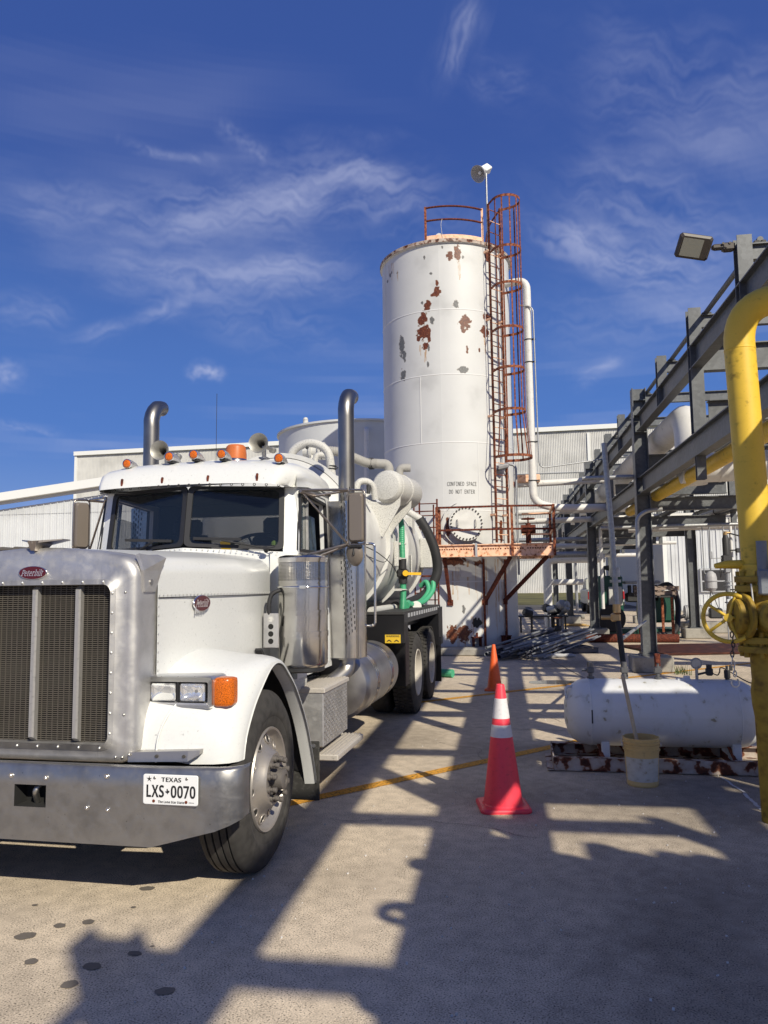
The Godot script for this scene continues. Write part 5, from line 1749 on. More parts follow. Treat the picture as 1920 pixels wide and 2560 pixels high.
		var gp := part(T, "fender_guard", g, M.fuel_alloy)
		for x in [0.76, 0.91]:
			g = G.new()
			g.disc(Vector3(x * s, 0.782, 0.618 + (0.93 - x) * 0.1), Vector3(0, 0, 1), 0.009, 0.016, 10)
			part(gp, "bolt", g, M.dark_bolt)
		build_wheel(T, Vector3(1.035 * s, 0.525, 0), s, true)
		for z in [-5.74, -7.05]:
			build_wheel(T, Vector3(1.055 * s, 0.525, z), s, false)
		air_cleaner(T, s)
		stack(T, s)
		mirror(T, s)
		# front mud flap
		g = G.new()
		g.cbox(Vector3(1.02 * s, 0.34, -1.0), Vector3(0.34, 0.42, 0.016), 0.006)
		var fl := part(T, "mud_flap", g, M.flap)
		for x in [0.89, 1.02, 1.15]:
			g = G.new()
			g.disc(Vector3(x * s, 0.52, -0.992), Vector3(0, 0, 1), 0.014, 0.008, 8)
			part(fl, "bolt", g, M.bolt)
		# fuel tank with straps
		g = G.new()
		var tx := Transform3D(G.align(Vector3(0, 0, -1)), Vector3(0.86 * s, 0.72, -2.74))
		g.lathe([Vector2(0, -0.035), Vector2(0.2, -0.03), Vector2(0.295, -0.012), Vector2(0.325, 0.03), Vector2(0.33, 0.06), Vector2(0.33, 1.50), Vector2(0.325, 1.53), Vector2(0.295, 1.57), Vector2(0, 1.59)], 48, tx)
		var ft := part(T, "fuel_tank", g, M.fuel_alloy)
		for d in [0.35, 0.42, 1.10, 1.17]:
			g = G.new()
			g.lathe([Vector2(0.33, d), Vector2(0.3345, d + 0.004), Vector2(0.3345, d + 0.05), Vector2(0.33, d + 0.054)], 48, tx)
			part(ft, "strap", g, M.stainless)
		g = G.new()
		g.disc(Vector3(0.86 * s, 1.02, -3.9), Vector3(0.2 * s, 1, 0), 0.05, 0.06, 16)
		part(ft, "filler_cap", g, M.dark_iron)
		# tool step: upper tread, diamond plate front, lower tread
		g = G.new()
		g.cbox(Vector3(0.87 * s, 0.60, -2.0), Vector3(0.36, 0.44, 0.80), 0.008)
		var stp := part(T, "step_box", g, M.alloy)
		g = G.new()
		for i in 15:
			for k in 17:
				var b := Basis(Vector3.RIGHT, 0.7 if (i + k) % 2 else -0.7)
				g.box(Vector3(1.051 * s, 0.415 + i * 0.0255, -2.36 + k * 0.045), Vector3(0.005, 0.02, 0.006), b)
		part(stp, "diamond_plate", g, M.stainless, Vector3.ZERO, true)
		g = G.new()
		g.cbox(Vector3(0.875 * s, 0.83, -2.0), Vector3(0.38, 0.04, 0.82), 0.006)
		for k in 12:
			g.box(Vector3((0.72 + k * 0.028) * s, 0.853, -2.0), Vector3(0.012, 0.010, 0.80))
		part(stp, "upper_tread", g, M.tread)
		g = G.new()
		g.cbox(Vector3(0.975 * s, 0.285, -2.12), Vector3(0.36, 0.05, 0.92), 0.008)
		for k in 10:
			g.box(Vector3((0.82 + k * 0.034) * s, 0.314, -2.12), Vector3(0.014, 0.010, 0.90))
		part(stp, "lower_tread", g, M.tread)
		# round reservoir ahead of the step
		g = G.new()
		g.lathe([Vector2(0, 0), Vector2(0.12, 0.01), Vector2(0.145, 0.04), Vector2(0.15, 0.07), Vector2(0.15, 0.55), Vector2(0.13, 0.6), Vector2(0, 0.61)], 28, Transform3D(G.align(Vector3(0, 0, 1)), Vector3(0.72 * s, 0.90, -1.80)))
		part(T, "air_reservoir", g, M.dirty_white)
		# bracket with four round holes beside the air cleaner
		g = G.new()
		g.cbox(Vector3(0.80 * s, 1.35, -1.05), Vector3(0.12, 0.26, 0.02), 0.004)
		var hb := part(T, "lamp_bracket", g, M.alloy)
		for k in 4:
			g = G.new()
			g.disc(Vector3(0.80 * s, 1.435 - k * 0.055, -1.0405), Vector3(0, 0, 1), 0.021, 0.002, 16)
			part(hb, "hole", g, M.black_void if k else M.dirty_white)
		# hood latch strap
		g = G.new()
		g.bar(Vector3(0.745 * s, 1.22, -0.92), Vector3(0.76 * s, 1.05, -1.08), 0.022, 0.05, Vector3(s, 0, 0))
		part(T, "latch_strap", g, M.rubber)
	# frame rails, axles, dark underside
	g = G.new()
	for x in [-0.43, 0.43]:
		g.box(Vector3(x, 0.80, -3.6), Vector3(0.09, 0.28, 8.4))
	part(T, "frame_rails", g, M.black_paint)
	for z in [0.0, -5.74, -7.05]:
		g = G.new()
		g.tube([Vector3(-0.95, 0.525, z), Vector3(0.95, 0.525, z)], 0.08, 12)
		if z < -1.0: g.ball(Vector3(0, 0.525, z), 0.26, 14)
		part(T, "axle", g, M.black_paint)
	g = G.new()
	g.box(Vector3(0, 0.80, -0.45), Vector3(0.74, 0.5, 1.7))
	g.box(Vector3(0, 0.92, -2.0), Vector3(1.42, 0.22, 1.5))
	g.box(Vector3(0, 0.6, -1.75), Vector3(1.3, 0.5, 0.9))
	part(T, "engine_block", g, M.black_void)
	build_cab(T)
	build_tank(T)

func badge(T: Node3D, at: Vector3, rx: float, ry: float, b: Basis):
	var rim := []
	for e in [[1.0, 0.0], [1.0, 0.006], [0.93, 0.008], [0.92, 0.006], [0.6, 0.007]]:
		var r := PackedVector3Array()
		for k in 36:
			var a := TAU * k / 36.0
			r.append(b * Vector3(cos(a) * rx * e[0], sin(a) * ry * e[0], e[1]))
		rim.append(r)
	var g := G.new()
	g.loft(rim.slice(0, 3), true, false)
	var o := part(T, "oval_badge", g, M.chrome, at)
	g = G.new()
	g.loft(rim.slice(2, 5), true, true)
	part(o, "enamel", g, M.maroon)
	letters(o, "badge_script", "Peterbilt", "Droid Serif", rx * 1.45, ry * 0.95, M.silver_letter, b * Vector3(0, 0.0, 0.007), b, 0.002, 0, 0.35)

func panel(g: G, c: Array, th: float, out: Vector3):
	# a four-cornered slab of thickness th
	var d := out.normalized() * th
	g.quad(c[0], c[1], c[2], c[3], out)
	g.quad(c[0] - d, c[1] - d, c[2] - d, c[3] - d, -out)
	var m: Vector3 = (c[0] + c[1] + c[2] + c[3]) * 0.25
	for i in 4:
		var a: Vector3 = c[i]
		var b: Vector3 = c[(i + 1) % 4]
		g.quad(a, b, b - d, a - d, (a + b) * 0.5 - m)

func frame_panel(g: G, o: Array, i: Array, th: float, out: Vector3):
	# a slab with a four-cornered opening
	for k in 4:
		var j := (k + 1) % 4
		panel(g, [o[k], o[j], i[j], i[k]], th, out)

func inset(c: Array, f: float) -> Array:
	var m: Vector3 = (c[0] + c[1] + c[2] + c[3]) * 0.25
	return c.map(func(p): return p + (m - p).normalized() * f)

func soft_quad(c: Array, r: float, n := 5) -> PackedVector3Array:
	# a four-cornered outline with rounded corners
	var out := PackedVector3Array()
	for k in 4:
		var a: Vector3 = c[(k + 3) % 4]
		var b: Vector3 = c[k]
		var d: Vector3 = c[(k + 1) % 4]
		var p := b + (a - b).normalized() * r
		var q := b + (d - b).normalized() * r
		for i in n:
			var t := i / (n - 1.0)
			out.append(p * (1 - t) * (1 - t) + b * 2 * t * (1 - t) + q * t * t)
	return out

func build_cab(T: Node3D):
	var g := G.new()
	var zc := -1.24
	# lower cab and cowl
	var zr := -2.42
	for s in [1.0, -1.0]:
		g = G.new()
		# door skin with a window opening
		var yb := 1.98
		var outer := [Vector3(0.90 * s, 0.95, -1.38), Vector3(0.90 * s, 0.95, zr), Vector3(0.875 * s, 2.53, zr), Vector3(0.855 * s, 2.53, -1.50)]
		var win := [Vector3(0.893 * s, yb, -1.45), Vector3(0.893 * s, yb, zr + 0.16), Vector3(0.878 * s, 2.42, zr + 0.16), Vector3(0.872 * s, 2.46, -1.54)]
		frame_panel(g, outer, win, 0.05, Vector3(s, 0.05, 0))
		var door := part(T, "cab_side", g, M.white_paint)
		g = G.new()
		var wi := inset(win, -0.012)
		for k in 4:
			g.bar(wi[k] + Vector3(0.003 * s, 0, 0), wi[(k + 1) % 4] + Vector3(0.003 * s, 0, 0), 0.022, 0.03, Vector3(s, 0, 0))
		part(door, "window_seal", g, M.dark_trim)
		g = G.new()
		g.bar(Vector3(0.888 * s, yb, -1.70), Vector3(0.872 * s, 2.43, -1.74), 0.012, 0.022, Vector3(s, 0, 0))
		part(door, "vent_window_bar", g, M.alloy)
		g = G.new()
		panel(g, [Vector3(0.875 * s, yb, -1.46), Vector3(0.875 * s, yb, -1.70), Vector3(0.86 * s, 2.43, -1.74), Vector3(0.855 * s, 2.44, -1.58)], 0.005, Vector3(s, 0, 0))
		panel(g, [Vector3(0.875 * s, yb, -1.71), Vector3(0.875 * s, yb, -2.02), Vector3(0.862 * s, 2.28, -2.0), Vector3(0.862 * s, 2.30, -1.73)], 0.005, Vector3(s, 0, 0))
		part(door, "door_glass", g, M.clear_glass)
		# shut line and drip rail
		g = G.new()
		g.tube(arcpath([Vector3(0.90 * s, 1.0, -1.43), Vector3(0.897 * s, 2.0, -1.43), Vector3(0.872 * s, 2.49, -1.55), Vector3(0.88 * s, 2.48, zr + 0.10), Vector3(0.904 * s, 1.0, zr + 0.10)], 0.08), 0.006, 6)
		part(door, "door_seal", g, M.wall_grey)
		g = G.new()
		g.tube([Vector3(0.79 * s, 2.505, -1.42), Vector3(0.875 * s, 2.535, -1.52), Vector3(0.89 * s, 2.53, zr)], 0.012, 6)
		part(T, "drip_rail", g, M.dark_trim)
		# A pillar
		g = G.new()
		panel(g, [Vector3(0.78 * s, 1.96, -1.385), Vector3(0.90 * s, 1.94, -1.44), Vector3(0.862 * s, 2.53, -1.52), Vector3(0.765 * s, 2.51, -1.475)], 0.04, Vector3(0.5 * s, 0.1, 0.8))
		part(T, "windshield_pillar", g, M.white_paint)
		g = G.new()
		panel(g, [Vector3(0.70 * s, 1.02, -1.27), Vector3(0.90 * s, 1.02, -1.40), Vector3(0.90 * s, 1.96, -1.43), Vector3(0.70 * s, 1.96, -1.30)], 0.04, Vector3(0.5 * s, 0, 1))
		part(T, "cowl_side", g, M.white_paint)
		g = G.new()
		for k in 9:
			g.ball(Vector3(0.80 * s, 1.06 + k * 0.085, -1.325), 0.006, 6)
		part(T, "rivets", g, M.rivet, Vector3.ZERO, true)
	# cowl top and the strip under the glass
	g = G.new()
	for s in [1.0, -1.0]:
		panel(g, [Vector3(0, 2.00, zc + 0.05), Vector3(0.79 * s, 1.96, -1.36), Vector3(0.79 * s, 1.84, -1.33), Vector3(0, 1.84, zc + 0.07)], 0.05, Vector3(0.2 * s, 0.3, 1))
		panel(g, [Vector3(0, 1.84, zc + 0.07), Vector3(0.79 * s, 1.84, -1.33), Vector3(0.79 * s, 1.0, -1.33), Vector3(0, 1.0, zc + 0.07)], 0.05, Vector3(0.2 * s, 0, 1))
	part(T, "cowl", g, M.white_paint)
	g = G.new()
	for k in 34:
		var x := -0.76 + k * 0.046
		g.ball(Vector3(x, 1.988 - absf(x) * 0.05, zc + 0.052 - absf(x) * 0.152), 0.006, 6)
	part(T, "cowl_rivets", g, M.rivet, Vector3.ZERO, true)
	# two flat panes meeting at a centre post
	for s in [1.0, -1.0]:
		var c := [Vector3(0.0, 2.01, zc + 0.03), Vector3(0.785 * s, 1.975, -1.385), Vector3(0.768 * s, 2.50, -1.46), Vector3(0.0, 2.51, zc - 0.05)]
		var n := Vector3(0.18 * s, 0.13, 1).normalized()
		var o := soft_quad(c, 0.05)
		var i := soft_quad(inset(c, 0.05), 0.055)
		g = G.new()
		var of := PackedVector3Array()
		var inf := PackedVector3Array()
		var inb := PackedVector3Array()
		for k in o.size():
			of.append(o[k] + n * 0.014)
			inf.append(i[k] + n * 0.014)
			inb.append(i[k] - n * 0.004)
		g.loft([o, of], true, false, false)
		g.loft([of, inf], true, false, false, n)
		g.loft([inf, inb], true, false, false, n)
		var wf := part(T, "windshield_seal", g, M.dark_trim)
		g = G.new()
		g.cap(i, n)
		part(wf, "windshield", g, M.window_glass)
		# wiper
		g = G.new()
		g.tube([Vector3(0.56 * s + 0.12, 1.985, -1.27), Vector3(0.30 * s + 0.02, 2.055, -1.215)], 0.008, 6)
		g.bar(Vector3(0.30 * s + 0.18, 2.06, -1.235), Vector3(0.30 * s - 0.22, 2.075, -1.215), 0.014, 0.022)
		g.disc(Vector3(0.56 * s + 0.12, 1.965, -1.27), Vector3(0, 0.6, 0.8), 0.02, 0.04, 10)
		g.tube(spline([Vector3(0.56 * s + 0.12, 1.985, -1.25), Vector3(0.56 * s + 0.17, 1.99, -1.255), Vector3(0.56 * s + 0.20, 2.0, -1.26), Vector3(0.56 * s + 0.15, 2.01, -1.265)], 4), 0.004, 5)
		part(T, "wiper", g, M.rubber)
	# ---- roof shell with a crowned front
	g = G.new()
	var rings := []
	for e in [[-1.20, 0.80, 2.495, 0.06, 0.02], [-1.235, 0.84, 2.56, 0.10, 0.03], [-1.30, 0.865, 2.64, 0.12, 0.04], [-1.42, 0.885, 2.69, 0.14, 0.045], [-1.7, 0.895, 2.735, 0.16, 0.05], [-2.1, 0.895, 2.745, 0.16, 0.05], [-2.42, 0.89, 2.72, 0.16, 0.05], [-2.50, 0.86, 2.66, 0.14, 0.03]]:
		var r := PackedVector3Array()
		var w: float = e[1]
		var rad: float = e[3]
		r.append(Vector3(w, 2.49 + (0.03 if e[0] < -1.45 else 0.0), e[0] - (0.20 if e[0] > -1.25 else (0.14 if e[0] > -1.35 else 0.0))))
		for k in 9:
			var a := deg_to_rad(90.0 * k / 8.0)
			r.append(Vector3(w - rad + cos(a) * rad, maxf(e[2] - rad + sin(a) * rad, 2.49), e[0] - (0.16 * (1.0 - sin(a)) if e[0] > -1.35 else 0.0)))
		for k in range(1, 12):
			var x: float = (w - rad) * (1.0 - k / 6.0)
			r.append(Vector3(x, e[2] + e[4] * (1.0 - pow(x / w, 2.0)), e[0]))
		for k in 9:
			var a := deg_to_rad(90.0 - 90.0 * k / 8.0)
			r.append(Vector3(-w + rad - cos(a) * rad, maxf(e[2] - rad + sin(a) * rad, 2.49), e[0] - (0.16 * (1.0 - sin(a)) if e[0] > -1.35 else 0.0)))
		r.append(Vector3(-w, 2.49 + (0.03 if e[0] < -1.45 else 0.0), e[0] - (0.20 if e[0] > -1.25 else (0.14 if e[0] > -1.35 else 0.0))))
		rings.append(r)
	g.loft(rings, true, false, true, [Vector3(0, 2.3, -1.95)])
	var roof := part(T, "cab_roof", g, M.white_paint)
	g = G.new()
	for k in 18:
		var x := -0.76 + k * 0.0894
		g.torus(Vector3(x, 2.508 - absf(x) * 0.012, -1.196 - pow(absf(x) / 0.8, 3) * 0.16), Vector3(0, 0, 1), 0.010, 0.003, 10, 5)
	part(roof, "visor_screws", g, M.dark_bolt, Vector3.ZERO, true)
	for x in [-0.56, -0.2, 0.2, 0.62]:
		g = G.new()
		g.box(Vector3(x, 2.545, -1.215), Vector3(0.016, 0.05, 0.012))
		g.ball(Vector3(x, 2.575, -1.218), 0.012, 6)
		part(roof, "visor_bracket", g, M.rust_dark)
	# rear wall with a window, floor, seats, wheel
	g = G.new()
	var ro := [Vector3(-0.88, 0.95, zr), Vector3(0.88, 0.95, zr), Vector3(0.87, 2.56, zr), Vector3(-0.87, 2.56, zr)]
	var ri := [Vector3(-0.62, 2.02, zr), Vector3(0.62, 2.02, zr), Vector3(0.60, 2.36, zr), Vector3(-0.60, 2.36, zr)]
	frame_panel(g, ro, ri, -0.05, Vector3(0, 0, -1))
	part(T, "cab_rear", g, M.white_paint)
	g = G.new()
	panel(g, ri, 0.004, Vector3(0, 0, -1))
	part(T, "rear_window", g, M.clear_glass)
	g = G.new()
	g.box(Vector3(0, 1.0, -1.9), Vector3(1.7, 0.06, 1.05))
	g.cbox(Vector3(0, 1.84, -1.50), Vector3(1.54, 0.22, 0.32), 0.06)
	frame_panel(g, [Vector3(-0.86, 1.0, zr + 0.055), Vector3(0.86, 1.0, zr + 0.055), Vector3(0.85, 2.5, zr + 0.055), Vector3(-0.85, 2.5, zr + 0.055)], [Vector3(-0.62, 2.02, zr + 0.055), Vector3(0.62, 2.02, zr + 0.055), Vector3(0.60, 2.36, zr + 0.055), Vector3(-0.60, 2.36, zr + 0.055)], 0.003, Vector3(0, 0, 1))
	g.box(Vector3(0, 2.475, -1.97), Vector3(1.66, 0.01, 0.90))
	part(T, "cab_interior", g, M.cab_interior)
	for x in [-0.45, 0.45]:
		g = G.new()
		g.cbox(Vector3(x, 1.50, -1.95), Vector3(0.5, 0.16, 0.5), 0.05)
		g.cbox(Vector3(x, 1.86, -2.20), Vector3(0.48, 0.62, 0.14), 0.05)
		g.cbox(Vector3(x, 2.24, -2.22), Vector3(0.28, 0.16, 0.1), 0.03)
		part(T, "seat", g, M.cab_interior)
	g = G.new()
	var sb := G.align(Vector3(0, 0.75, 0.5))
	g.torus(Vector3(0.42, 2.02, -1.66), Vector3(0, 0.75, 0.5).normalized() * -1.0, 0.22, 0.015, 36, 8)
	g.tube([Vector3(0.42, 2.02, -1.66), Vector3(0.42, 1.86, -1.55)], 0.03, 8)
	for a in [0.0, 2.1, 4.2]:
		g.tube([Vector3(0.42, 2.02, -1.66), Vector3(0.42, 2.02, -1.66) + sb * Vector3(cos(a) * 0.21, 0, sin(a) * 0.21)], 0.011, 6)
	part(T, "steering_wheel", g, M.dark_trim)
	# things on the dashboard
	g = G.new()
	g.ball(Vector3(0.68, 2.03, -1.46), 0.03, 10)
	part(T, "dashboard_ball", g, M.lime)
	g = G.new()
	g.box(Vector3(0.28, 2.01, -1.40), Vector3(0.08, 0.10, 0.004), Basis(Vector3.UP, 0.3) * Basis(Vector3.BACK, 0.15))
	g.box(Vector3(-0.05, 1.965, -1.36), Vector3(0.16, 0.02, 0.03))
	part(T, "dashboard_papers", g, M.sign_yellow)
	g = G.new()
	g.cbox(Vector3(0.55, 1.975, -1.43), Vector3(0.16, 0.04, 0.05), 0.01)
	part(T, "dashboard_tape", g, M.plate_white)
	# ---- roof fittings
	for p in [Vector3(-0.60, 2.735, -1.44), Vector3(-0.205, 2.775, -1.42), Vector3(0.015, 2.782, -1.42), Vector3(0.262, 2.775, -1.42), Vector3(0.752, 2.722, -1.44)]:
		roof_lamp(T, p)
	horn(T, Vector3(-0.43, 2.885, -1.62))
	horn(T, Vector3(0.485, 2.905, -1.62))
	g = G.new()
	g.lathe([Vector2(0.0, 0), Vector2(0.105, 0), Vector2(0.105, 0.03), Vector2(0.095, 0.045)], 32, Transform3D(Basis(), Vector3(0.18, 2.77, -1.85)))
	var bc := part(T, "beacon", g, M.stainless)
	g = G.new()
	g.lathe([Vector2(0.095, 0.045), Vector2(0.093, 0.10), Vector2(0.086, 0.155), Vector2(0.07, 0.172), Vector2(0, 0.178)], 32, Transform3D(Basis(), Vector3(0.18, 2.77, -1.85)))
	part(bc, "dome", g, M.beacon_amber)
	g = G.new()
	g.tube([Vector3(-0.12, 2.78, -2.1), Vector3(-0.125, 3.5, -2.12)], 0.0025, 5)
	g.disc(Vector3(-0.12, 2.77, -2.1), Vector3.UP, 0.015, 0.05, 8)
	part(T, "antenna", g, M.dark_trim)

func ribbed_hose(g: G, pts: Array, r: float):
	var n := pts.size()
	var rr := []
	var pp := []
	for i in n - 1:
		for k in 4:
			pp.append(pts[i].lerp(pts[i + 1], k / 4.0))
			rr.append(r * (1.0 if k < 2 else 0.88))
	pp.append(pts[-1])
	rr.append(r)
	g.tube(pp, rr, 12)

func build_tank(T: Node3D):
	var yc := 2.20
	var R := 0.90
	var zf := -3.35
	var zb := -8.35
	var tx := Transform3D(G.align(Vector3(0, 0, -1)), Vector3(0, yc, zf))
	var L := zf - zb
	var g := G.new()
	g.lathe([Vector2(0, -0.20), Vector2(0.35, -0.17), Vector2(0.62, -0.10), Vector2(0.80, -0.02), Vector2(R - 0.02, 0.06), Vector2(R, 0.12), Vector2(R, L - 0.12), Vector2(R - 0.02, L - 0.06), Vector2(0.80, L + 0.02), Vector2(0.5, L + 0.12), Vector2(0, L + 0.18)], 72, tx)
	var tank := part(T, "vacuum_tank", g, M.tank_white)
	# stiffening rings
	for d in [0.14, 1.80, 3.2, L - 0.16]:
		g = G.new()
		g.lathe([Vector2(R, d - 0.045), Vector2(R + 0.05, d - 0.04), Vector2(R + 0.055, d), Vector2(R + 0.05, d + 0.04), Vector2(R, d + 0.045)], 72, tx)
		part(tank, "ring", g, M.tank_white)
	# saddle and rear head bolts
	g = G.new()
	for s in [-1.0, 1.0]:
		g.prism(PackedVector2Array([Vector2(0.30 * s, 0.94), Vector2(0.55 * s, 0.94), Vector2(0.55 * s, 1.46), Vector2(0.30 * s, 1.34)]), 4.6, Transform3D(Basis(), Vector3(0, 0, -8.1)))
	part(T, "saddle", g, M.black_paint)
	# deck: black side boxes with a pale edge strip, sloping guard behind
	for s in [1.0, -1.0]:
		g = G.new()
		g.box(Vector3(0.95 * s, 1.155, -4.75), Vector3(0.50, 0.33, 0.28))
		g.box(Vector3(0.80 * s, 1.20, -6.3), Vector3(0.2, 0.22, 3.3))
		var dk := part(T, "deck_box", g, M.black_paint)
		g = G.new()
		g.box(Vector3(1.195 * s, 1.29, -6.35), Vector3(0.012, 0.13, 3.42))
		g.box(Vector3(0.95 * s, 1.345, -6.3), Vector3(0.50, 0.03, 3.4))
		part(dk, "deck_rail", g, M.dark_iron)
		for k in 14:
			g = G.new()
			g.box(Vector3(1.203 * s, 1.31, -4.95 - k * 0.22), Vector3(0.004, 0.05, 0.12))
			part(dk, "reflector_strip", g, M.wall_grey)
		g = G.new()
		g.box(Vector3(0.99 * s, 0.72, -4.88), Vector3(0.34, 0.54, 0.03))
		g.box(Vector3(1.15 * s, 0.74, -5.02), Vector3(0.03, 0.58, 0.26))
		part(dk, "hanger_plate", g, M.black_paint)
		g = G.new()
		g.box(Vector3(0.98 * s, 1.02, -8.0), Vector3(0.46, 0.6, 0.5))
		g.box(Vector3(0.98 * s, 0.50, -7.82), Vector3(0.5, 0.7, 0.012))
		part(T, "rear_guard", g, M.black_paint)
	# yellow warning decal
	g = G.new()
	g.box(Vector3(1.06, 1.04, -4.6085), Vector3(0.19, 0.10, 0.003))
	var dc := part(T, "warning_decal", g, M.sign_yellow)
	letters(dc, "decal_lettering", "WARNING", "Droid Sans", 0.16, 0.022, M.black_letter, Vector3(1.06, 1.072, -4.607), Basis(), 0.001, 1)
	for k in [-0.045, 0.045]:
		g = G.new()
		g.prism(PackedVector2Array([Vector2(-0.035, -0.02), Vector2(-0.02, 0.0), Vector2(0.0, 0.012), Vector2(0.02, 0.0), Vector2(0.035, -0.02), Vector2(0.015, -0.012), Vector2(0, -0.002), Vector2(-0.015, -0.012)]), 0.001, Transform3D(Basis(), Vector3(1.06 + k, 1.02, -4.607)))
		part(dc, "hand_pictogram", g, M.black_letter)
	# scrubber drum slung on the tank shoulder
	g = G.new()
	var dx := Transform3D(G.align(Vector3(0.18, -0.02, -1)), Vector3(0.98, 2.905, -4.72))
	g.lathe([Vector2(0, -0.035), Vector2(0.10, -0.03), Vector2(0.17, -0.012), Vector2(0.198, 0.02), Vector2(0.203, 0.05), Vector2(0.203, 0.80), Vector2(0.17, 0.85), Vector2(0, 0.87)], 40, dx)
	var drum := part(T, "scrubber_drum", g, M.dirty_white)
	g = G.new()
	for d in [0.08, 0.42]:
		g.lathe([Vector2(0.203, d), Vector2(0.209, d + 0.004), Vector2(0.209, d + 0.03), Vector2(0.203, d + 0.034)], 40, dx)
	part(drum, "band", g, M.dirty_white)
	for e in [[-4.80, 0.0], [-5.2, 0.07]]:
		g = G.new()
		g.prism(PackedVector2Array([Vector2(0.72 + e[1], 2.76), Vector2(0.80 + e[1], 2.72), Vector2(1.02 + e[1], 2.70), Vector2(1.16 + e[1], 2.86), Vector2(1.14 + e[1], 2.66), Vector2(1.0, 2.42), Vector2(0.92, 2.28), Vector2(0.86, 2.30), Vector2(0.8, 2.6)]), 0.025, Transform3D(Basis(), Vector3(0, 0, e[0])))
		part(drum, "saddle_plate", g, M.dirty_white)
	# pipework: elbow on the drum, hose forward and across to the valve tree
	g = G.new()
	g.tube(arcpath([Vector3(0.99, 3.05, -4.86), Vector3(0.99, 3.20, -4.86), Vector3(0.80, 3.205, -4.8)], 0.09, 8), 0.062, 14)
	g.tube(arcpath([Vector3(1.06, 3.05, -5.2), Vector3(1.06, 3.20, -5.2), Vector3(1.2, 3.20, -5.24)], 0.07, 8), 0.055, 14)
	g.disc(Vector3(1.06, 3.07, -5.2), Vector3.UP, 0.095, 0.03, 16)
	part(T, "drum_elbow", g, M.hose_grey)
	g = G.new()
	ribbed_hose(g, spline([Vector3(0.84, 3.205, -4.8), Vector3(0.72, 3.215, -4.76), Vector3(0.58, 3.27, -4.66), Vector3(0.42, 3.33, -4.56), Vector3(0.27, 3.34, -4.5)], 9), 0.062)
	part(T, "vacuum_hose", g, M.hose_grey)
	g = G.new()
	for k in 3:
		g.torus(Vector3(0.80 - k * 0.02, 3.205, -4.8), Vector3(1, 0, 0.2), 0.066, 0.009, 16, 6)
	part(T, "hose_clamp", g, M.dark_iron)
	g = G.new()
	g.disc(Vector3(0.26, 3.34, -4.5), Vector3(-1, 0, 0.1), 0.11, 0.03, 18)
	g.disc(Vector3(0.215, 3.34, -4.495), Vector3(-1, 0, 0.1), 0.11, 0.03, 18)
	g.disc(Vector3(0.19, 3.34, -4.49), Vector3(-1, 0, 0.1), 0.07, 0.2, 16)
	g.disc(Vector3(0.10, 3.34, -4.48), Vector3(-1, 0, 0.1), 0.10, 0.03, 18)
	g.disc(Vector3(0.09, 3.04, -4.48), Vector3.UP, 0.05, 0.28, 12)
	part(T, "valve_tree", g, M.dirty_white)
	# the white arched pipe over the front of the tank
	g = G.new()
	g.tube(arcpath([Vector3(0.10, 2.95, -3.62), Vector3(0.10, 3.20, -3.62), Vector3(0.33, 3.30, -3.62), Vector3(0.545, 3.20, -3.64), Vector3(0.58, 2.80, -3.68)], 0.2, 8), 0.047, 14)
	var arch := part(T, "arched_pipe", g, M.dirty_white)
	g = G.new()
	g.disc(Vector3(0.315, 3.215, -3.575), Vector3(0, 0, 1), 0.018, 0.01, 10)
	for z in [0.0, 0.03]:
		g.torus(Vector3(0.572, 2.98 + z, -3.665), Vector3.UP, 0.05, 0.007, 16, 6)
	part(arch, "clamp", g, M.dark_iron)
	g = G.new()
	g.tube(arcpath([Vector3(0.30, 3.05, -3.9), Vector3(0.32, 3.20, -3.9), Vector3(0.46, 3.18, -3.95), Vector3(0.48, 2.9, -4.0)], 0.1, 6), 0.035, 12)
	part(T, "small_pipe", g, M.dirty_white)
	g = G.new()
	g.tube(arcpath([Vector3(0.72, 2.72, -4.2), Vector3(0.74, 2.92, -4.2), Vector3(0.90, 2.90, -4.3), Vector3(0.92, 2.7, -4.35)], 0.1, 6), 0.04, 12)
	g.cbox(Vector3(0.74, 2.78, -4.2), Vector3(0.14, 0.03, 0.14), 0.008)
	part(T, "small_pipe", g, M.dirty_white)
	g = G.new()
	g.torus(Vector3(0.52, 3.0, -4.15), Vector3(0.2, 0.1, 1), 0.07, 0.008, 16, 6)
	g.disc(Vector3(0.62, 2.9, -4.1), Vector3.UP, 0.03, 0.12, 8)
	g.disc(Vector3(0.86, 2.76, -4.25), Vector3.UP, 0.025, 0.1, 8)
	part(T, "small_valves", g, M.dark_iron)
	# green sight hose with its valve
	g = G.new()
	ribbed_hose(g, spline([Vector3(0.95, 2.66, -5.72), Vector3(0.985, 2.50, -5.74), Vector3(0.985, 2.2, -5.76), Vector3(0.985, 2.02, -5.78)], 12), 0.043)
	part(T, "green_hose", g, M.green_hose)
	g = G.new()
	ribbed_hose(g, spline([Vector3(0.985, 1.72, -5.80), Vector3(0.985, 1.55, -5.80), Vector3(0.97, 1.36, -5.82)], 14), 0.046)
	part(T, "green_hose", g, M.green_hose)
	g = G.new()
	g.disc(Vector3(0.985, 1.90, -5.78), Vector3.UP, 0.055, 0.13, 14)
	g.cbox(Vector3(0.985, 1.84, -5.79), Vector3(0.15, 0.12, 0.12), 0.02)
	g.disc(Vector3(0.985, 1.70, -5.80), Vector3.UP, 0.06, 0.09, 14)
	var bv := part(T, "ball_valve", g, M.rubber)
	g = G.new()
	g.disc(Vector3(1.035, 1.84, -5.72), Vector3(0.2, 0, 1), 0.04, 0.03, 14)
	g.bar(Vector3(1.04, 1.835, -5.70), Vector3(1.24, 1.83, -5.76), 0.02, 0.035)
	part(bv, "lever", g, M.valve_yellow)
	g = G.new()
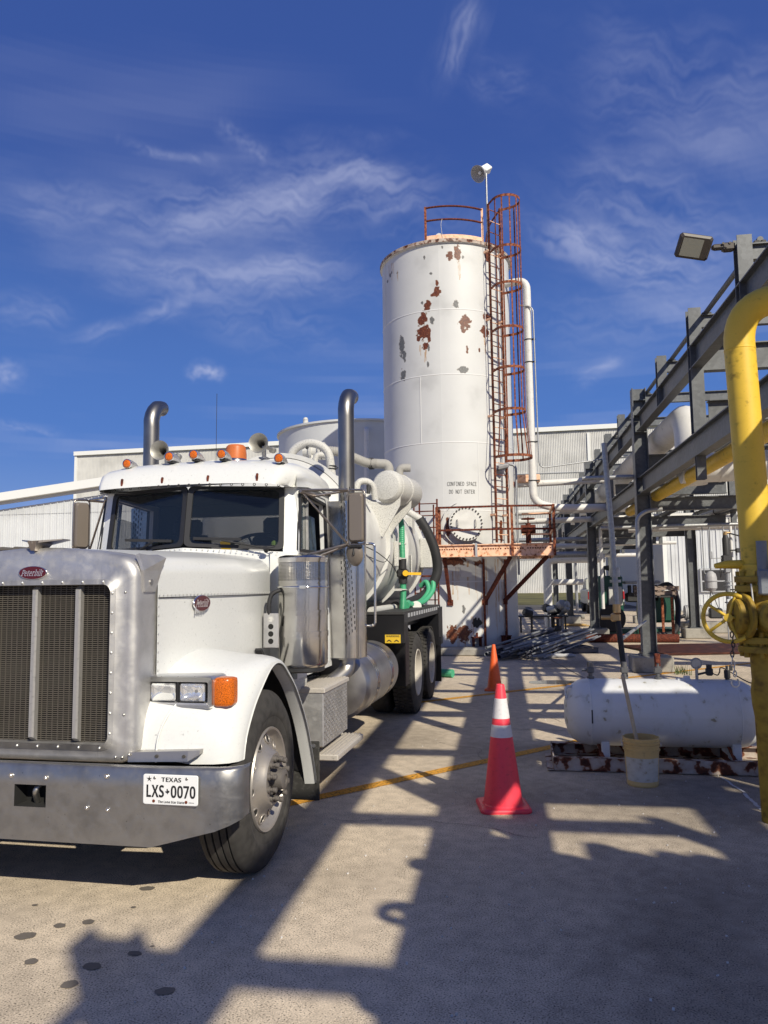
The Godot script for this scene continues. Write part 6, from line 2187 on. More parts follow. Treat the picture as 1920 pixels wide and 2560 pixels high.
	for y in [2.24, 2.04, 1.62]:
		g.torus(Vector3(0.985, y, -5.78), Vector3.UP, 0.05, 0.009, 14, 6)
		g.box(Vector3(0.92, y, -5.72), Vector3(0.12, 0.03, 0.06))
	g.cbox(Vector3(0.93, 2.1, -5.62), Vector3(0.06, 0.34, 0.05), 0.01)
	part(T, "hose_bracket", g, M.dirty_white)
	g = G.new()
	g.box(Vector3(1.03, 1.95, -6.2), Vector3(0.015, 0.3, 0.17), Basis(Vector3.UP, 0.3))
	part(T, "decal_plate", g, M.dirty_white)
	# black suction hose looping at the rear, green hoses on the deck
	g = G.new()
	g.tube(arcpath([Vector3(0.62, 2.86, -7.1), Vector3(0.80, 2.84, -7.15), Vector3(1.02, 2.70, -7.25)], 0.08, 6), 0.055, 12)
	part(T, "rear_elbow", g, M.dirty_white)
	g = G.new()
	g.tube(spline([Vector3(1.0, 2.71, -7.25), Vector3(1.12, 2.50, -7.3), Vector3(1.23, 2.18, -7.36), Vector3(1.24, 1.85, -7.4), Vector3(1.08, 1.55, -7.3), Vector3(0.86, 1.40, -6.8), Vector3(0.80, 1.38, -6.2)], 8), 0.075, 16)
	part(T, "suction_hose", g, M.rubber)
	for e in [0.0, 0.1]:
		g = G.new()
		ribbed_hose(g, spline([Vector3(0.98 + e, 1.66, -7.4), Vector3(1.08 + e, 1.72, -7.35), Vector3(1.13 + e * 0.6, 1.58, -7.2), Vector3(1.05 + e * 0.4, 1.43, -6.9), Vector3(0.96, 1.40, -6.3)], 10), 0.04)
		part(T, "green_hose", g, M.green_hose)
	g = G.new()
	ribbed_hose(g, [Vector3(0.99, 1.40, -5.98), Vector3(0.99, 1.42, -6.12), Vector3(0.97, 1.42, -6.24), Vector3(0.93, 1.41, -6.34)], 0.055)
	part(T, "green_hose", g, M.green_hose)
	g = G.new()
	g.disc(Vector3(1.05, 1.37, -6.5), Vector3(0.4, 0.5, 0.8), 0.07, 0.04, 16)
	g.tube([Vector3(0.78, 1.37, -4.7), Vector3(0.78, 1.37, -6.4)], 0.05, 12)
	part(T, "deck_fittings", g, M.dirty_white)
	# cables hanging on the tank side
	g = G.new()
	g.tube(spline([Vector3(0.93, 2.12, -3.5), Vector3(0.955, 2.06, -4.3), Vector3(0.965, 1.92, -5.2), Vector3(0.97, 1.7, -5.75)], 8), 0.006, 5)
	g.tube(spline([Vector3(0.94, 2.0, -3.9), Vector3(0.965, 1.96, -4.6), Vector3(0.96, 2.06, -5.0)], 6), 0.005, 5)
	part(T, "cables", g, M.rubber)
	# ladder at the rear corner
	g = G.new()
	for x in [0.72, 1.06]:
		g.tube([Vector3(x, 0.55, -8.5), Vector3(x, 3.05, -8.5)], 0.014, 6)
	for k in 9:
		g.tube([Vector3(0.72, 0.7 + k * 0.28, -8.5), Vector3(1.06, 0.7 + k * 0.28, -8.5)], 0.011, 6)
	part(T, "rear_ladder", g, M.rust_dark)
	g = G.new()
	g.cbox(Vector3(0.70, 2.62, -7.6), Vector3(0.3, 0.30, 0.3), 0.02)
	part(T, "rear_bracket", g, M.dirty_white)
	g = G.new()
	g.cbox(Vector3(0.98, 2.2, -8.1), Vector3(0.2, 0.5, 0.2), 0.02)
	part(T, "rear_bracket", g, M.dirty_white)

# ---------------------------------------------------------------- pipe rack
const XA := 2.3
const XB := 5.2
# the rack stands a degree off the yard axis
var RK := Transform3D(Basis(Vector3.UP, deg_to_rad(1.03)), Vector3(2.38, 0, -15.4) - Basis(Vector3.UP, deg_to_rad(1.03)) * Vector3(2.3, 0, -15.4))

func build_rack():
	var R := top("pipe_rack", "grey galvanised steel pipe rack running back along the right of the yard", "pipe rack")
	R.transform = RK
	var g: G
	var cols := [11.6, 2.6, -6.4, -15.4, -24.4, -33.4, -42.4, -51.4]
	for x in [XA, XB]:
		for z in cols:
			if x == XB and z > -10.0 and z < -1.0:
				pass
			g = G.new()
			g.ibeam(Vector3(x, 0.31, z), Vector3(x, 5.44, z), 0.26, 0.25, 0.016, Vector3.RIGHT)
			var c := part(R, "column", g, M.steel)
			g = G.new()
			for y in [3.36, 3.70, 4.57, 4.91, 5.2]:
				g.box(Vector3(x, y, z + 0.07), Vector3(0.226, 0.014, 0.105))
				g.box(Vector3(x, y, z - 0.07), Vector3(0.226, 0.014, 0.105))
			g.cbox(Vector3(x, 0.315, z), Vector3(0.36, 0.022, 0.36), 0.004)
			for e in [[-0.145, -0.145], [0.145, -0.145], [-0.145, 0.145], [0.145, 0.145]]:
				g.disc(Vector3(x + e[0], 0.326, z + e[1]), Vector3.UP, 0.016, 0.05, 6)
			part(c, "stiffeners", g, M.steel)
	# main beams between the columns
	for i in cols.size() - 1:
		for x in [XA, XB]:
			for y in [3.53, 4.74]:
				g = G.new()
				g.ibeam(Vector3(x, y, cols[i] - 0.125), Vector3(x, y, cols[i + 1] + 0.125), 0.32, 0.15)
				part(R, "beam", g, M.steel)
	# short posts on the beams and the purlins they carry
	var zs := []
	for i in 29:
		zs.append(11.6 - 2.25 * i)
	for i in zs.size():
		var z: float = zs[i]
		if i % 4 != 0:
			for x in [XA, XB]:
				g = G.new()
				if i % 4 == 2:
					g.ibeam(Vector3(x, 3.69, z), Vector3(x, 5.42, z), 0.16, 0.165, 0.012)
					g.ibeam(Vector3(x, 3.05, z), Vector3(x, 3.37, z), 0.10, 0.12, 0.012)
				else:
					g.ibeam(Vector3(x, 4.58, z), Vector3(x, 5.42, z), 0.15, 0.155, 0.012)
				part(R, "post", g, M.steel)
		g = G.new()
		g.ibeam(Vector3(XA + 0.085, 5.24, z), Vector3(XB - 0.085, 5.24, z), 0.18, 0.10, 0.012)
		part(R, "purlin", g, M.steel)
	# cross beams at two levels
	for i in range(4, 27, 2):
		var z: float = zs[i]
		g = G.new()
		g.ibeam(Vector3(XA + 0.135, 3.98, z), Vector3(XB - 0.135, 3.98, z), 0.30, 0.17)
		part(R, "cross_beam", g, M.steel)
		if i > 11:
			g = G.new()
			g.ibeam(Vector3(XA + 0.1, 3.20, z - 0.3), Vector3(XB - 0.1, 3.20, z - 0.3), 0.26, 0.16)
			part(R, "cross_beam", g, M.steel)
	g = G.new()
	g.ibeam(Vector3(XA + 0.085, 4.72, -10.9), Vector3(XB - 0.085, 4.72, -10.9), 0.36, 0.15)
	part(R, "cross_beam", g, M.steel)
	# conduit along the tops of the purlins
	g = G.new()
	g.tube([Vector3(2.47, 5.365, -8.6), Vector3(2.47, 5.365, -50)], 0.034, 8)
	part(R, "conduit", g, M.steel_dark)
	g = G.new()
	g.tube([Vector3(2.47, 5.365, 11.0), Vector3(2.47, 5.365, 2.6)], 0.05, 8)
	part(R, "conduit", g, M.steel_dark)
	for i in zs.size():
		if zs[i] < 2.0 and zs[i] > -8.0: continue
		g = G.new()
		g.box(Vector3(2.47, 5.34, zs[i] + 0.02), Vector3(0.12, 0.03, 0.06))
		part(R, "conduit_clip", g, M.dark_iron)
	# ladder cable tray on the upper level
	g = G.new()
	for x in [4.15, 4.55]:
		g.box(Vector3(x, 4.20, -12.0), Vector3(0.02, 0.09, 11.0))
	for k in 36:
		g.box(Vector3(4.35, 4.14, -6.7 - k * 0.3), Vector3(0.38, 0.02, 0.04))
	part(R, "cable_tray", g, M.steel_dark)
	# short pipe stub on the near purlin
	g = G.new()
	g.disc(Vector3(2.62, 5.37, -8.75), Vector3(0.35, 0.30, 0.9), 0.04, 0.34, 14)
	g.box(Vector3(2.62, 5.345, -8.68), Vector3(0.1, 0.04, 0.1))
	part(R, "pipe_stub", g, M.galv_pipe)
	# small unseen fittings added on the near beam, shaped to cast hooked shadows
	for e in [[0.75, 0.07], [-0.1, 0.10], [-0.8, 0.06]]:
		g = G.new()
		g.torus(Vector3(XA - 0.16 - e[1], 3.5, e[0]), Vector3.UP, e[1], 0.035, 16, 6)
		g.box(Vector3(XA - 0.15, 3.5, e[0]), Vector3(0.2, 0.05, 0.06))
		part(R, "shadow_hook", g, M.steel_dark)
	# concrete pedestals
	var near := {-15.4: "concrete pedestal with weeds under the nearest visible rack column"}
	for x in [XA, XB]:
		for z in cols:
			g = G.new()
			g.cbox(Vector3(0, 0.15, 0), Vector3(0.74, 0.30, 0.56), 0.025)
			var lab := "square concrete pedestal carrying a column of the grey pipe rack"
			if x == XA and near.has(z): lab = near[z]
			one("concrete_pedestal", lab, "pedestal", g, M.block, RK * Vector3(x + 0.02, 0, z), "pedestals under the pipe rack columns").rotation.y = deg_to_rad(1.03)
	# pedestal weeds
	g = G.new()
	rng.seed = 6
	for k in 60:
		var p := Vector3(2.74 + rng.randf_range(0.0, 0.28), 0, -15.1 + rng.randf_range(-0.3, 0.3))
		var a := rng.randf() * TAU
		var h := rng.randf_range(0.06, 0.2)
		var d := Vector3(cos(a), 0, sin(a))
		g.tri(p - d.cross(Vector3.UP) * 0.008, p + d.cross(Vector3.UP) * 0.008, p + Vector3.UP * h + d * h * 0.4, d)
	one("weeds", "small tuft of weeds at the foot of the nearest concrete pedestal", "weeds", g, M.weed, Vector3.ZERO, "", "stuff")
	# LED flood light on the near post
	var fl := top("area_light", "bronze square LED area light on an arm at the top of the nearest rack post", "flood light", RK * Vector3(XA - 0.09, 5.33, -8.65))
	g = G.new()
	var b := Basis(Vector3.UP, deg_to_rad(8)) * Basis(Vector3.BACK, deg_to_rad(-10)) * Basis(Vector3.RIGHT, deg_to_rad(-53))
	g.cbox(Vector3(-0.42, 0.02, 0.02), Vector3(0.36, 0.07, 0.26), 0.022, b)
	g.cbox(Vector3(-0.34, 0.065, -0.03), Vector3(0.18, 0.04, 0.16), 0.012, b)
	part(fl, "housing", g, M.lamp_bronze)
	g = G.new()
	g.box(Vector3(-0.45, 0.02, 0.02) + b * Vector3(0.0, -0.037, 0.0), Vector3(0.22, 0.006, 0.19), b)
	part(fl, "lens", g, M.lamp_lens)
	g = G.new()
	g.cbox(Vector3(-0.165, 0.0, 0.0), Vector3(0.13, 0.06, 0.07), 0.015)
	g.cbox(Vector3(-0.06, -0.01, 0), Vector3(0.13, 0.09, 0.09), 0.015)
	for e in [[-0.12, 0.02], [-0.05, 0.02], [-0.09, -0.02]]:
		g.disc(Vector3(e[0], e[1], 0.04), Vector3(0, 0, 1), 0.014, 0.014, 6)
	part(fl, "knuckle", g, M.lamp_bronze)

func run(called: String, label: String, pts: Array, r: float, mat: Material, bend := 0.25, group := "", bands := 0.0) -> Node3D:
	var t := top(called, label, "pipe", pts[0], group)
	var local := pts.map(func(p): return p - pts[0])
	var g := G.new()
	g.tube(arcpath(local, bend, 7), r, 16)
	part(t, "pipe", g, mat)
	if bands > 0.0:
		for i in local.size() - 1:
			var d: Vector3 = local[i + 1] - local[i]
			var n := mini(int(d.length() / bands), 12)
			for k in n:
				g = G.new()
				var c: Vector3 = local[i] + d * ((k + 0.5) / n)
				g.disc(c - d.normalized() * 0.02, d, r + 0.006, 0.04, 16)
				part(t, "band", g, mat)
	return t

func rk(pts: Array) -> Array:
	return pts.map(func(p): return RK * p)

func build_pipes():
	run("insulated_pipe", "fat white insulated pipe on top of the rack, turning down in an elbow", rk([Vector3(2.78, 3.3, -13.5), Vector3(2.78, 4.48, -13.5), Vector3(2.78, 4.48, -48)]), 0.25, M.pipe_white, 0.42, "", 2.2)
	run("insulated_pipe", "thinner white insulated pipe beside the fat one on the rack", rk([Vector3(3.42, 4.36, -11.0), Vector3(3.42, 4.36, -48)]), 0.17, M.pipe_white, 0.3, "", 2.6)
	run("insulated_pipe", "thick white pipe crossing behind the yellow riser at rack height", [Vector3(2.62, 3.50, -13.0), Vector3(8.5, 3.58, -12.9)], 0.24, M.pipe_white, 0.3, "", 1.1)
	run("white_pipe", "upper thin white pipe crossing the rack near the silo platform", [Vector3(-0.3, 3.80, -23.4), Vector3(7.6, 3.86, -23.0)], 0.085, M.pipe_white, 0.3, "", 1.4)
	run("white_pipe", "middle thin white pipe crossing the rack near the silo platform", [Vector3(-0.2, 3.57, -23.9), Vector3(7.6, 3.62, -23.5)], 0.085, M.pipe_white, 0.3, "", 1.4)
	run("white_pipe", "thicker white pipe crossing low under the two thin ones on the rack", [Vector3(3.2, 3.28, -23.6), Vector3(8.2, 3.36, -23.3)], 0.14, M.pipe_white, 0.3, "", 1.6)
	run("grey_pipe", "upper dark grey pipe crossing between silo and rack at mid height", [Vector3(-0.1, 3.15, -26.6), Vector3(3.2, 3.15, -26.5)], 0.07, M.galv_pipe)
	run("grey_pipe", "lower grey pipe crossing between silo and rack at mid height", [Vector3(-0.1, 2.92, -26.9), Vector3(3.0, 2.92, -26.8)], 0.07, M.pipe_white)
	run("grey_pipe", "lowest fat grey pipe between the work platform and the rack", [Vector3(-0.1, 2.62, -26.2), Vector3(2.4, 2.62, -26.1)], 0.10, M.galv_pipe)
	run("yellow_pipe", "yellow gas pipe hung under the near beam of the rack", rk([Vector3(2.62, 3.36, -1.0), Vector3(2.62, 3.36, -19.0)]), 0.11, M.yellow)
	run("grey_pipe", "thin grey pipe lying across the rack at the lower beam", rk([Vector3(1.2, 3.74, -15.6), Vector3(5.3, 3.76, -15.6)]), 0.045, M.galv_pipe)
	run("grey_pipe", "grey pipe elbow dropping beside the nearest visible rack column", rk([Vector3(2.60, 3.05, -15.1), Vector3(2.30, 3.02, -15.12), Vector3(2.14, 2.9, -15.14), Vector3(2.12, 0.9, -15.16)]), 0.04, M.galv_pipe, 0.1)
	run("grey_pipe", "grey pipe along the far beam of the rack", rk([Vector3(4.85, 4.25, -4.0), Vector3(4.85, 4.25, -48)]), 0.11, M.galv_pipe)
	run("dark_pipe", "dark pipe along the middle of the rack", rk([Vector3(4.0, 4.22, -10.0), Vector3(4.0, 4.22, -40)]), 0.08, M.steel_dark)
	run("white_pipe", "white pipe riser with valves between the silo and the far rack columns", [Vector3(1.05, 0.05, -30.2), Vector3(1.05, 2.6, -30.2), Vector3(3.2, 2.6, -30.2)], 0.16, M.pipe_white, 0.3)
	run("white_pipe", "short white branch pipe low between the far rack columns", [Vector3(1.1, 1.72, -30.4), Vector3(2.4, 1.72, -30.4)], 0.11, M.pipe_white)
	# the many small lines that fill the rack
	var small := [
		["thin galvanised line on the near beam of the rack", [Vector3(2.42, 3.74, -7.0), Vector3(2.42, 3.74, -48)], 0.03, M.galv_pipe],
		["thin white line just inside the near beam of the rack", [Vector3(2.55, 3.75, -16.0), Vector3(2.55, 3.75, -48)], 0.045, M.pipe_white],
		["second thin white line inside the near beam of the rack", [Vector3(3.2, 4.18, -15.5), Vector3(3.2, 4.18, -47)], 0.05, M.pipe_white],
		["slim grey line between the fat white pipes and the dark one", [Vector3(3.75, 4.19, -9.0), Vector3(3.75, 4.19, -47)], 0.04, M.galv_pipe],
		["slim white line near the far beam of the rack", [Vector3(4.62, 4.2, -12.0), Vector3(4.62, 4.2, -47)], 0.06, M.pipe_white],
		["grey line low on the far side of the rack", [Vector3(4.9, 3.42, -15.0), Vector3(4.9, 3.42, -47)], 0.07, M.galv_pipe],
		["dark line low in the middle of the rack", [Vector3(3.7, 3.40, -19.0), Vector3(3.7, 3.40, -47)], 0.06, M.steel_dark],
		["white line low on the near side of the rack", [Vector3(2.95, 3.42, -20.0), Vector3(2.95, 3.42, -47)], 0.07, M.pipe_white],
		["white drop line beside the second rack column", [Vector3(2.9, 3.4, -24.0), Vector3(2.52, 3.4, -24.0), Vector3(2.52, 0.9, -24.0)], 0.05, M.pipe_white],
		["grey drop line beside the third rack column", [Vector3(2.9, 3.4, -33.0), Vector3(2.55, 3.4, -33.0), Vector3(2.55, 0.5, -33.0)], 0.06, M.galv_pipe],
		["white drop line beside the fourth rack column", [Vector3(2.9, 3.4, -42.0), Vector3(2.0, 3.4, -42.0), Vector3(2.0, 0.5, -42.0)], 0.08, M.pipe_white],
		["grey cross line between the first two bays of the rack", [Vector3(2.0, 3.02, -19.6), Vector3(5.6, 3.05, -19.6)], 0.045, M.galv_pipe],
		["white cross line in the third bay of the rack", [Vector3(1.6, 3.12, -30.2), Vector3(6.0, 3.15, -30.2)], 0.07, M.pipe_white],
		["white cross line in the fourth bay of the rack", [Vector3(1.2, 3.0, -38.5), Vector3(6.5, 3.0, -38.5)], 0.09, M.pipe_white]]
	for e in small:
		run("service_line", e[0], rk(e[1]), e[2], e[3], 0.2, "service lines on the pipe rack")
	# hanger rods and clips under the far beam
	for k in 9:
		var hz := -16.0 - k * 2.1
		var hr := G.new()
		hr.tube([RK * Vector3(4.9, 3.72, hz), RK * Vector3(4.9, 3.35, hz)], 0.012, 6)
		hr.torus(RK * Vector3(4.9, 3.42, hz), Vector3(0, 0, 1), 0.085, 0.012, 14, 6)
		one("pipe_hanger", "rod hanger holding the grey line low on the far side of the rack", "hanger", hr, M.dark_iron, Vector3.ZERO, "rod hangers on the pipe rack")
	# unseen pipes added on the bays behind the camera to shade the foreground
	rng.seed = 31
	for i in 12:
		var x := 3.0 + i * 0.205
		var mat: Material = [M.pipe_white, M.galv_pipe, M.steel_dark][i % 3]
		run("shade_pipe", "one of the unseen pipes added overhead behind the camera to shade the foreground", rk([Vector3(x, 4.24, 10.0), Vector3(x, 4.24, -0.1 - rng.randf_range(0.0, 0.35))]), 0.1, mat, 0.2, "pipes added for shade on the near rack bays")
	for e in [[-1.42, 0.10, 3.3, 7.5, "first"], [-1.92, 0.17, 3.2, 4.75, "second"], [-2.32, 0.14, 3.2, 4.6, "third"], [-3.0, 0.17, 3.0, 4.9, "fourth"], [-3.7, 0.2, 4.75, 7.5, "last"]]:  # unseen cross pipes, added to shade the propane tank and the ground there
		run("shade_cross_pipe", e[4] + " of the unseen pipes added across the near rack bay to cast shade", rk([Vector3(e[2], 4.3, e[0]), Vector3(e[3], 4.3, e[0])]), e[1], M.pipe_white, 0.25, "pipes added for shade across the near rack bay")
	# grey standpipe leaning down to a valve and black hose
	var s := top("standpipe", "thin grey standpipe in front of the rack column ending in a brass valve", "pipe", Vector3(1.0, 0, -8.6))
	var g := G.new()
	g.tube([Vector3(-0.05, 3.2, 0), Vector3(-0.005, 2.2, 0), Vector3(0.015, 1.42, 0)], 0.03, 12)
	part(s, "pipe", g, M.galv_pipe)
	g = G.new()
	g.disc(Vector3(0.015, 1.36, 0), Vector3.UP, 0.04, 0.09, 12)
	g.cbox(Vector3(0.0, 1.31, 0), Vector3(0.1, 0.09, 0.07), 0.015)
	g.disc(Vector3(-0.05, 1.31, 0), Vector3(-1, 0, 0), 0.022, 0.1, 10)
	part(s, "valve", g, M.brass)
	g = G.new()
	g.disc(Vector3(0.012, 1.68, 0), Vector3.UP, 0.058, 0.03, 14)
	g.disc(Vector3(0.012, 1.74, 0), Vector3.UP, 0.05, 0.1, 12)
	part(s, "coupling", g, M.galv_pipe)
	g = G.new()
	g.tube(spline([Vector3(0.02, 1.27, 0), Vector3(0.035, 1.1, 0.02), Vector3(0.05, 0.9, 0.03), Vector3(0.075, 0.55, 0.1), Vector3(0.10, 0.2, 0.2), Vector3(0.3, 0.03, 0.1)], 6), 0.03, 12)
	part(s, "hose", g, M.rubber)
	g = G.new()
	g.tube([Vector3(0.03, 1.06, -0.02), Vector3(1.22, 0.98, -6.0)], 0.022, 8)
	part(s, "side_pipe", g, M.galv_pipe)

# ---------------------------------------------------------------- yellow gas riser
func flange(g: G, c: Vector3, ax: Vector3, r: float, n := 8):
	g.disc(c - ax * 0.055, ax, r, 0.045, 32, 0.004)
	g.disc(c + ax * 0.010, ax, r, 0.045, 32, 0.004)
	g.disc(c - ax * 0.012, ax, r * 0.8, 0.024, 24)
	var b := G.align(ax)
	for i in n:
		var a := TAU * (i + 0.5) / n
		g.disc(c - ax * 0.09 + b * Vector3(cos(a), 0, sin(a)) * r * 0.84, ax, 0.02, 0.18, 6)

func build_riser():
	var Y := top("gas_riser", "tall yellow gas pipe riser with a flanged valve at the right edge", "pipe", Vector3(1.735, 0, -5.95))
	var g := G.new()
	g.tube(arcpath([Vector3(-0.035, 1.72, 0), Vector3(-0.085, 3.76, 0), Vector3(2.5, 3.80, -0.1)], 0.34, 10), 0.108, 32)
	part(Y, "pipe", g, M.yellow)
	g = G.new()
	g.lathe([Vector2(0.1085, 3.38), Vector2(0.1105, 3.384), Vector2(0.1105, 3.390), Vector2(0.1085, 3.394)], 32, Transform3D(Basis(), Vector3(-0.076, 0, 0)))
	part(Y, "weld", g, M.yellow)
	g = G.new()
	g.tube([Vector3(-0.0, -0.02, 0), Vector3(-0.008, 0.72, 0), Vector3(-0.01, 0.80, 0), Vector3(-0.012, 0.90, 0), Vector3(-0.014, 0.98, 0), Vector3(-0.02, 1.2, 0)], [0.106, 0.106, 0.116, 0.12, 0.106, 0.106], 32)
	part(Y, "lower_pipe", g, M.yellow_worn)
	g = G.new()
	g.lathe([Vector2(0.13, 1.27), Vector2(0.14, 1.30), Vector2(0.155, 1.36), Vector2(0.155, 1.52), Vector2(0.14, 1.58), Vector2(0.13, 1.61)], 32)
	g.disc(Vector3(-0.14, 1.43, 0.04), Vector3(-1, 0, 0.15), 0.13, 0.10, 28, 0.01)
	g.disc(Vector3(-0.16, 1.43, 0.06), Vector3(-1, 0, 0.25), 0.165, 0.03, 28, 0.006)
	g.disc(Vector3(0.0, 1.43, 0.14), Vector3(0.1, 0, 1), 0.12, 0.10, 24, 0.01)
	part(Y, "valve_body", g, M.yellow_worn)
	for y in [1.23, 1.66]:
		g = G.new()
		flange(g, Vector3(-0.024, y, 0), Vector3.UP, 0.175)
		part(Y, "flange", g, M.yellow_worn)
	g = G.new()
	g.disc(Vector3(-0.03, 1.70, 0), Vector3.UP, 0.135, 0.1, 32, 0.01)
	part(Y, "collar", g, M.yellow)
	# second riser leg in front, cut by the frame edge
	g = G.new()
	g.lathe([Vector2(0.12, 1.58), Vector2(0.12, 1.70), Vector2(0.135, 1.72), Vector2(0.135, 1.80), Vector2(0.11, 1.82), Vector2(0, 1.825)], 28, Transform3D(Basis(), Vector3(0.20, 0, 0.20)))
	g.disc(Vector3(0.20, 1.2, 0.20), Vector3.UP, 0.12, 0.40, 28)
	part(Y, "regulator_cap", g, M.yellow)
	for y in [1.20, 1.45]:
		g = G.new()
		flange(g, Vector3(0.22, y, 0.20), Vector3.UP, 0.16)
		part(Y, "flange", g, M.yellow_worn)
	# handwheel on its stem
	g = G.new()
	var hc := Vector3(-0.27, 1.42, 0.06)
	var ax := Vector3(-0.35, 0, 0.94).normalized()
	g.torus(hc, ax, 0.17, 0.016, 36, 10)
	var hb := G.align(ax)
	for k in 5:
		var a := TAU * k / 5.0 + 0.3
		g.tube([hc, hc + hb * Vector3(cos(a), 0, sin(a)) * 0.165], 0.011, 8)
	g.disc(hc - ax * 0.025, ax, 0.03, 0.05, 14)
	g.disc(hc - ax * 0.16, ax, 0.018, 0.16, 10)
	part(Y, "handwheel", g, M.yellow)
	# small side branch with a dark valve
	g = G.new()
	g.tube([Vector3(-0.10, 1.80, 0.0), Vector3(-0.26, 1.80, 0.03), Vector3(-0.34, 1.79, 0.04)], [0.035, 0.03, 0.018], 12)
	part(Y, "side_branch", g, M.yellow)
	# grey sleeve and clear tube strapped to the pipe
	g = G.new()
	g.disc(Vector3(-0.05, 1.72, 0.15), Vector3.UP, 0.035, 0.24, 14)
	g.cbox(Vector3(-0.03, 1.67, 0.17), Vector3(0.12, 0.18, 0.06), 0.012)
	part(Y, "sensor_box", g, M.sensor_grey)
	g = G.new()
	g.tube([Vector3(-0.13, 1.66, 0.14), Vector3(-0.12, 1.34, 0.17)], 0.006, 8)
	g.disc(Vector3(-0.125, 1.40, 0.165), Vector3.UP, 0.016, 0.08, 8)
	g.disc(Vector3(-0.125, 1.445, 0.165), Vector3(1, 0, 0), 0.012, 0.13, 8)
	part(Y, "bleed_valve", g, M.dirty_white)
	# chain hung from the handwheel
	var ch := top("chain", "short steel chain with an open hook hanging beside the yellow valve", "chain", Vector3(1.475, 0, -5.87))
	for k in 9:
		g = G.new()
		var ax2 := Vector3(1, 0, 0.2) if k % 2 else Vector3(0.1, 0, 1)
		var b := G.align(ax2)
		var p := Vector3(0.006 * sin(k), 1.30 - k * 0.034, 0)
		var pts := []
		for i in 13:
			var a := TAU * i / 12.0
			pts.append(p + b.x * 0.0 + Vector3.UP * sin(a) * 0.023 + ax2.cross(Vector3.UP).normalized() * cos(a) * 0.011)
		g.tube(pts, 0.0042, 6, false)
		part(ch, "link", g, M.rivet if k > 4 else M.dark_iron)
	g = G.new()
	g.torus(Vector3(0.005, 0.965, 0), Vector3(0.1, 0, 1), 0.028, 0.006, 16, 6, deg_to_rad(30), deg_to_rad(300))
	part(ch, "hook", g, M.rivet)

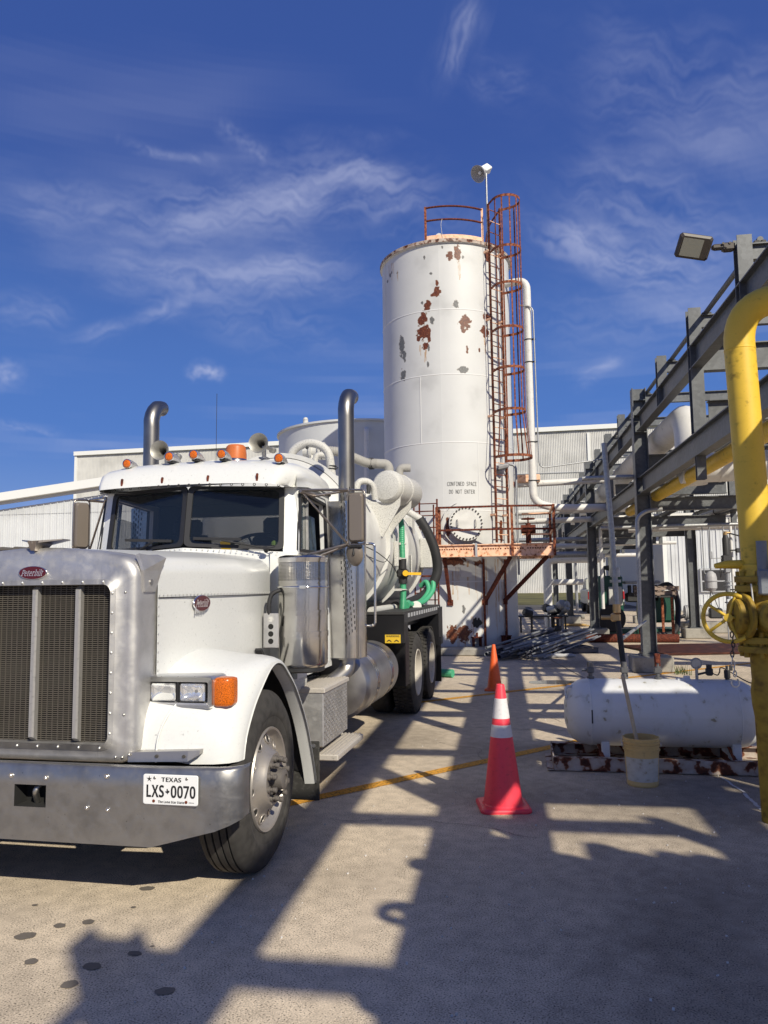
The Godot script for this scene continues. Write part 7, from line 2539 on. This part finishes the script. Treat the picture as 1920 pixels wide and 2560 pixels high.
# ---------------------------------------------------------------- propane tank, bucket, cones
func build_near_things():
	var P := top("propane_tank", "horizontal white propane tank with peeling paint on a rusty skid", "gas tank", Vector3(0.40, 0.475, -7.62))
	var g := G.new()
	var tx := Transform3D(G.align(Vector3(1, 0, 0)), Vector3.ZERO)
	g.lathe([Vector2(0, -0.02), Vector2(0.10, -0.015), Vector2(0.19, 0.01), Vector2(0.255, 0.06), Vector2(0.29, 0.12), Vector2(0.305, 0.20), Vector2(0.305, 1.50), Vector2(0.29, 1.58), Vector2(0.255, 1.64), Vector2(0.19, 1.69), Vector2(0, 1.72)], 56, tx)
	part(P, "shell", g, M.propane_white)
	for x in [0.21, 1.49]:
		g = G.new()
		g.lathe([Vector2(0.305, x - 0.008), Vector2(0.3085, x - 0.003), Vector2(0.3085, x + 0.003), Vector2(0.305, x + 0.008)], 56, tx)
		part(P, "weld_seam", g, M.propane_white)
	g = G.new()
	g.tube(arcpath([Vector3(0.06, 0.24, 0.06), Vector3(-0.005, 0.24, 0.10), Vector3(-0.005, 0.15, 0.12), Vector3(0.02, 0.10, 0.1)], 0.04, 5), 0.013, 8)
	part(P, "lifting_loop", g, M.propane_white)
	g = G.new()
	g.box(Vector3(0.212, 0.0, 0.303), Vector3(0.012, 0.12, 0.012))
	part(P, "name_strap", g, M.dark_iron)
	for x in [0.33, 1.46]:
		g = G.new()
		g.cbox(Vector3(x, -0.32, 0.10), Vector3(0.075, 0.16, 0.20), 0.008)
		g.cbox(Vector3(x, -0.30, -0.12), Vector3(0.075, 0.16, 0.2), 0.008)
		part(P, "foot", g, M.propane_white)
		g = G.new()
		g.bar(Vector3(x - 0.06, -0.26, 0.12), Vector3(x - 0.02, -0.42, 0.28), 0.03, 0.01)
		part(P, "foot_strap", g, M.rust)
	# fittings along the top
	for x in [0.235, 0.545, 0.845]:
		g = G.new()
		g.disc(Vector3(x, 0.295, 0), Vector3.UP, 0.034, 0.03, 12)
		g.disc(Vector3(x, 0.325, 0), Vector3.UP, 0.02, 0.10, 10)
		g.cbox(Vector3(x, 0.385, 0), Vector3(0.07, 0.055, 0.06), 0.008)
		g.disc(Vector3(x, 0.41, 0), Vector3.UP, 0.028, 0.05, 12)
		if x < 0.3:
			g.disc(Vector3(x, 0.385, 0), Vector3(-1, 0, 0), 0.014, 0.08, 8)
		part(P, "service_valve", g, M.valve_grey)
	g = G.new()
	g.cbox(Vector3(0.845, 0.48, 0.0), Vector3(0.05, 0.12, 0.05), 0.006)
	g.disc(Vector3(0.845, 0.475, 0.02), Vector3(0.1, 0, 1), 0.022, 0.02, 12)
	part(P, "relief_valve", g, M.rust_dark)
	g = G.new()
	g.disc(Vector3(1.19, 0.295, 0), Vector3.UP, 0.014, 0.12, 8)
	g.torus(Vector3(1.19, 0.45, 0), Vector3(0, 0, 1), 0.046, 0.007, 24, 6)
	g.disc(Vector3(1.19, 0.45, -0.012), Vector3(0, 0, 1), 0.046, 0.012, 24)
	var pg := part(P, "pressure_gauge", g, M.galv_pipe)
	g = G.new()
	g.disc(Vector3(1.19, 0.45, 0.0), Vector3(0, 0, 1), 0.042, 0.002, 24)
	part(pg, "dial", g, M.bucket_label)
	g = G.new()
	g.cbox(Vector3(1.30, 0.375, 0), Vector3(0.06, 0.07, 0.06), 0.01)
	g.disc(Vector3(1.30, 0.41, 0), Vector3.UP, 0.026, 0.03, 12)
	g.tube([Vector3(1.20, 0.35, 0), Vector3(1.28, 0.37, 0)], 0.010, 8)
	g.tube(spline([Vector3(1.33, 0.36, 0), Vector3(1.37, 0.345, 0), Vector3(1.39, 0.37, 0), Vector3(1.42, 0.41, 0.0), Vector3(1.62, 0.29, 0.05), Vector3(1.8, 0.25, 0.1)], 5), 0.006, 6)
	part(P, "regulator", g, M.dark_iron)
	g = G.new()
	g.disc(Vector3(1.455, 0.295, 0), Vector3.UP, 0.02, 0.03, 10)
	g.disc(Vector3(1.455, 0.32, 0), Vector3.UP, 0.028, 0.07, 12)
	g.disc(Vector3(1.455, 0.39, 0), Vector3.UP, 0.012, 0.04, 8)
	g.cbox(Vector3(1.49, 0.41, 0), Vector3(0.03, 0.05, 0.015), 0.005)
	part(P, "ball_valve", g, M.dark_iron)
	g = G.new()
	g.cbox(Vector3(1.07, 0.305, 0), Vector3(0.12, 0.02, 0.1), 0.005)
	g.disc(Vector3(1.10, 0.315, 0), Vector3.UP, 0.03, 0.02, 12)
	part(P, "level_cover", g, M.propane_white)
	# skid
	var S := top("tank_skid", "rusty white steel channel skid under the propane tank", "skid", Vector3(0.26, 0, -7.62))
	for z in [-0.34, 0.36]:
		g = G.new()
		g.box(Vector3(1.0, 0.065, z), Vector3(2.0, 0.10, 0.012))
		g.box(Vector3(1.0, 0.118, z - signf(z) * 0.03), Vector3(2.0, 0.008, 0.066))
		g.box(Vector3(1.0, 0.012, z - signf(z) * 0.03), Vector3(2.0, 0.008, 0.066))
		part(S, "channel", g, M.rust_white)
	for x in [0.0, 0.45, 1.58, 2.0]:
		g = G.new()
		g.box(Vector3(x, 0.066, 0.01), Vector3(0.012, 0.095, 0.684))
		part(S, "cross_member", g, M.rust_white if x < 0.1 else M.rust_dark)
	g = G.new()
	g.box(Vector3(-0.035, 0.018, 0.05), Vector3(0.055, 0.012, 0.66))
	part(S, "foot_plate", g, M.rust_white)
	# bucket
	var B := top("bucket", "grubby tan plastic bucket with a worn white label, in front of the propane tank", "bucket", Vector3(0.965, 0, -6.88))
	g = G.new()
	g.lathe([Vector2(0, 0.004), Vector2(0.122, 0.0), Vector2(0.126, 0.008), Vector2(0.128, 0.02), Vector2(0.126, 0.026), Vector2(0.140, 0.285), Vector2(0.150, 0.287), Vector2(0.151, 0.297), Vector2(0.1415, 0.30), Vector2(0.142, 0.325), Vector2(0.153, 0.327), Vector2(0.154, 0.336), Vector2(0.143, 0.339), Vector2(0.1435, 0.352), Vector2(0.154, 0.354), Vector2(0.1545, 0.362), Vector2(0.144, 0.365), Vector2(0.145, 0.382), Vector2(0.150, 0.385), Vector2(0.1495, 0.391), Vector2(0.142, 0.391), Vector2(0.137, 0.28), Vector2(0.122, 0.02), Vector2(0, 0.016)], 44)
	part(B, "pail", g, M.bucket)
	g = G.new()
	g.lathe([Vector2(0.1283, 0.045), Vector2(0.1384, 0.235)], 24, Transform3D(), deg_to_rad(-75), deg_to_rad(62))
	part(B, "label", g, M.bucket_label)
	g = G.new()
	var pts := []
	for i in 21:
		var a := PI * i / 20.0
		pts.append(Vector3(cos(a) * 0.155, 0.325 + sin(a) * 0.13, -sin(a) * 0.10))
	g.tube(pts, 0.0026, 6)
	g.disc(Vector3(-0.145, 0.325, 0), Vector3(-1, 0, 0), 0.018, 0.014, 10)
	g.disc(Vector3(0.145, 0.325, 0), Vector3(1, 0, 0), 0.018, 0.014, 10)
	part(B, "bail", g, M.rivet)
	g = G.new()
	g.disc(Vector3(0, 0.05, 0), Vector3.UP, 0.128, 0.004, 32)
	part(B, "slurry", g, M.block)
	# wooden pole standing in the bucket
	g = G.new()
	g.tube([Vector3(0.02, 0.06, 0.03), Vector3(-0.10, 0.87, -0.18)], 0.0165, 12)
	g.ball(Vector3(-0.10, 0.87, -0.18), 0.017, 8)
	one("pole", "weathered tan broom pole standing in the tan bucket", "pole", g, M.tan_wood, Vector3(0.96, 0, -6.88))
	g = G.new()
	g.tube([Vector3(-0.03, 0.06, 0.02), Vector3(-0.06, 0.36, -0.02)], 0.008, 8)
	one("stirring_stick", "short pale stick leaning inside the tan bucket", "stick", g, M.tan_wood, Vector3(0.96, 0, -6.88))
	# cones
	cone("traffic_cone", "bright pink-red traffic cone with two white reflective bands", Vector3(-0.17, 0, -6.06), 0.915, M.cone_pink, true, 0.18)
	cone("traffic_cone", "smaller plain orange traffic cone behind the banded pink one", Vector3(-0.44, 0, -12.55), 0.72, M.cone_orange, false, -0.1)

func cone(called: String, label: String, at: Vector3, h: float, mat: Material, bands: bool, turn: float):
	var C := top(called, label, "traffic cone", at)
	C.rotation.y = turn
	var g := G.new()
	var w := h * 0.205
	var r0 := h * 0.158
	var r1 := h * 0.032
	var o := []
	for e in [[0.0, 1.0], [0.012, 1.02], [0.026, 1.0], [0.032, 0.93]]:
		var ring := PackedVector3Array()
		for p in outline(w * e[1], -w * e[1], w * e[1], w * 0.28, 0, 0, 6):
			ring.append(Vector3(p.x, e[0], p.y))
		o.append(ring)
	g.loft(o, true, true, true)
	part(C, "base", g, mat)
	g = G.new()
	g.lathe([Vector2(r0 + 0.014, 0.030), Vector2(r0 + 0.002, 0.042), Vector2(r0, 0.06), Vector2(r1 + 0.004, h - 0.012), Vector2(r1, h), Vector2(r1 - 0.006, h + 0.001), Vector2(r1 - 0.008, h - 0.05), Vector2(0, h - 0.06)], 44)
	part(C, "body", g, mat)
	if bands:
		for e in [[0.576, 0.672], [0.725, 0.885]]:
			var ya: float = e[0] * h
			var yb: float = e[1] * h
			var ra: float = lerpf(r0, r1 + 0.004, (ya - 0.06) / (h - 0.072)) + 0.0016
			var rb: float = lerpf(r0, r1 + 0.004, (yb - 0.06) / (h - 0.072)) + 0.0016
			g = G.new()
			g.lathe([Vector2(ra - 0.0016, ya - 0.001), Vector2(ra, ya), Vector2(rb, yb), Vector2(rb - 0.0016, yb + 0.001)], 44)
			part(C, "reflective_band", g, M.cone_band)

# ---------------------------------------------------------------- the yard behind
func pallet(called: String, label: String, at: Vector3, turn: float, mat: Material):
	var P := top(called, label, "pallet", at)
	P.rotation.y = turn
	for k in 7:
		var g := G.new()
		g.box(Vector3(-0.5 + k * 0.167, 0.125, 0), Vector3(0.1, 0.018, 1.0))
		part(P, "slat", g, mat)
	for z in [-0.45, 0.0, 0.45]:
		var g := G.new()
		g.box(Vector3(0, 0.07, z), Vector3(1.1, 0.09, 0.05))
		part(P, "bearer", g, mat)
	for k in 3:
		var g := G.new()
		g.box(Vector3(-0.5 + k * 0.5, 0.012, 0), Vector3(0.1, 0.018, 1.0))
		part(P, "slat", g, mat)

func build_yard():
	# heap of conduit and plastic pipe on a low rack beside the silo
	rng.seed = 44
	var mats: Array = [M.pvc_grey, M.conduit_dark, M.conduit_dark, M.galv_pipe, M.pvc_grey]
	for i in 30:
		var r := rng.randf_range(0.016, 0.034) if i > 2 else 0.055
		var row := i % 10
		var lay := i / 10
		var near := Vector3(-0.75 + row * 0.125 + rng.randf_range(-0.08, 0.08), r + 0.02 + lay * 0.09 + rng.randf_range(0, 0.05), -17.35 + rng.randf_range(-0.35, 0.25))
		var far := Vector3(0.95 + row * 0.11 + rng.randf_range(-0.15, 0.15), 0.24 + lay * 0.09 + rng.randf_range(0, 0.06), -20.6 + rng.randf_range(-1.2, 0.4))
		var g := G.new()
		var d := (far - near).normalized()
		var L := near.distance_to(far)
		g.lathe([Vector2(r * 0.82, 0.12), Vector2(r * 0.82, 0), Vector2(r, 0), Vector2(r, L), Vector2(0, L)], 10, Transform3D(G.align(d), Vector3.ZERO))
		one("loose_pipe", "grey pipe or conduit in the heap beside the silo plinth", "pipe", g, mats[i % 5], near, "loose pipes heaped beside the silo")
	pallet("pallet", "dark pallet under the far end of the pipe heap", Vector3(1.15, 0, -19.6), 0.3, M.conduit_dark)
	var g := G.new()
	g.tube(spline([Vector3(0.1, 0.04, -17.75), Vector3(0.5, 0.05, -17.9), Vector3(0.9, 0.045, -18.15), Vector3(1.2, 0.04, -18.2)], 8), [0.04, 0.045, 0.05, 0.05, 0.045, 0.04, 0.05, 0.055, 0.05, 0.045, 0.05, 0.055, 0.05, 0.045, 0.05, 0.05, 0.045, 0.04, 0.045, 0.05, 0.05, 0.045, 0.04, 0.03, 0.02], 10)
	one("rolled_sheeting", "rolled grey plastic sheeting on the ground before the pipe heap", "sheeting", g, M.vessel_grey)
	# corrugated green hose end near the silo
	g = G.new()
	ribbed_hose(g, spline([Vector3(-1.75, 0.09, -14.3), Vector3(-1.5, 0.08, -14.25), Vector3(-1.24, 0.075, -14.15)], 10), 0.075)
	one("green_hose_end", "end of a ribbed green hose lying behind the truck wheels", "hose", g, M.green_hose)
	# green pump unit
	var U := top("pump_unit", "dark green skid-mounted pump with hoses behind the nearest rack column", "pump", Vector3(3.6, 0, -26.0))
	g = G.new()
	g.cbox(Vector3(0, 0.12, 0), Vector3(2.5, 0.2, 1.3), 0.02)
	part(U, "skid", g, M.green_machine)
	g = G.new()
	g.cbox(Vector3(-0.75, 1.15, 0), Vector3(0.75, 1.5, 1.0), 0.05)
	part(U, "housing", g, M.green_machine)
	g = G.new()
	g.cbox(Vector3(0.75, 0.85, -0.1), Vector3(0.9, 0.9, 0.9), 0.08)
	g.disc(Vector3(0.1, 0.75, 0.2), Vector3.RIGHT, 0.38, 0.5, 20, 0.04)
	part(U, "pump_casing", g, M.green_machine)
	g = G.new()
	for k in 6:
		g.disc(Vector3(-0.15 + k * 0.16, 1.25, 0.3), Vector3.UP, 0.06, 0.34, 10)
	g.cbox(Vector3(0.25, 1.2, 0.1), Vector3(1.0, 0.3, 0.5), 0.04)
	part(U, "engine_block", g, M.dark_iron)
	g = G.new()
	g.cbox(Vector3(0.25, 1.68, 0.1), Vector3(1.1, 0.10, 0.6), 0.03)
	part(U, "manifold", g, M.vessel_grey)
	g = G.new()
	g.cbox(Vector3(-0.62, 1.25, 0.56), Vector3(0.42, 0.6, 0.08), 0.02)
	part(U, "control_box", g, M.dirty_white)
	g = G.new()
	g.disc(Vector3(-0.78, 0.55, 0.55), Vector3(0, 0, 1), 0.44, 0.14, 28, 0.05)
	part(U, "wheel", g, M.rubber)
	g = G.new()
	g.tube([Vector3(-0.95, 1.9, 0.2), Vector3(-0.95, 2.15, 0.2), Vector3(-0.75, 2.15, 0.2)], 0.09, 12)
	part(U, "exhaust", g, M.dark_iron)
	g = G.new()
	g.tube(spline([Vector3(0.5, 1.35, 0.5), Vector3(0.95, 1.6, 0.7), Vector3(1.18, 1.2, 0.8), Vector3(1.15, 0.6, 1.0), Vector3(0.95, 0.15, 1.4), Vector3(0.4, 0.1, 1.6)], 8), 0.085, 14)
	part(U, "hose", g, M.rubber)
	# red steel table with two pallets on it
	var Tb := top("red_table", "tall red steel table beside the green pump", "table", Vector3(3.95, 0, -24.1))
	for e in [[-0.38, 0.55], [0.38, 0.55], [-0.38, -0.55], [0.30, -0.55]]:
		g = G.new()
		g.box(Vector3(e[0], 0.62, e[1]), Vector3(0.07, 1.24, 0.07))
		part(Tb, "leg", g, M.rust)
	g = G.new()
	g.box(Vector3(0, 1.26, 0), Vector3(0.95, 0.05, 1.3))
	part(Tb, "top", g, M.dark_iron)
	pallet("pallet", "lower weathered pallet stacked on the red steel table", Vector3(3.98, 1.287, -24.1), 0.0, M.pallet_wood)
	pallet("pallet", "upper weathered pallet stacked on the red steel table", Vector3(4.0, 1.424, -24.1), 0.04, M.pallet_wood)
	# brown pipe lying across
	g = G.new()
	g.tube([Vector3(-0.9, 0.12, 0), Vector3(1.6, 0.12, 0.05)], 0.12, 16)
	one("brown_pipe", "thick brown pipe lying on the ground below the green pump", "pipe", g, M.rust_dark, Vector3(2.7, 0, -22.7))
	# steel road plate
	g = G.new()
	g.cbox(Vector3(0, 0.03, 0), Vector3(4.2, 0.05, 2.6), 0.01)
	var plate := one("road_plate", "large dark steel plate lying on the ground right of the rack column", "steel plate", g, M.plate_steel, Vector3(4.9, 0, -20.4))
	plate.rotation.y = 0.25
	# grey filter vessel and its pipework
	var F := top("filter_vessel", "grey dome-topped filter vessel hung on thin pipes before the workshop window", "vessel", Vector3(5.07, 0, -22.0))
	g = G.new()
	g.lathe([Vector2(0, 1.40), Vector2(0.09, 1.42), Vector2(0.15, 1.50), Vector2(0.155, 1.78), Vector2(0.13, 1.88), Vector2(0.06, 1.95), Vector2(0, 1.96)], 28)
	g.lathe([Vector2(0.15, 1.68), Vector2(0.172, 1.68), Vector2(0.172, 1.71), Vector2(0.15, 1.71)], 28)
	part(F, "vessel", g, M.vessel_grey)
	g = G.new()
	g.tube(arcpath([Vector3(-0.16, 3.3, 0), Vector3(-0.16, 1.9, 0), Vector3(-0.05, 1.85, 0)], 0.06), 0.014, 6)
	g.tube(arcpath([Vector3(0.02, 3.3, 0.05), Vector3(0.0, 2.0, 0.05), Vector3(0, 1.94, 0)], 0.06), 0.02, 6)
	g.cbox(Vector3(0.02, 2.38, 0.05), Vector3(0.08, 0.2, 0.06), 0.01)
	g.tube([Vector3(0.05, 2.3, 0.05), Vector3(0.36, 2.3, 0.05)], 0.012, 6)
	part(F, "tubing", g, M.galv_pipe)
	g = G.new()
	g.tube(spline([Vector3(-0.02, 1.42, 0), Vector3(-0.08, 1.15, 0), Vector3(-0.2, 1.05, 0.02)], 6), 0.01, 6)
	g.tube([Vector3(0.0, 1.42, 0), Vector3(0.3, 0.55, 0)], 0.01, 6)
	part(F, "drain_hose", g, M.rubber)
	# valve stack right of it
	var V := top("valve_column", "tall stack of grey valves and regulators left of the yellow riser", "valves", Vector3(5.5, 0, -22.0))
	g = G.new()
	g.lathe([Vector2(0.09, 2.38), Vector2(0.09, 2.82), Vector2(0.05, 2.92), Vector2(0, 2.93)], 20)
	g.disc(Vector3(0, 2.1, 0), Vector3.UP, 0.08, 0.28, 16)
	g.cbox(Vector3(0, 2.28, 0), Vector3(0.26, 0.2, 0.2), 0.03)
	part(V, "regulator", g, M.dark_iron)
	g = G.new()
	g.disc(Vector3(0, 1.2, 0), Vector3.UP, 0.05, 0.9, 14)
	for y in [1.55, 1.65, 1.35, 1.1]:
		g.disc(Vector3(0, y, 0), Vector3.UP, 0.105, 0.03, 18)
	g.cbox(Vector3(0, 1.98, 0), Vector3(0.16, 0.18, 0.16), 0.03)
	part(V, "valve_body", g, M.galv_pipe)
	g = G.new()
	g.torus(Vector3(-0.17, 1.92, 0), Vector3(1, 0, 0.3), 0.14, 0.014, 22, 6)
	g.tube([Vector3(-0.17, 1.92, 0), Vector3(0, 1.92, 0)], 0.014, 6)
	for k in 4:
		var a := TAU * k / 4.0
		g.tube([Vector3(-0.17, 1.92, 0), Vector3(-0.17, 1.92 + sin(a) * 0.14, cos(a) * 0.14)], 0.009, 5)
	part(V, "handwheel", g, M.dark_iron)
	g = G.new()
	g.disc(Vector3(0.0, 2.92, 0), Vector3.UP, 0.045, 0.1, 12)
	g.disc(Vector3(0.02, 2.98, 0), Vector3.RIGHT, 0.03, 0.1, 10)
	part(V, "brass_cap", g, M.brass)
	for e in [[0.16, 0.05], [0.28, 0.03], [0.42, 0.06], [0.55, 0.035], [-0.03, 0.02]]:
		g = G.new()
		g.tube([Vector3(e[0], 0.1, -0.1), Vector3(e[0], 3.4, -0.1)], e[1] * 0.8, 10)
		part(V, "riser_pipe", g, M.pipe_white if e[1] > 0.045 else M.galv_pipe)
	g = G.new()
	for y in [0.95, 0.75, 1.45, 2.5]:
		g.tube([Vector3(-0.05, y, 0.02), Vector3(0.65, y + 0.02, 0.02)], 0.02, 8)
		g.cbox(Vector3(0.3, y, 0.03), Vector3(0.14, 0.12, 0.12), 0.02)
	part(V, "branch_valves", g, M.dark_iron)
	g = G.new()
	g.tube(spline([Vector3(0.06, 2.98, 0), Vector3(0.3, 2.9, 0.05), Vector3(0.5, 2.86, 0.02), Vector3(0.7, 2.84, 0)], 6), 0.02, 8)
	part(V, "vent_hose", g, M.rubber)
	# electric motor on a concrete block
	g = G.new()
	g.cbox(Vector3(0, 0.18, 0), Vector3(1.5, 0.36, 0.7), 0.03)
	one("motor_base", "concrete block under the grey motor by the workshop", "block", g, M.block, Vector3(6.0, 0, -27.0))
	var Mo := top("electric_motor", "grey electric motor on a concrete block behind the second row column", "motor", Vector3(5.8, 0.36, -27.0))
	g = G.new()
	g.disc(Vector3(-0.45, 0.3, 0), Vector3.RIGHT, 0.24, 0.6, 24, 0.03)
	g.disc(Vector3(0.15, 0.3, 0), Vector3.RIGHT, 0.12, 0.4, 18, 0.02)
	for k in 10:
		g.disc(Vector3(-0.40 + k * 0.05, 0.3, 0), Vector3.RIGHT, 0.255, 0.012, 24)
	g.box(Vector3(-0.15, 0.05, 0), Vector3(0.5, 0.1, 0.3))
	part(Mo, "body", g, M.vessel_grey)
	g = G.new()
	g.cbox(Vector3(0.5, 0.28, 0.05), Vector3(0.4, 0.34, 0.3), 0.04)
	g.tube(arcpath([Vector3(-0.5, 0.2, 0.2), Vector3(-0.7, 0.15, 0.25), Vector3(-0.75, -0.3, 0.3)], 0.1), 0.06, 10)
	part(Mo, "gearbox", g, M.dark_iron)
	# silver pickup, tail towards the camera
	build_pickup()
	# timber offcuts
	for i in 3:
		g = G.new()
		g.cbox(Vector3(0, 0.04 + i * 0.03, 0), Vector3(1.7 - i * 0.2, 0.05, 0.11), 0.006, Basis(Vector3.UP, -0.12 + i * 0.16))
		one("timber", "yellow timber offcut on the ground left of the second rack column", "timber", g, M.timber, Vector3(1.75, 0, -31.0 + i * 0.22), "timber offcuts by the rack")
	# clutter of pumps and valves by the far rack columns
	var K := top("pump_cluster", "cluster of small dark pumps and valves right of the silo foot", "pumps", Vector3(0.75, 0, -27.5))
	rng.seed = 77
	for i in 7:
		g = G.new()
		var p := Vector3(rng.randf_range(-0.7, 0.7), rng.randf_range(0.5, 1.0), rng.randf_range(-0.4, 0.4))
		g.disc(p, Vector3(rng.randf_range(-1, 1), 0.3, 0.4), rng.randf_range(0.08, 0.16), rng.randf_range(0.2, 0.4), 14, 0.02)
		g.disc(p + Vector3(0, -p.y, 0), Vector3.UP, 0.04, p.y, 10)
		part(K, "pump", g, [M.dark_iron, M.galv_pipe, M.vessel_grey][i % 3])
	g = G.new()
	g.box(Vector3(0, 0.55, 0), Vector3(1.7, 0.04, 0.8))
	for x in [-0.75, 0.75]:
		g.box(Vector3(x, 0.27, 0.3), Vector3(0.06, 0.53, 0.06))
	part(K, "stand", g, M.dark_iron)
	g = G.new()
	g.tube([Vector3(-1.2, 0.14, 0.0), Vector3(1.3, 0.14, 0.3)], 0.10, 12)
	one("ground_pipe", "pale pipe lying on the ground by the far rack pedestals", "pipe", g, M.block, Vector3(1.6, 0, -37.0))
	var va := top("silo_drain_valve", "small dark drain valve at the right foot of the silo", "valve", Vector3(0.25, 0, -20.9))
	g = G.new()
	g.disc(Vector3(0, 0.3, 0), Vector3.RIGHT, 0.16, 0.6, 18, 0.02)
	g.disc(Vector3(0.7, 0.0, 0.1), Vector3.UP, 0.04, 0.75, 10)
	g.disc(Vector3(0.62, 0.5, 0.1), Vector3.RIGHT, 0.08, 0.16, 12)
	part(va, "body", g, M.dark_iron)
	g = G.new()
	g.torus(Vector3(0.7, 0.78, 0.1), Vector3.UP, 0.11, 0.014, 18, 6)
	part(va, "handwheel", g, M.rust)

func build_pickup():
	var C := top("pickup_truck", "pale silver pickup parked tail-on behind the rack, mostly hidden by columns", "pickup", Vector3(4.55, 0, -43.0))
	var g := G.new()
	g.loft([outline(0.93, 0.55, 1.30, 0.10, 0.0, 0.0), outline(0.97, 0.50, 1.32, 0.10, 0.0, -0.3), outline(0.97, 0.50, 1.32, 0.10, 0.0, -5.0)], true, true)
	part(C, "body", g, M.truck_silver)
	g = G.new()
	g.loft([outline(0.86, 1.25, 1.95, 0.16, 0.02, -1.9), outline(0.80, 1.25, 1.98, 0.16, 0.02, -2.6), outline(0.82, 1.25, 1.97, 0.16, 0.02, -3.6), outline(0.9, 1.25, 1.4, 0.06, 0.0, -4.3)], true, true)
	part(C, "cab", g, M.truck_silver)
	g = G.new()
	g.loft([outline(0.70, 1.42, 1.84, 0.06, 0.0, -1.86), outline(0.70, 1.42, 1.84, 0.06, 0.0, -1.88)], true, true)
	part(C, "rear_window", g, M.dark_trim)
	for s in [-1.0, 1.0]:
		g = G.new()
		g.cbox(Vector3(0.87 * s, 1.0, 0.02), Vector3(0.16, 0.42, 0.08), 0.02)
		part(C, "tail_lamp", g, M.tail_red)
		for z in [-1.1, -4.2]:
			g = G.new()
			g.lathe(wheel_prof(0.22, 0.38, 0.24), 28, Transform3D(G.align(Vector3(s, 0, 0)), Vector3(0.84 * s, 0.38, z)))
			var ty := part(C, "tyre", g, M.rubber)
			g = G.new()
			g.disc(Vector3(0.85 * s, 0.38, z), Vector3(s, 0, 0), 0.22, 0.08, 20, 0.02)
			part(ty, "rim", g, M.vessel_grey)
	g = G.new()
	g.cbox(Vector3(0, 0.55, 0.10), Vector3(1.9, 0.2, 0.16), 0.04)
	part(C, "bumper", g, M.dark_iron)
	g = G.new()
	g.cbox(Vector3(0, 0.92, 0.015), Vector3(1.5, 0.62, 0.04), 0.015)
	part(C, "tailgate", g, M.truck_silver)

# ---------------------------------------------------------------- start
func _ready():
	# camera: a phone held upright at eye height, tipped up a little and rolled a touch
	var cam := Camera3D.new()
	cam.name = "camera"
	add_child(cam)
	cam.position = Vector3(0, 1.68, 0)
	cam.rotation = Vector3(deg_to_rad(5.45), deg_to_rad(9.9), deg_to_rad(-0.7))
	cam.fov = 67.30
	cam.near = 0.05
	cam.far = 600.0
	# sky, exposure
	var env := Environment.new()
	env.background_mode = Environment.BG_SKY
	var sky := Sky.new()
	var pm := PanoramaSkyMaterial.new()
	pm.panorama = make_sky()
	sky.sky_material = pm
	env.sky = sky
	env.background_energy_multiplier = 0.92
	env.tonemap_mode = Environment.TONE_MAPPER_LINEAR
	env.tonemap_exposure = 1.02
	env.sdfgi_enabled = true
	env.ssao_enabled = true
	env.ssil_enabled = true
	var we := WorldEnvironment.new()
	we.name = "world_environment"
	we.environment = env
	add_child(we)
	# sun: behind the camera to the right, 38 degrees up
	var sun := DirectionalLight3D.new()
	sun.name = "sun"
	add_child(sun)
	sun.look_at_from_position(Vector3(0.87, 1.0, 1.14) * 10.0, Vector3.ZERO)
	sun.light_energy = 1.6
	sun.light_color = Color(1.0, 0.965, 0.885)
	sun.light_angular_distance = 0.53
	sun.shadow_enabled = true
	make_materials()
	build_ground()
	build_buildings()
	build_silo()
	build_rack()
	build_pipes()
	build_truck()
	build_riser()
	build_near_things()
	build_yard()
